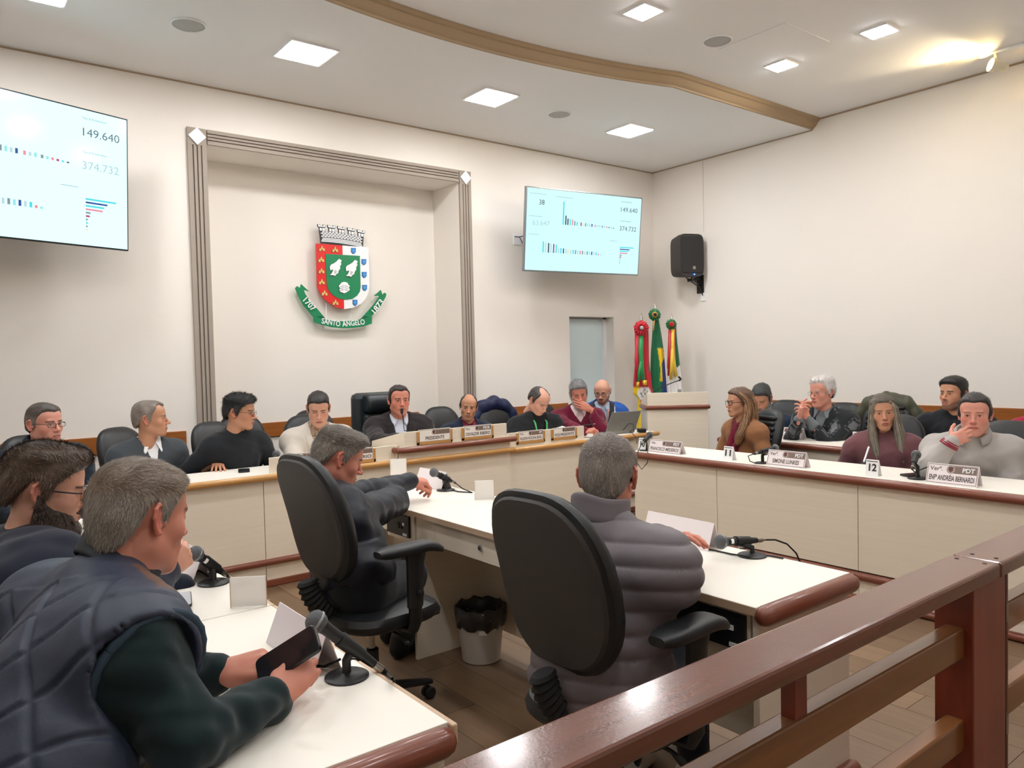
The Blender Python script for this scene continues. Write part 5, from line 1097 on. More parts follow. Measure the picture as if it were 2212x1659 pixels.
def person(label, head, hyaw=0, hpitch=0, hroll=0, hs=(1, 1, 1), jaw=0.0, tyaw=None, hip=None, nb=None, shw=.185, girth=1.0, belly=1.0, skin='fair', lips=(176, 96, 88), brow=(60, 44, 36), res=.0038, iris=(58, 40, 30), gaze=(0, 0),
           eyes=1.0, browt=1.0, stubble=None, arms=None, feet=None, trousers=(30, 32, 40), shoes=(30, 28, 28), floorz=0.0, hand_res=.0036, neck_r=.056, hand_scale=1.0, blush=.18, knees=None):
    p = Person(); H = A3(head); Rh = rotm(hyaw, hpitch, hroll); tyaw = hyaw if tyaw is None else tyaw; Rt0 = rotm(tyaw); rt, fw, up0_ = Rt0.T
    nb = H-fw*.045+np.array([0, 0, -.172]) if nb is None else A3(nb); hip = A3(hip); sp = nb-hip; spl = np.linalg.norm(sp); u = sp/spl; fwd = np.cross(u, rt); fwd /= np.linalg.norm(fwd); fwd = fwd if fwd@fw > 0 else -fwd
    Rt = np.stack([rt, fwd, u], 1); base = np.array([hip[0], hip[1], floorz]); t = thing('person', label, 'person', base); p.t = t; p.Rt = Rt; p.nb = nb; p.hip = hip; p.H = H; p.Rh = Rh; p.hs = A3(hs); p.jaw = jaw; p.fw = fwd; p.rt = rt; p.u = u; p.res = res
    g = girth; torso = Field(); k = spl/.52
    torso.ell(hip+u*.0, (.165*g, .12*g, .115), .05, R=Rt).ell(hip+u*.17*k+fwd*.012*belly, (.15*g*(.6+.4*belly), .112*g*belly, .15*k), .06, R=Rt).ell(hip+u*.34*k+fwd*.01, (.158*g, .112*g, .165*k), .06, R=Rt)
    S = {s: nb+rt*(s*shw)-u*.062+fwd*.0 for s in (-1, 1)}
    torso.cone(S[-1]+rt*.03, S[1]-rt*.03, .062*g, .062*g, .07)
    for s in (-1, 1): torso.cone(nb+u*.03-fwd*.005, S[s]-rt*s*.02+u*.012, .046, .046, .05).cone(S[s]-u*.012, S[s]-u*.012-rt*s*.01, .064*g, .064*g, .05)
    p.torso = torso; p.S = S; p.arms = {}
    armf = Field(); armside = {}
    for s, key in ((1, 'R'), (-1, 'L')):
        a = (arms or {}).get(key)
        if a is None: W = S[s]-np.array([0, 0, 1])*.40+fw*.22-rt*s*.02; a = dict(w=W, hide=True)
        W = A3(a['w']); E = ik(S[s], W, .285*a.get('k', 1), .255*a.get('k', 1), a.get('pole', np.array([0, 0, -1.0])+rt*s*.6-fw*.3))
        if 'e' in a: E = A3(a['e'])
        fl = Field(); q = g**.5
        fl.cone(S[s]-u*.012, E, .053*q, .044*q, .03).cone(E, W, .043*q, .0300*q, .02); armside[s] = fl; armf.add(fl); p.arms[key] = dict(S=S[s], E=E, W=W, s=s, **{kk: v for kk, v in a.items() if kk not in ('w', 'e', 's')})
    p.armf = armf; p.armside = armside
    # ---- legs
    legs = Field(); p.feet = []
    hz = hip-u*.02
    for i, s in enumerate((-1, 1)):
        kn = hip+fw*.40+rt*s*(.10)+np.array([0, 0, -.02]); kn[2] = max(kn[2], floorz+.44); an = kn+fw*.03; an[2] = floorz+.085
        if knees: kn = A3(knees[i])
        if feet: an = A3(feet[i])+np.array([0, 0, .085])
        legs.cone(hip+rt*s*.085-np.array([0, 0, .015]), kn, .085*g, .060, .05).cone(kn, an, .058, .042, .03); fd = (feet[i+2] if feet and len(feet) > 2 else fw); p.feet.append((an, A3(fd), kn))
    # ---- body: one mesh (head, neck, trunk, arms, hands, legs)
    V, F, N = head_t(res); Vh = V.copy(); zj = sst(-V[:, 2], -.01, .10); Vh[:, 0] *= 1+jaw*zj; Vh = Vh*p.hs; N_ = N; x, y, z = V.T
    c0 = lin(SKIN[skin]) if isinstance(skin, str) else lin(skin); C = np.tile(c0, (len(V), 1))
    def mixc(m, c): C[:] = C*(1-m[:, None])+np.asarray(c)*m[:, None]
    mixc(blush*np.exp(-(((np.abs(x)-.043)/.02)**2+((z+.02)/.02)**2))*(y > .03), lin((206, 96, 84)))
    mixc(.35*np.exp(-((x/.016)**2+((z+.026)/.014)**2))*(y > .1)*blush/.18*.5, lin((206, 96, 84)))
    mixc(.45*sst(np.abs(x), .076, .084)*(np.abs(z) < .045)*(np.abs(y) < .035), lin((205, 100, 84)))
    if stubble: mixc(stubble[1]*beard_mask(V), lin(stubble[0]))
    mixc(.8*sst(1-((x/.026)**2+((z+.0622)/.0115)**2), 0, .5)*(y > .085), lin(lips))
    mixc(.8*(np.abs(z+.0622) < .0016)*(np.abs(x) < .024)*(y > .085), lin((90, 40, 36)))
    ax_ = np.abs(x); zb = .0285-3.2*(ax_-.030)**2+.0; mixc(.88*sst(1-np.abs(z-zb)/((.0062-.05*np.maximum(ax_-.03, 0))*browt), 0, .6)*(ax_ > .011)*(ax_ < .052)*(y > .05), lin(brow))
    ex = np.abs(x)-.0315; eopen = ((ex/.0138)**2+((z-.0075)/(.0046*eyes))**2) < 1.0; isE = (np.sqrt(ex**2+(y-.0785)**2+(z-.008)**2) < .0136) & (y > .078) & eopen
    C[isE] = lin((226, 216, 208)); gx, gz = gaze; sx_ = np.sign(x); ir = isE & ((x-sx_*.0315-gx*.006)**2+(z-.0078-gz*.004)**2 < .0062**2); C[ir] = lin(iris); pu = isE & ((x-sx_*.0315-gx*.006)**2+(z-.0078-gz*.004)**2 < .003**2); C[pu] = lin((14, 12, 12))
    ln_ = (((ex/.0158)**2+((z-.0085)/.0062)**2) < 1.0) & ~eopen & (y > .07) & (z > .0085); C[ln_] = C[ln_]*.35
    Wh = H+Vh@Rh.T; Vs = [Wh]; Fs = [F]; Cs = [C]; n0 = len(Wh)
    neck = Field().cone(H+Rh@np.array([0, -.018, -.03]), nb+u*.02, neck_r, neck_r+.002, .02).cone(nb+u*.02, nb-u*.05, neck_r+.002, neck_r+.006, .03)
    core = torso.grown(-.016); core.add(armf.grown(-.008)); core.add(legs.grown(-.012)); core.add(neck)
    Vb, Fb = core.mesh(.026); Vs.append(Vb); Fs.append(Fb+n0); Cs.append(np.tile(c0, (len(Vb), 1))); n0 += len(Vb)
    nv, nf = neck.mesh(.011); Vs.append(nv); Fs.append(nf+n0); Cs.append(np.tile(c0*np.array([1, .96, .94]), (len(nv), 1))); n0 += len(nv)
    for key, a in p.arms.items():
        if a.get('hide'): continue
        E, W, s = a['E'], a['W'], a['s']; d = A3(a.get('d', W-E)); nn = a.get('n', (0, 0, 1)); pose = a.get('pose', 'relax'); hv, hf = hand_mesh(W, d, nn, -s, POSE[pose] if isinstance(pose, str) else pose, a.get('thumb', (35, 20, 20)), a.get('spread', .05), hand_res, hand_scale, a.get('stub', .035))
        hc = np.tile(c0*np.array([1.02, .98, .97]), (len(hv), 1)); hc *= (1+.10*wob(hv, 160, 2)[:, None]*np.array([.4, .8, .8])); Vs.append(hv); Fs.append(hf+n0); Cs.append(hc); n0 += len(hv)
        bare = a.get('bare', 0.0)
        if bare:
            ff = Field().cone(W+(E-W)*bare, W, .036, .0265, .01, flat=None); bv, bf = ff.mesh(.006); Vs.append(bv); Fs.append(bf+n0); Cs.append(np.tile(c0, (len(bv), 1))); n0 += len(bv)
    p.body = np_obj('body', np.concatenate(Vs), np.concatenate(Fs), M_SKIN, t, np.clip(np.concatenate(Cs), 0, 1))
    # ---- trousers and shoes
    tf = Field().ell(hip, (.172*g, .13*g, .11), .05, R=Rt).add(legs); lowcut = [((0, 0, floorz+.07), (0, 0, -1))]
    tv_, tf_ = tf.grown(.010).mesh(.024); tv_ = tv_+normals(tv_, tf_)*(.005*wob(tv_, 38, 4))[:, None]; np_obj('trousers', tv_, tf_, M_CLOTH, t, np.tile(lin(trousers), (len(tv_), 1)))
    for an, fd, kn in p.feet:
        fd = fd/np.linalg.norm(fd); q = np.array([an[0], an[1], floorz]); sf = Field(); a0 = q-fd*.045+np.array([0, 0, .045]); b0 = q+fd*.15+np.array([0, 0, .032])
        sf.cone(a0, b0, .042, .033, .02).cone(a0+np.array([0, 0, .02]), q+fd*.05+np.array([0, 0, .06]), .042, .034, .02).cone(a0, a0+np.array([0, 0, .06]), .042, .040, .02)
        sv, sfc = sf.mesh(.012, cuts=[((0, 0, floorz+.003), (0, 0, -1))]); cs = np.tile(lin(shoes), (len(sv), 1)); np_obj('shoe', sv, sfc, M_SHINY, t, cs)
    return p
def beard_mask(V, low=-.13):
    x, y, z = V.T; phi = np.degrees(np.arctan2(np.abs(x), y+.012)); zb = np.interp(phi, [0, 14, 22, 34, 50, 66, 80, 90, 100], [-.074, -.072, -.056, -.048, -.040, -.028, -.006, .004, -.2]); m = sst(zb-z, -.002, .010)*sst(z, low, low+.02)
    mus = sst(1-((x/.036)**2+((z+.0475+.06*np.abs(x))/.0095)**2), 0, .5)*(y > .085); return np.maximum(m, mus)
def hair(p, color, top=.013, side=.0045, front=0, temples=0, bald=0, nape=0, n=3200, length=.013, width=.0006, lift=.09, curl=.14, comb=(0, .5, -.15), color2=None, grey_sides=None, seed=1, quiff=0.0, rough=.003, sideburn=0.0, name='hair', down=.9):
    V, F, N = SKV, SKF_, SKN; rnd = np.random.RandomState(seed); m = hair_mask(V, front, temples, bald, nape, sideburn=sideburn); z = V[:, 2]; th = side+(top-side)*sst(z, .05, .105)+quiff*sst(V[:, 1], .03, .08)*sst(z, .06, .1)
    loc = wob(V, 190, seed, stretch=(1, .35, .5))*rough; V2 = V+N*(th*m+loc*m-.004*(1-m))[:, None]; keep = (m[F] > .02).any(1); F2 = F[keep]; used, inv = np.unique(F2, return_inverse=True); F2 = inv.reshape(F2.shape); V2 = V2[used]; m2 = m[used]; N2 = normals(V2, F2)
    jz = sst(-V2[:, 2], -.01, .10); V2 = V2*np.array([1, 1, 1]); X = V2*p.hs; W = p.H+X@p.Rh.T
    c = np.tile(lin(color), (len(V2), 1)); c2 = lin(color2 or color)
    if grey_sides: g = lin(grey_sides); k = (1-sst(V2[:, 2], .03, .075))[:, None]; c = c*(1-k)+g*k
    c = c*(1+.28*wob(V2, 260, seed+1, stretch=(1, .3, .4))[:, None]); o = np_obj(name, W, F2, M_HAIR, p.t, np.clip(c, 0, 1))
    # strands
    P, nn = sample_faces(V2, F2, N2, m2**2+.001, n, rnd); wt = sst(P[:, 2], .03, .09)[:, None]; cb = np.array(comb, float); tg = cb*wt+np.array([0, -.25, -down])*(1-wt)+rnd.normal(size=P.shape)*curl*.5
    SV, SF, rv = strands(P, nn, tg, length, width, lift, curl, rnd, seed); sc_ = np.tile(lin(color), (len(SV), 1))
    if grey_sides: k = (1-sst(np.tile(P[:, 2], 5), .03, .075))[:, None]; sc_ = sc_*(1-k)+lin(grey_sides)*k
    if color2 is not None: q = (rv > .62)[:, None]; sc_ = np.where(q, c2, sc_)
    sc_ = sc_*(.78+.44*rv)[:, None]; np_obj('hair_strands', p.H+(SV*p.hs)@p.Rh.T, SF, M_STRAND, p.t, np.clip(sc_, 0, 1), smooth=False); return o
def beard(p, color, thick=.010, color2=None, n=1500, length=.010, width=.0010, seed=5, low=-.13, rough=.002):
    V, F, N = head_t(p.res); rnd = np.random.RandomState(seed); m = beard_mask(V, low); keep = (m[F] > .05).any(1); F2 = F[keep]; used, inv = np.unique(F2, return_inverse=True); F2 = inv.reshape(F2.shape); mm = m[used]; Vb = V[used]; chin = sst(-Vb[:, 2], .05, .1)
    V2 = Vb+N[used]*(thick*(.35+.65*chin)*mm+wob(Vb, 320, seed)*rough*mm-.002*(1-mm))[:, None]; V2[:, 2] -= thick*.5*chin*mm; Vx = V2.copy(); Vx[:, 0] *= 1+p.jaw*sst(-Vx[:, 2], -.01, .10); c = np.tile(lin(color), (len(V2), 1))*(1+.3*wob(Vb, 400, seed+2)[:, None])
    if color2 is not None: k = (chin*.8+.2*(wob(Vb, 300, seed) > .2))[:, None]; c = c*(1-k)+lin(color2)*k
    np_obj('beard', p.H+(Vx*p.hs)@p.Rh.T, F2, M_HAIR, p.t, np.clip(c, 0, 1)); N2 = normals(Vx, F2); P, nn = sample_faces(Vx, F2, N2, mm**2+.001, n, rnd); tg = np.tile(np.array([0, .15, -1.0]), (n, 1)); SV, SF, rv = strands(P, nn, tg, length, width, .35, .35, rnd, seed); sc_ = np.tile(lin(color), (len(SV), 1))
    if color2 is not None: sc_ = np.where((rv > .45)[:, None], lin(color2), sc_)
    np_obj('beard_strands', p.H+(SV*p.hs)@p.Rh.T, SF, M_STRAND, p.t, np.clip(sc_*(.6+.8*rv)[:, None], 0, 1), smooth=False)
def HP(p, x, y, z): return Vector(p.H+p.Rh@(np.array([x, y, z])*p.hs))
def glasses(p, material=None, w=.0245, h=.017, r=.0016, top_only=False, lens=True, zc=.006, yf=.108):
    m = material or M_FRAME; g = MB(); e = bpy.data.objects.new('glasses', None); 
    for s in (-1, 1):
        loop = []
        for k in range(25):
            a = 2*PI*k/24; ca, sa = math.cos(a), math.sin(a); X = s*.033+w*(abs(ca)**.6)*math.copysign(1, ca); Zz = zc+h*(abs(sa)**.6)*math.copysign(1, sa); loop.append(HP(p, X, yf-.35*max(0, abs(X)-.02)**1.0*.35, Zz))
        g.tube(loop if not top_only else loop[:13], r, 6, caps=False)
        g.tube([HP(p, s*.057, yf-.012, zc+.006), HP(p, s*.074, yf-.03, zc+.007), HP(p, s*.079, .02, zc+.008), HP(p, s*.079, -.008, zc+.004), HP(p, s*.078, -.022, zc-.012)], r, 6)
    g.tube([HP(p, -.010, yf, zc+.004), HP(p, 0, yf+.002, zc+.006), HP(p, .010, yf, zc+.004)], r, 6); COL.objects.unlink(e) if e.name in COL.objects else None; bpy.data.objects.remove(e)
    o = g.build('glasses', m, p.t, smooth='all')
    if lens:
        for s in (-1, 1):
            pts = [HP(p, s*.033+w*.96*(abs(math.cos(a))**.6)*math.copysign(1, math.cos(a)), yf-.35*max(0, abs(s*.033+w*math.cos(a))-.02)*.35, zc+h*.96*(abs(math.sin(a))**.6)*math.copysign(1, math.sin(a))) for a in [2*PI*k/24 for k in range(24)]]
            MB().add(pts, [tuple(range(24))]).build('lens', M_LENS, o)
    return o
# ---------------------------------------------------------------- garments
def tl(p, V): return (V-p.nb)@p.Rt           # torso coordinates: x right, y front, z up from neck base
def wedge(p, top_w, z_bot, z_top=.12, off=0.0, y0=-.02):
    """V opening in front: apex at z_bot, half-width top_w at z=0"""
    sl = top_w/(-z_bot)
    def f(P):
        q = (P-p.nb)@p.Rt; x = np.abs(q[..., 0]-off); return np.maximum.reduce([(x-(q[..., 2]-z_bot)*sl)/math.sqrt(1+sl*sl), y0-q[..., 1], q[..., 2]-z_top])
    c = p.nb; return f, c-.45, c+.45
def garment(p, name, color, off=.014, voxel=.011, sleeves=True, open_v=None, wrinkle=.0055, wf=34, colfn=None, disp=None, material=None, hem=-.52, cuff=0.0, collar=None, extra=None, sleeve_len=1.0, sub=None, smooth_k=None, armoff=0.0, seed=1, hole=None):
    f = p.torso.grown(off)
    if sleeves:
        for s, key in ((1, 'R'), (-1, 'L')):
            a = p.arms[key]; q = p.armside[s].p; E, W = a['E'], a['W']; We = E+(W-E)*(sleeve_len if not hasattr(sleeve_len, 'get') else sleeve_len.get(key, 1.0)); r0 = q[0][3]+off+armoff; r1 = q[0][4]+off+armoff; r2 = q[1][4]+off*.7+armoff*.5
            f.cone(a['S']-p.u*.012, E, r0, r1, .03).cone(E, We, r1-.002, r2, .018)
    if collar:                                   # raised neck ring: (height, radius, thickness)
        hgt, rad, thk = collar[:3]; n_ = 14; gap = collar[3] if len(collar) > 3 else 0
        ring = []
        for k in range(n_+1):
            a = -PI/2+gap+(2*PI-2*gap)*k/n_ if gap else 2*PI*k/n_+PI/2
            a = PI/2+gap+(2*PI-2*gap)*k/n_
            dd = p.rt*math.cos(a)*rad+p.fw*(math.sin(a)*rad*1.08+.006); ring.append((p.nb+dd*1.12+p.u*(-.02-.018*math.sin(a)), p.nb+dd+p.u*(hgt-.02*math.sin(a))))
        for k in range(n_): 
            f.cone(ring[k][0], ring[k][1], thk*1.3, thk, .012); f.cone(ring[k][1], ring[k+1][1], thk, thk, .006)
    if extra: f.add(extra)
    if open_v:
        w_ = wedge(p, *open_v); f.fn(w_[0], w_[1], w_[2], .006, -1)
    if hole: f.cone(p.nb-p.u*.04, p.nb+p.u*.25, hole, hole+.004, .01, -1)
    cuts = []
    V, F = f.mesh(voxel); q = tl(p, V)
    N = normals(V, F); d = wrinkle*wob(V, wf, seed, stretch=(1, 1, 1.6))+wrinkle*.5*wob(V, wf*2.3, seed+3)
    for key, a in p.arms.items():                # folds gathered round the elbow
        e = np.linalg.norm(V-a['E'], axis=1); ax = a['W']-a['S']; d += wrinkle*.55*np.exp(-(e/.09)**2)*np.sin(((V-a['E'])@(ax/np.linalg.norm(ax)))*95+wob(V, 26, 2)*2.6)
    if disp is not None: d = d+disp(q, V, N)
    V = V+N*d[:, None]; c = np.tile(lin(color), (len(V), 1))
    if colfn is not None: c = colfn(c, q, V)
    return np_obj(name, V, F, material or M_CLOTH, p.t, np.clip(c, 0, 1))
def shirt_front(p, color, off=.006, voxel=.0125, colfn=None, seed=2): return garment(p, 'shirt', color, off=off, voxel=voxel, sleeves=False, wrinkle=.0015, colfn=colfn, collar=(.035, .062, .005), seed=seed)
def shirt_collar(p, color, r=.067, stand=.034, flap=.052, gap=.22, spread=.55, name='shirt_collar', thick=.0045, drop=.0, colfn=None, pointy=.03, lift=.046, m=None):
    """stand-and-fall collar around the neck base, open at the front"""
    n_ = 28; P = [[], [], []]
    for k in range(n_+1):
        k_ = k/n_; a = PI/2+gap+(2*PI-2*gap)*k_; fr = max(0, math.sin(a)); tip = max(0, 1-min(k_, 1-k_)*9.0)
        ra = r; dd = p.rt*math.cos(a)+p.fw*math.sin(a)*1.05; zb = lift-.026*fr-.004-drop*fr
        P[0].append(p.nb+dd*ra*1.02+p.u*(zb)); P[1].append(p.nb+dd*ra*.97+p.u*(zb+stand)); sp_ = 1.0 if k_ < .5 else -1.0
        P[2].append(p.nb+dd*(ra*1.22+.016)+p.u*(zb+stand-flap-pointy*tip)+p.fw*(.012*tip)+p.rt*(spread*.06*tip*(-1 if math.cos(a) < 0 else 1)))
    mb = MB(); mb.grid([[Vector(q) for q in row] for row in P]); o = mb.build(name, m or mat('collar_%d_%d_%d' % color, color, .75), p.t, smooth='all', solid=thick, subsurf=1); return o
def stand_collar(p, color, r=.074, h=.075, thick=.010, gap=.35, flare=.010, base=.042, front=.02, name='collar', m=None, fold=0.0):
    """upright jacket collar ring, open at the front; fold > 0 turns the top edge outward"""
    n_ = 36; rows = [[] for _ in range(5 if fold else 3)]
    for k in range(n_+1):
        a = PI/2+gap+(2*PI-2*gap)*k/n_; sn = math.sin(a); dd = p.rt*math.cos(a)+p.fw*sn*1.06; zb = base-.030*max(0, sn)+.012*max(0, -sn); hh = h*(1+.10*math.sin(a*3+1))+front*max(0, sn)
        rows[0].append(p.nb+dd*(r+.014)+p.u*(zb-.02)); rows[1].append(p.nb+dd*(r+.004)+p.u*(zb+hh*.45)); rows[2].append(p.nb+dd*(r+flare)+p.u*(zb+hh))
        if fold: rows[3].append(p.nb+dd*(r+flare+.012)+p.u*(zb+hh+.002)); rows[4].append(p.nb+dd*(r+flare+.026)+p.u*(zb+hh-fold))
    mb = MB(); mb.grid([[Vector(q) for q in row] for row in rows]); return mb.build(name, m or mat('collar_cloth_%d_%d_%d' % color, color, .75, bump=(300, .1)), p.t, smooth='all', solid=thick, subsurf=1)
def surf(p, fld, x, z, y0=.30):
    """front surface point of a field at torso (x,z)"""
    ys = np.linspace(y0, -.05, 90); P = p.nb+np.stack([np.full(90, x), ys, np.full(90, z)], 1)@p.Rt.T; d = fld.eval(P); i = np.argmax(d < 0); i = i if d[i] < 0 else 60; return P[i]
def ring(p, c, axis, r, tr, color, name='stripe'):
    ax = A3(axis); ax = ax/np.linalg.norm(ax); u1 = np.cross(ax, [.3, .2, 1.0]); u1 /= np.linalg.norm(u1); u2 = np.cross(ax, u1); c = A3(c)
    MB().tube([Vector(c+u1*math.cos(a)*r+u2*math.sin(a)*r) for a in [2*PI*k/28 for k in range(29)]], tr, 6, caps=False).build(name, mat('knit_%d_%d_%d' % color, color, .8), p.t, smooth='all')
def lanyard(p, fld, color, xs=.055, zend=-.34, name='lanyard', w=.008, badge=None):
    m = mat('lanyard_%d_%d_%d' % color, color, .6, noise=(60, 60, 60, .25, 0)); f = fld.grown(.012); g = None
    for s in (-1, 1):
        L = [p.nb-p.fw*.03+p.rt*s*.062+p.u*.052]+[surf(p, f, s*xs*(1-.92*k/7.0), .01+(zend-.01)*k/7.0) for k in range(8)]
        P = [[Vector(q-p.rt*w), Vector(q+p.rt*w)] for q in L]; MB().grid(P).build(name, m, p.t, smooth='all', solid=.002)
# ================================================================ THE PEOPLE
def hx(px, py, X): return XP(px, py, X)
def hy(px, py, Y): return YP(px, py, Y)
def hipof(H, yaw, back=.12, z=.56): a = math.radians(yaw); return (H[0]-math.sin(a)*back, H[1]-math.cos(a)*back, z)
def crew(p, color, **k): return garment(p, 'sweater', color, collar=(.012, .064, .008), **k)
V2 = Vector
# ---- P1 dark blue jacket, lanyard
H = hy(95, 918, 5.45); p = person('person in dark blue jacket with glasses and green lanyard beside the counter end', H, hyaw=148, hpitch=-2, hs=(1.03, 1.03, 1.0), jaw=.10, tyaw=165, hip=hipof(H, 165), girth=1.12, belly=1.15, shw=.205, skin='pink', stubble=((120, 100, 96), .25), brow=(70, 58, 52), trousers=(44, 62, 104),
    arms=dict(R=dict(w=H+V2((-.16, -.26, -.50)), hide=True), L=dict(w=H+V2((.20, -.25, -.50)), hide=True)))
hair(p, (82, 74, 68), top=.012, side=.003, temples=.008, grey_sides=(120, 112, 106), comb=(.4, .3, 0), length=.009, seed=2)
garment(p, 'jacket', (22, 32, 44), off=.022, open_v=(.05, -.13), wrinkle=.008); stand_collar(p, (26, 38, 52), h=.05, gap=.5, fold=.035, r=.07); garment(p, 'polo_shirt', (26, 28, 34), off=.008, sleeves=False, collar=(.02, .062, .006)); lanyard(p, p.torso.grown(.022), (70, 170, 90)); glasses(p, h=.014)
# ---- P2 grey sweater, white collar
H = hy(324, 907, 5.6); p = person('person in charcoal sweater with white collar, glasses hung on chest', H, hyaw=112, hpitch=0, hs=(.98, 1, .98), tyaw=172, hip=hipof(H, 172), skin='tan', brow=(110, 96, 88), belly=1.05,
    arms=dict(R=dict(w=H+V2((-.14, -.26, -.48)), hide=True), L=dict(w=H+V2((.24, -.22, -.46)), hide=True)))
hair(p, (128, 116, 106), top=.013, side=.005, front=.006, temples=.018, comb=(.2, -.5, 0), color2=(165, 156, 148), length=.012, seed=3)
garment(p, 'sweater', (68, 73, 78), off=.016, open_v=(.048, -.11), wrinkle=.006); shirt_front(p, (240, 240, 242)); shirt_collar(p, (242, 242, 244), flap=.06, pointy=.04)
g = surf(p, p.torso.grown(.03), .0, -.20); gm = MB()
for s in (-1, 1):
    c = Vector(g)+Vector(p.rt)*s*.016-Vector(p.u)*.03; gm.tube([c+Vector(p.rt)*(.013*math.cos(a))+Vector(p.u)*(.018*math.sin(a)) for a in [2*PI*k/14 for k in range(15)]], .0014, 5, caps=False)
gm.build('hanging_glasses', M_FRAME, p.t)
# ---- P3 black sweater, glasses, hand on counter
H = hy(517, 892, 5.5); FT = ZP(472, 1015, .770); W = FT+V2((.045, .165, .035)); p = person('person in black sweater with glasses, hand flat on counter', H, hyaw=128, hpitch=-6, hs=(1, 1, .98), jaw=.06, tyaw=170, hip=hipof(H, 168), girth=1.05, skin='tan', brow=(30, 26, 24),
    arms=dict(R=dict(w=W, d=FT-W, n=(0, -.2, 1), pose='flat', spread=.14, bare=.62, pole=(-.9, .2, -.2)), L=dict(w=H+V2((.27, -.22, -.42)), hide=True, bare=.5)))
hair(p, (26, 25, 26), top=.024, side=.009, front=-.004, comb=(.6, .5, -.2), length=.026, width=.001, curl=.25, quiff=.012, seed=4)
crew(p, (30, 33, 37), off=.016, sleeve_len=dict(R=.42, L=.6)); glasses(p, h=.013, r=.0013)
# ---- P4 cream blazer
H = hy(688, 884, 5.5); p = person('person in cream blazer over checked shirt looking down', H, hyaw=202, hpitch=-20, hs=(1.0, 1, 1), jaw=.06, tyaw=195, hip=hipof(H, 195), girth=1.06, shw=.20, skin='fair', brow=(48, 40, 36), eyes=.35,
    arms=dict(R=dict(w=H+V2((-.10, -.32, -.42)), hide=True, pole=(-.8, .2, -.6)), L=dict(w=H+V2((.10, -.34, -.44)), hide=True, pole=(.8, .2, -.6))))
hair(p, (46, 40, 38), top=.013, side=.005, temples=.004, comb=(.3, .4, 0), length=.012, seed=5)
def lapel(w0, zb, wid=.05, h=.006):
    def f(q, V, N):
        x = np.abs(q[:, 0]); e = (q[:, 2]-zb)*(w0/-zb); m = sst(x-e, -.005, .002)*(1-sst(x-e, wid-.006+.0*x, wid))*(q[:, 1] > 0)*(q[:, 2] > zb)*(q[:, 2] < .0); return h*m
    return f
garment(p, 'blazer', (206, 197, 185), off=.02, open_v=(.062, -.34), disp=lapel(.062, -.34), voxel=.0085, wrinkle=.005, collar=(.012, .07, .007, .5))
def plaid(c, q, V):
    a = np.abs(((q[:, 0]/.022) % 1)-.5) < .16; b = np.abs(((q[:, 2]/.022) % 1)-.5) < .16; c = np.tile(lin((196, 176, 150)), (len(q), 1)); c[a] = lin((128, 84, 56)); c[b] = c[b]*.55+lin((110, 80, 62))*.3; return c
shirt_front(p, (190, 170, 146), colfn=plaid, voxel=.006); shirt_collar(p, (150, 122, 98), flap=.048, pointy=.025)
# ---- P5 president
H = hy(862, 866, 5.65); p = person('person in dark coat speaking into the gooseneck microphone', H, hyaw=196, hpitch=-2, hs=(1.03, 1.03, 1.0), jaw=.12, tyaw=200, hip=hipof(H, 198), girth=1.18, shw=.205, belly=1.2, skin='ruddy', brow=(60, 48, 42), eyes=.7, blush=.3,
    arms=dict(R=dict(w=(2.98, 5.28, .87), hide=True, pole=(-.8, .3, -.5)), L=dict(w=H+V2((.16, -.30, -.46)), hide=True, pole=(.8, .3, -.5))))
hair(p, (44, 36, 34), top=.012, side=.006, temples=.010, front=.004, comb=(.5, -.3, 0), length=.014, seed=6)
garment(p, 'coat', (42, 37, 38), off=.026, open_v=(.066, -.30), disp=lapel(.066, -.30, .06, .007), voxel=.009, collar=(.02, .072, .009, .55), wrinkle=.007); shirt_front(p, (202, 206, 220)); shirt_collar(p, (205, 209, 222), flap=.05)
# ---- P6 navy blazer
H = hy(1012, 880, 5.88); p = person('person in navy blazer and maroon shirt behind the raised desk', H, hyaw=214, hpitch=-8, hroll=-6, hs=(.97, .98, .97), tyaw=195, hip=hipof(H, 195, .1), skin='tan', brow=(60, 50, 44), girth=.98, arms=dict(R=dict(w=H+V2((-.10, -.30, -.44)), hide=True), L=dict(w=H+V2((.12, -.30, -.44)), hide=True)))
hair(p, (58, 50, 46), top=.006, side=.006, temples=.03, front=.02, bald=.75, comb=(.2, -.5, 0), length=.010, seed=7)
garment(p, 'blazer', (30, 40, 60), off=.022, open_v=(.058, -.30), disp=lapel(.058, -.30, .055), voxel=.007, collar=(.02, .07, .008, .5)); shirt_front(p, (112, 22, 48)); shirt_collar(p, (118, 26, 52), flap=.045)
# ---- P7 black cardigan reading
H = hy(1163, 866, 5.45); W = ZP(1190, 928, .80); p = person('person in black cardigan with green lanyard reading papers', H, hyaw=176, hpitch=-36, hs=(1.02, 1.02, 1.0), jaw=.08, tyaw=195, hip=hipof(H, 195, .2), girth=1.12, shw=.20, belly=1.1, skin='fair', brow=(56, 48, 44), eyes=.4,
    arms=dict(R=dict(w=H+V2((-.14, -.20, -.42)), hide=True, pole=(-.9, .2, -.5)), L=dict(w=W, d=(.5, -.6, -.1), n=(.2, .1, 1), pose='relax', pole=(.9, .2, -.5))))
hair(p, (62, 56, 54), top=.006, side=.006, front=.03, temples=.03, bald=.9, color2=(120, 112, 108), comb=(.1, -.6, 0), length=.012, seed=8)
garment(p, 'cardigan', (30, 31, 34), off=.02, open_v=(.055, -.24), wrinkle=.007); garment(p, 'undershirt', (20, 20, 22), off=.008, sleeves=False, collar=(.005, .064, .005)); lanyard(p, p.torso.grown(.02), (70, 172, 96), xs=.06)
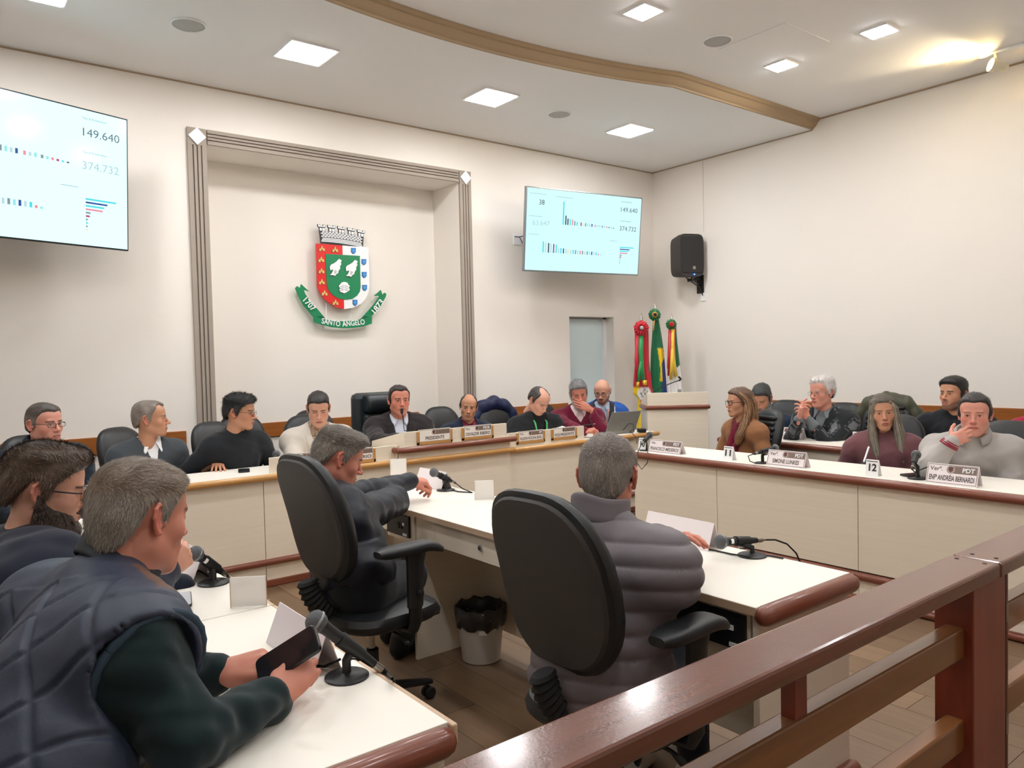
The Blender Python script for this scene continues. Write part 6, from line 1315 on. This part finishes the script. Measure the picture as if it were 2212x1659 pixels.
# ---- P8 burgundy sweater, hand at mouth
H = hy(1250, 852, 5.52); Wm = DP(1274, 884, (H-CAMP).dot(CF)-.11); Wp = ZP(1262, 932, .80); p = person('person in burgundy sweater resting the mouth on one hand', H, hyaw=216, hpitch=-14, hroll=6, hs=(1, 1.0, 1.02), tyaw=205, hip=hipof(H, 205, .16), girth=1.05, shw=.205, skin='ruddy', brow=(90, 82, 80), eyes=.45,
    arms=dict(L=dict(w=Wm, d=DP(1240, 868, (H-CAMP).dot(CF)-.13)-Wm, n=-CF+Vector((0, 0, .2)), pose='mouth', thumb=(20, 20, 10), pole=(.6, -.2, -1)), R=dict(w=Wp, d=(.35, -.6, .1), n=(-.3, -.2, 1), pose='pinch', pole=(-.8, .3, -.5))))
hair(p, (138, 138, 138), top=.017, side=.006, front=-.002, comb=(.5, .2, -.2), color2=(92, 92, 94), length=.026, curl=.3, n=4200, rough=.004, seed=9); beard(p, (178, 172, 168), .012, color2=(206, 202, 198), length=.012)
garment(p, 'sweater', (106, 20, 46), off=.018, open_v=(.05, -.085), wrinkle=.006); shirt_front(p, (228, 208, 208)); shirt_collar(p, (230, 210, 210), flap=.065, pointy=.05)
pn = DP(1272, 917, (Wp-CAMP).dot(CF)-.02); t = thing('pen', 'dark pen held by the person in burgundy sweater', 'pen', pn); d = (CR+Z3*.1).normalized()
MB().tube([pn-d*.06, pn+d*.04], .0045, 8, rnd=True).build('barrel', M_PHONE, t, smooth=True); MB().tube([pn+d*.04, pn+d*.062], [.004, .001], 8).build('tip', M_STEEL, t)
# ---- P9 bald man in blue jacket
H = hy(1301, 846, 5.76); p = person('person with glasses in open blue jacket behind the laptop', H, hyaw=236, hpitch=-20, hs=(1.0, 1, 1), jaw=.05, tyaw=215, hip=hipof(H, 215, .16), shw=.195, girth=1.03, skin='fair', brow=(56, 44, 38), stubble=((70, 48, 40), .72), eyes=.5, arms=dict(R=dict(w=H+V2((-.12, -.26, -.44)), hide=True), L=dict(w=H+V2((.14, -.22, -.44)), hide=True)))
glasses(p, h=.016, r=.002)
def bluej(c, q, V):
    x = np.abs(q[:, 0]); c[(x > .118) & (x < .128) & (q[:, 1] > 0)] = lin((226, 230, 236)); c[(q[:, 2] < -.16) & (x > .12)] = lin((74, 104, 150)); c[(q[:, 2] < -.24) & (q[:, 2] > -.29) & (x > .13)] = lin((176, 174, 172)); return c
garment(p, 'jacket', (26, 84, 168), off=.028, open_v=(.12, -.55), colfn=bluej, collar=(.05, .078, .012, .7), wrinkle=.008, material=M_SHINY); garment(p, 'vest', (56, 57, 62), off=.018, sleeves=False, open_v=(.07, -.40), wrinkle=.004)
shirt_front(p, (178, 196, 220)); shirt_collar(p, (184, 202, 224)); lanyard(p, p.torso.grown(.012), (206, 130, 110), xs=.05)
# ---- P11 grey bearded man, second row
H = hx(1646, 862, 6.08); p = person('person in navy jacket and pale shirt looking down, second row', H, hyaw=256, hpitch=-26, hs=(.98, 1, 1), tyaw=250, hip=hipof(H, 250, .14), skin='tan', brow=(36, 32, 30), eyes=.4, shw=.20, arms=dict(R=dict(w=H+V2((-.26, .10, -.44)), hide=True), L=dict(w=H+V2((-.26, -.12, -.44)), hide=True)))
hair(p, (52, 54, 54), top=.020, side=.005, comb=(.4, .2, 0), length=.014, color2=(92, 92, 92), seed=11); beard(p, (120, 118, 116), .010, color2=(170, 168, 166)); garment(p, 'jacket', (32, 44, 64), off=.022, open_v=(.055, -.3), disp=lapel(.055, -.3), collar=(.03, .07, .008, .4)); shirt_front(p, (206, 200, 190)); shirt_collar(p, (208, 202, 192))
# ---- P12 white haired man, steepled hands
H = hx(1776, 849, 6.0); dH = (H-CAMP).dot(CF); W1 = DP(1745, 905, dH-.10); W2 = DP(1726, 903, dH-.16); p = person('person in argyle sweater with fingers steepled before the chin', H, hyaw=282, hpitch=-4, hs=(1, 1.0, 1), tyaw=262, hip=hipof(H, 262, .10), skin='pink', brow=(170, 160, 152), shw=.20,
    arms=dict(R=dict(w=W2, d=Vector((-.02, -.02, 1))+CR*.18, n=CR*-1+CF*.3, pose='steep', thumb=(40, 10, 10), pole=(.1, .5, -1)), L=dict(w=W1, d=Vector((0, 0, 1))-CR*.55, n=-CF+CR*.4, pose='steep', thumb=(40, 10, 10), pole=(.2, -.6, -1))))
hair(p, (214, 208, 204), top=.024, side=.010, temples=.014, front=.004, comb=(.2, -.4, .1), length=.024, curl=.3, color2=(180, 172, 168), rough=.004, seed=12); glasses(p, mat('thin_steel_frame', (120, 118, 116), .3, metal=.9), h=.013, r=.001)
def argyle(c, q, V):
    a = np.abs(((q[:, 0]+.06)/.13) % 1-.5)+np.abs((q[:, 2]/.17) % 1-.5); c[a < .26] = lin((112, 114, 118)); c[np.abs(a-.40) < .02] = lin((96, 98, 100)); return c
for k in ('R', 'L'): pass
garment(p, 'sweater', (36, 38, 41), off=.018, open_v=(.055, -.15), colfn=argyle, sleeve_len=.86, wrinkle=.006); shirt_front(p, (120, 126, 130)); shirt_collar(p, (124, 130, 134), flap=.06)
for k in ('R', 'L'):
    a = p.arms[k]; f = Field().cone(a['W']+(a['E']-a['W'])*.26, a['W']+(a['E']-a['W'])*.06, .043, .038, .01); v, fc = f.mesh(.006); np_obj('cuff', v, fc, M_CLOTH, p.t, np.tile(lin((116, 122, 126)), (len(v), 1)))
# ---- P14 folded arms
H = hx(2060, 853, 6.25); p = person('person in black sweater with folded arms, second row', H, hyaw=282, hpitch=2, hs=(1, 1, 1), tyaw=262, hip=hipof(H, 262, .08), shw=.21, girth=1.06, skin='tan', brow=(28, 24, 22), stubble=((54, 40, 34), .62),
    arms=dict(R=dict(w=H+V2((-.20, -.06, -.40)), e=H+V2((-.17, .27, -.42)), d=(.0, -1, .15), n=(-1, 0, .1), pose='relax'), L=dict(w=H+V2((-.24, .10, -.36)), e=H+V2((-.17, -.28, -.42)), d=(0, 1, .1), n=(-1, 0, .2), pose='flat')))
hair(p, (30, 27, 26), top=.024, side=.006, comb=(.6, .1, 0), length=.020, seed=14, sideburn=.02); crew(p, (27, 29, 34), off=.016, wrinkle=.007)
# ---- P15 grey hoodie woman, hand over mouth
H = hx(2106, 897, 4.92); dH = (H-CAMP).dot(CF); W = DP(2056, 953, dH-.17); p = person('person in light grey hoodie covering the mouth with one hand', H, hyaw=254, hpitch=-3, hs=(1.0, .98, 1.0), jaw=.02, browt=.6, tyaw=250, hip=hipof(H, 250, .22), nb=H+V2((.05, .03, -.165)), girth=1.12, shw=.195, belly=1.15, skin='pink', brow=(66, 46, 40), blush=.45, lips=(190, 100, 96), iris=(60, 50, 40), hand_scale=.95,
    arms=dict(R=dict(w=W, d=DP(2112, 928, dH-.155)-W, n=-CF+Vector((0, 0, .35)), pose='mouth', spread=.10, thumb=(48, 5, 5), e=DP(2010, 1015, dH-.12)), L=dict(w=H+V2((-.20, -.12, -.42)), hide=True)))
hair(p, (52, 46, 44), top=.010, side=.008, temples=.006, comb=(0, -1, .1), length=.02, lift=.06, curl=.12, n=3000, seed=15)
garment(p, 'hoodie', (176, 170, 164), off=.02, sleeve_len=.9, wrinkle=.007); stand_collar(p, (168, 162, 156), h=.05, r=.070, gap=.45, fold=.05, base=.03, thick=.012)
a = p.arms['R']; 
f = Field().cone(a['W']+(a['E']-a['W'])*.18, a['W']+(a['E']-a['W'])*.03, .048, .040, .01); v, fc = f.mesh(.005); np_obj('cuff', v, fc, M_CLOTH, p.t, np.tile(lin((176, 170, 164)), (len(v), 1)))
for k in (.15, .10, .05): ring(p, a['W']+(a['E']-a['W'])*k, a['E']-a['W'], .040+.05*k, .0055, (150, 40, 60), 'cuff_stripe')
# ---- long hair for the two women
def long_hair(p, guides, color, color2, n=900, seg=12, width=.0016, seed=3, wave=.006, solid=True, wf=60):
    """guides: polylines in head space with radius"""
    rnd = np.random.RandomState(seed); Vs = []; Fs = []; n0 = 0; Cs = []
    f = Field()
    for pts, rs in guides:
        P = [p.H+p.Rh@(A3(q)*p.hs) for q in pts]; f.chain(P, [r*.86 for r in rs], .02)
    if solid:
        v, fc = f.mesh(.007); nn = normals(v, fc); v = v+nn*(wob(v, 90, seed, stretch=(1, 1, .25))*.005)[:, None]; c = np.tile(lin(color), (len(v), 1))*(1+.3*wob(v, 160, seed, stretch=(1, 1, .15))[:, None]); np_obj('long_hair', v, fc, M_HAIR, p.t, np.clip(c, 0, 1))
    for pts, rs in guides:
        m = n//len(guides); P = np.array([p.H+p.Rh@(A3(q)*p.hs) for q in pts]); tt = np.linspace(0, len(P)-1, seg+1); base = np.stack([np.interp(tt, np.arange(len(P)), P[:, i]) for i in range(3)], 1); rr = np.interp(tt, np.arange(len(P)), rs)
        o = rnd.normal(size=(m, 3)); o /= np.linalg.norm(o, axis=1, keepdims=True); ph = rnd.uniform(0, 6.28, m); am = wave*(.4+.9*rnd.rand(m)); L = .75+.3*rnd.rand(m)
        X = base[None]+o[:, None]*rr[None, :, None]*(.86+.18*rnd.rand(m))[:, None, None]; sw = np.sin(np.arange(seg+1)[None]*wf/60.0+ph[:, None])*am[:, None]; X = X+sw[..., None]*p.rt; sd = np.cross(np.gradient(X, axis=1), o[:, None]); sd /= np.linalg.norm(sd, axis=2, keepdims=True)+1e-9; tp = width*(1-.6*np.linspace(0, 1, seg+1))[None, :, None]
        A_ = (X-sd*tp).reshape(-1, 3); B_ = (X+sd*tp).reshape(-1, 3); i = (np.arange(m)[:, None]*(seg+1)+np.arange(seg)[None]).ravel(); M_ = m*(seg+1); Vs += [A_, B_]; Fs.append(np.stack([i, i+1, i+1+M_, i+M_], 1)+n0); n0 += 2*M_
        c = np.where((rnd.rand(m) > .5)[:, None], lin(color), lin(color2))*(.6+.8*rnd.rand(m))[:, None]; c = np.repeat(c, seg+1, 0); Cs += [c, c]
    np_obj('hair_strands', np.concatenate(Vs), np.concatenate(Fs), M_STRAND, p.t, np.clip(np.concatenate(Cs), 0, 1))
# ---- P10 blonde woman in brown blazer
H = hx(1598, 871, 5.28); p = person('person in brown blazer and burgundy scarf with glasses, looking aside', H, hyaw=296, hpitch=0, hs=(.93, .95, .93), jaw=-.08, browt=.6, tyaw=285, hip=hipof(H, 285, .08), shw=.165, girth=.86, skin='tan', brow=(70, 50, 40), lips=(180, 90, 86), neck_r=.05, arms=dict(R=dict(w=H+V2((-.18, .16, -.42)), hide=True), L=dict(w=H+V2((-.20, -.10, -.42)), hide=True)))
hair(p, (92, 66, 48), top=.016, side=.014, comb=(.4, -.4, -.2), length=.03, lift=.05, curl=.1, n=2500, color2=(150, 110, 76), seed=16, nape=.03)
long_hair(p, [([(-.015, .055, .116), (-.055, .03, .085), (-.080, -.022, .02), (-.084, -.03, -.08), (-.09, .0, -.18), (-.095, .05, -.28), (-.09, .07, -.34)], [.012, .02, .028, .038, .045, .044, .022]), ([(-.02, -.06, .07), (-.045, -.085, -.02), (-.06, -.085, -.13), (-.085, -.05, -.24), (-.10, .0, -.33)], [.045, .05, .05, .046, .024]), ([(.05, -.02, .07), (.075, -.05, -.02), (.07, -.06, -.13), (.06, -.02, -.24)], [.026, .034, .04, .03]), ([(.012, .055, .116), (.055, .035, .085), (.078, .0, .02), (.08, -.02, -.06)], [.012, .018, .022, .024])], (120, 82, 54), (186, 144, 104), n=1500, wave=.012, seed=4)
garment(p, 'blazer', (146, 100, 66), off=.022, open_v=(.07, -.36), disp=lapel(.07, -.36), collar=(.03, .072, .010, .5), wrinkle=.006); garment(p, 'top', (110, 22, 46), off=.010, sleeves=False, collar=(.02, .062, .01)); glasses(p, h=.018, w=.026, r=.0022)
sc = Field(); [sc.chain([p.nb+p.rt*s*.05+p.u*.035, p.nb+p.rt*s*.05+p.fw*.07-p.u*.05, surf(p, p.torso.grown(.02), s*.035, -.16)+p.fw*.005, surf(p, p.torso.grown(.02), s*.03, -.30)+p.fw*.005], [.03, .03, .028, .03], .015) for s in (-1, 1)]; sc.chain([p.nb+p.rt*.05+p.u*.035, p.nb-p.fw*.06+p.u*.05, p.nb-p.rt*.05+p.u*.035], [.028, .03, .028], .01)
v, fc = sc.mesh(.007); v = v+normals(v, fc)*(wob(v, 120, 3, stretch=(1, 1, .4))*.005)[:, None]; np_obj('scarf', v, fc, M_CLOTH, p.t, np.tile(lin((112, 20, 44)), (len(v), 1)))
# ---- P13 woman in mauve track jacket
H = hx(1908, 893, 5.10); dH = (H-CAMP).dot(CF); p = person('person in mauve track jacket with striped sleeves facing the room', H, hyaw=240, hpitch=-1, hroll=4, hs=(.93, .95, .97), jaw=-.14, browt=.6, tyaw=250, hip=hipof(H, 250, .04), shw=.175, girth=.95, skin='tan', brow=(70, 52, 44), lips=(178, 84, 82), neck_r=.05, arms=dict(R=dict(w=H+V2((-.20, .12, -.46)), hide=True), L=dict(w=H+V2((-.22, -.14, -.46)), hide=True)))
hair(p, (92, 84, 74), top=.014, side=.012, front=-.0, temples=-.0, comb=(.9, .0, -.5), length=.03, lift=.04, curl=.08, n=2500, color2=(150, 140, 124), seed=17, nape=.03)
long_hair(p, [([(.008, .068, .108), (.045, .066, .080), (.072, .045, .03), (.080, .03, -.05), (.082, .03, -.14), (.07, .07, -.25), (.06, .085, -.31)], [.010, .016, .021, .026, .032, .026, .014]), ([(-.008, .068, .108), (-.045, .066, .080), (-.072, .045, .03), (-.080, .03, -.05), (-.086, .03, -.14), (-.092, .06, -.26), (-.09, .075, -.33)], [.010, .016, .021, .028, .036, .030, .016]), ([(0, -.06, .06), (.03, -.085, -.04), (.04, -.08, -.16)], [.05, .05, .04]), ([(0, -.06, .06), (-.03, -.085, -.04), (-.04, -.08, -.16)], [.05, .05, .04])], (120, 110, 96), (170, 160, 142), n=1500, wave=.003, seed=6)
def stripes(c, q, V):
    S, E, W = p.arms['L']['S'], p.arms['L']['E'], p.arms['L']['W']
    for A_, B_ in ((S, E), (E, W)):
        ab = B_-A_; L = np.linalg.norm(ab); d = ab/L; w_ = V-A_; t_ = (w_@d); r_ = w_-np.outer(t_, d); out = p.rt*-1; out = out-d*(out@d); out /= np.linalg.norm(out); o2 = np.cross(d, out); ang = np.arctan2(r_@o2, r_@out); m = (t_ > -.05) & (t_ < L+.02) & (np.linalg.norm(r_, axis=1) < .085) & (np.abs(ang) < .62); k = np.floor((ang+.62)/1.24*6).astype(int)
        c[m & (k % 2 == 0)] = lin((222, 200, 184)); c[m & (k % 2 == 1)] = lin((40, 32, 34))
    return c
garment(p, 'track_jacket', (112, 72, 76), off=.018, voxel=.007, colfn=stripes, wrinkle=.006); stand_collar(p, (104, 66, 70), h=.06, gap=.3, r=.064, thick=.008)
pn = thing('pen', 'white pen standing in a holder before the person in track jacket', 'pen', DP(1868, 1000, 5.0)); b = DP(1866, 998, 4.95); MB().tube([b, DP(1877, 965, 4.98)], .006, 8).build('barrel', M_WHITE, pn); MB().lathe([(.02, 0), (.02, .004), (.008, .01)], Vector((b.x, b.y, TZ)), 12).build('holder', M_PLASTIC, pn)
# ---- P16 person in red, mostly beyond the frame edge
H = hx(2262, 862, 6.3); p = person('person in crimson sweater seated at the second-row counter', H, hyaw=262, tyaw=262, hip=hipof(H, 262, .1), skin='fair', girth=1.05, arms=dict(R=dict(w=H+V2((-.25, .1, -.44)), hide=True), L=dict(w=H+V2((-.25, -.1, -.44)), hide=True)))
hair(p, (60, 44, 36)); crew(p, (156, 20, 50), off=.018); place(ch_low, H.x+.2, H.y-.02, 262, 'black swivel chair under the person in crimson sweater')
# ---- P17 bearded young man
H = DP(94, 1062, 2.2); W = DP(352, 1238, 2.3); p = person('person in navy fleece jacket and black glasses leaning on the desk', H, hyaw=98, hpitch=-12, hs=(.99, .99, 1.0), tyaw=86, hip=(-.10, 2.2, .56), shw=.20, girth=1.08, skin='fair', brow=(62, 44, 34), res=.003, iris=(50, 40, 34),
    arms=dict(R=dict(w=W, d=(.55, .15, .35), n=(.2, -1, .2), pose='clasp', pole=(.3, -.7, -1)), L=dict(w=H+V2((.40, .16, -.40)), hide=True)), hand_res=.0026)
hair(p, (74, 56, 44), top=.022, side=.012, front=-.004, comb=(.55, .25, .08), length=.024, width=.0006, lift=.06, curl=.12, n=11000, color2=(104, 80, 62), quiff=.010, rough=.005, seed=21, nape=-.005)
beard(p, (52, 40, 34), .017, color2=(84, 64, 52), n=4200, length=.014, width=.0006, low=-.135, rough=.004); glasses(p, h=.017, w=.0255, r=.0024)
garment(p, 'fleece_jacket', (25, 30, 46), off=.028, voxel=.008, wrinkle=.011, wf=26); stand_collar(p, (30, 36, 54), h=.085, gap=.4, r=.076, thick=.012, base=.075)
# ---- P18 quilted vest man with phone
H = DP(299, 1124, 1.68); WR = ZP(604, 1502, .80); WL = ZP(487, 1450, .815); p = person('person in quilted navy vest holding a phone over the desk', H, hyaw=66, hpitch=-12, hroll=-3, hs=(.98, .99, 1.0), tyaw=76, hip=(.0, 1.50, .56), nb=H+V2((-.085, -.035, -.155)), shw=.205, girth=1.12, skin=(206, 138, 116), brow=(96, 78, 66), res=.0029, hand_res=.0023, hand_scale=1.0,
    arms=dict(R=dict(w=WR, e=ZP(402, 1602, .815), d=ZP(652, 1440, .835)-WR, stub=.012, n=-CF*.8+CU*.55+CR*.25, pose=[(22, 16, 8), (42, 46, 26), (46, 50, 28), (48, 50, 28)], thumb=(30, 8, 4)), L=dict(w=WL, d=ZP(585, 1432, .835)-WL, n=-CF*.55+CU*.85, pose=[(40, 40, 25), (46, 48, 28), (50, 52, 30), (54, 54, 30)], thumb=(28, 14, 10), pole=(0, .6, -1))))
hair(p, (112, 92, 74), top=.012, side=.006, front=.0, comb=(.35, .75, -.15), length=.015, width=.00055, lift=.07, curl=.12, n=15000, color2=(150, 136, 120), grey_sides=(142, 134, 124), seed=22, nape=.014, rough=.003)
garment(p, 'sweater', (22, 38, 40), off=.016, voxel=.0065, sleeve_len=.90, wrinkle=.008, wf=44)
def quilt(q, V, N):
    a = ((q[:, 0]+q[:, 2]*.8)/.135); b = ((q[:, 0]-q[:, 2]*.8)/.135); fa = np.abs((a % 1)-.5); fb = np.abs((b % 1)-.5); e = np.minimum(.5-fa, .5-fb); back = sst(-q[:, 1], -.04, .03)*(q[:, 2] < .0)
    return back*(.007*sst(e, 0, .10)-.004)
def vestcol(c, q, V):
    m = (q[:, 2] > -.13) & (np.abs(q[:, 0]) > .078) & (np.abs(q[:, 0]) < .22) & (q[:, 1] > -.03); c[m] = lin((98, 68, 52)); return c
holes = Field()
for key in ('R', 'L'):
    a = p.arms[key]; s_ = a['s']; ad = (a['E']-a['S']); ad = ad/np.linalg.norm(ad); holes.p.append(('c', a['S']+p.rt*s_*.068-p.u*.02, a['S']+p.rt*s_*.05+ad*.30, .098, .10, .008, -1, None))
garment(p, 'quilted_vest', (54, 60, 76), off=.032, voxel=.006, sleeves=False, disp=quilt, colfn=vestcol, wrinkle=.004, material=M_SHINY, extra=holes); stand_collar(p, (46, 48, 54), h=.09, gap=.45, r=.074, thick=.012, flare=.016, base=.075)
for key in ('R', 'L'):          # ribbed armhole
    a = p.arms[key]; s_ = a['s']; ad = (a['E']-a['S']); ad = ad/np.linalg.norm(ad); ax = p.rt*s_*.9+ad*.25; ax = ax/np.linalg.norm(ax); c = a['S']+p.rt*s_*.012+ad*.035-p.u*.005; u1 = np.cross(ax, p.u); u1 /= np.linalg.norm(u1); u2 = np.cross(ax, u1)
    pts = [Vector(c+u1*math.cos(t_)*.098+u2*math.sin(t_)*.115) for t_ in [2*PI*k/48 for k in range(49)]]; MB().tube(pts, [.010+.0016*(k % 2) for k in range(49)], 8, caps=False).build('armhole_rib', mat('teal_rib_knit', (44, 62, 76), .8), p.t, smooth='all')
a0 = ZP(568, 1432, .83); ph = phone(DP(620, 1414, (WR-CAMP).dot(CF)+.055), CR*.84+CU*.52+CF*.1, CR*-.35+CU*.5+CF*.75, .150, .074, 'black phone held in both hands by the person in quilted vest', th=.011)
# ---- P19 black jacket man
H = DP(728, 992, 3.3); WL = ZP(884, 1040, .86); p = person('person in black jacket reaching over the desk towards a microphone', H, hyaw=98, hpitch=-22, hs=(1.0, 1.02, 1.0), tyaw=97, hip=(1.40, 2.86, .58), nb=H+V2((-.085, -.01, -.15)), shw=.205, girth=1.15, belly=1.1, skin='ruddy', brow=(80, 66, 58), res=.003,
    arms=dict(R=dict(w=(1.93, 3.52, .80), e=(1.80, 3.24, .815), hide=True), L=dict(w=WL, d=(.9, -.05, -.10), n=(0, -.25, 1), pose='pinch', thumb=(20, 20, 15), pole=(.2, .8, -.6))), trousers=(20, 22, 28), shoes=(16, 16, 18), feet=[(1.96, 3.58, 0), (1.90, 3.36, 0), (.9, .4, 0), (.9, .3, 0)], knees=[(1.79, 3.22, .51), (1.75, 3.02, .51)], hand_res=.0026)
hair(p, (96, 86, 76), top=.020, side=.0045, front=-.002, comb=(.2, .9, -.1), length=.019, width=.0007, lift=.10, curl=.14, n=9000, color2=(140, 132, 122), grey_sides=(122, 112, 102), quiff=.012, seed=23)
garment(p, 'jacket', (26, 30, 40), off=.024, voxel=.0075, wrinkle=.009, wf=30, material=M_SHINY); stand_collar(p, (28, 32, 42), h=.072, gap=.4, r=.072, fold=.0, base=.06)
# ---- P20 grey puffer jacket man
H = DP(1313, 1033, 2.3); WR = ZP(1432, 1188, .83); WL = ZP(1440, 1168, .83); p = person('person in grey puffer jacket seated with hands folded on the desk', H, hyaw=56, hpitch=-10, hs=(1.0, 1.0, .99), tyaw=72, hip=(1.52, 1.56, .58), nb=H+V2((-.065, -.03, -.165)), shw=.20, girth=1.15, belly=1.1, skin='ruddy', brow=(70, 56, 48), res=.003,
    arms=dict(R=dict(w=WR, e=ZP(1452, 1228, .815), d=ZP(1480, 1162, .835)-WR, n=(0, -.3, 1), pose='clasp', thumb=(20, 15, 10)), L=dict(w=WL, d=ZP(1482, 1158, .86)-WL, n=(.1, .1, 1), pose='mouth', thumb=(20, 15, 10), pole=(.3, .8, -.6))), trousers=(22, 24, 34), shoes=(206, 196, 182), feet=[(1.92, 1.84, 0), (2.02, 1.62, 0), (.9, .2, 0), (.9, -.05, 0)], hand_res=.0026)
hair(p, (104, 92, 84), top=.011, side=.006, comb=(.1, .5, -.4), length=.012, width=.0006, lift=.09, curl=.14, n=12000, color2=(146, 136, 126), grey_sides=(138, 128, 118), seed=24, nape=.012)
def puff(q, V, N):
    d = np.full(len(V), 9.0); s_ = q[:, 2].copy()
    out = .010*(np.abs(np.sin(PI*q[:, 2]/.062))**.55-.72)
    for key in ('R', 'L'):
        a = p.arms[key]; S, E, W = a['S'], a['E'], a['W']; acc = 0.0
        for A_, B_ in ((S, E), (E, W)):
            ab = B_-A_; L = np.linalg.norm(ab); t_ = np.clip((V-A_)@ab/L, 0, L); r_ = np.linalg.norm(V-A_-np.outer(t_/L, ab), axis=1); m = (r_ < .10) & (t_ > .07 if A_ is S else t_ > 0); out = np.where(m, .009*(np.abs(np.sin(PI*(acc+t_)/.075))**.55-.72), out); acc += L
    return out
jk = Field().cone(p.hip+p.u*.05, p.hip-p.u*.03+p.fw*.03, .165, .178, .05, flat=(p.fw, 1.25))
garment(p, 'puffer_jacket', (112, 104, 108), off=.030, voxel=.0068, disp=puff, extra=jk, wrinkle=.004, material=M_SHINY, armoff=.006); stand_collar(p, (118, 110, 114), h=.062, gap=.3, r=.074, thick=.014, base=.055)
# ================================================================ JACKETS HUNG ON CHAIRS
def draped(cx, cy, facing, color, label, top=1.13, seed=1, wdt=.22):
    a = math.radians(facing); rt = np.array([math.cos(a), -math.sin(a), 0]); fw = np.array([math.sin(a), math.cos(a), 0]); c = np.array([cx, cy, 0])-fw*.30; f = Field()
    f.chain([c-rt*wdt+np.array([0, 0, top-.10]), c-rt*wdt*.6+np.array([0, 0, top-.01]), c+np.array([0, 0, top+.02]), c+rt*wdt*.6+np.array([0, 0, top-.01]), c+rt*wdt+np.array([0, 0, top-.10])], [.06, .07, .075, .07, .06], .03)
    for s in (-1, 1): f.chain([c+rt*s*wdt+np.array([0, 0, top-.10]), c+rt*s*(wdt+.03)+fw*.02+np.array([0, 0, top-.32]), c+rt*s*(wdt+.01)+fw*.03+np.array([0, 0, top-.52])], [.06, .06, .045], .03)
    f.ell(c-fw*.03+np.array([0, 0, top-.3]), (wdt, .05, .32), .05, R=np.stack([rt, fw, [0, 0, 1]], 1)); v, fc = f.mesh(.008); v = v+normals(v, fc)*(wob(v, 60, seed, stretch=(1, 1, .5))*.009)[:, None]
    t = thing('jacket', label, 'jacket', (c[0], c[1], top)); np_obj('shell', v, fc, M_SHINY, t, np.tile(lin(color), (len(v), 1)))
    k = Field().chain([c-rt*.10+fw*.03+np.array([0, 0, top+.03]), c+fw*.055+np.array([0, 0, top+.05]), c+rt*.10+fw*.03+np.array([0, 0, top+.03])], [.02, .024, .02], .01); v, fc = k.mesh(.008); np_obj('collar', v, fc, M_SHINY, t, np.tile(lin(color)*.8, (len(v), 1)))
draped(4.74, 6.12, 185, (32, 40, 72), 'navy jacket hung over the chair beside the person reading papers', seed=2, top=1.0); draped(6.3, 3.08, 255, (74, 74, 58), 'olive jacket hung over the ribbed chair behind second-row counter', seed=3, top=1.03)
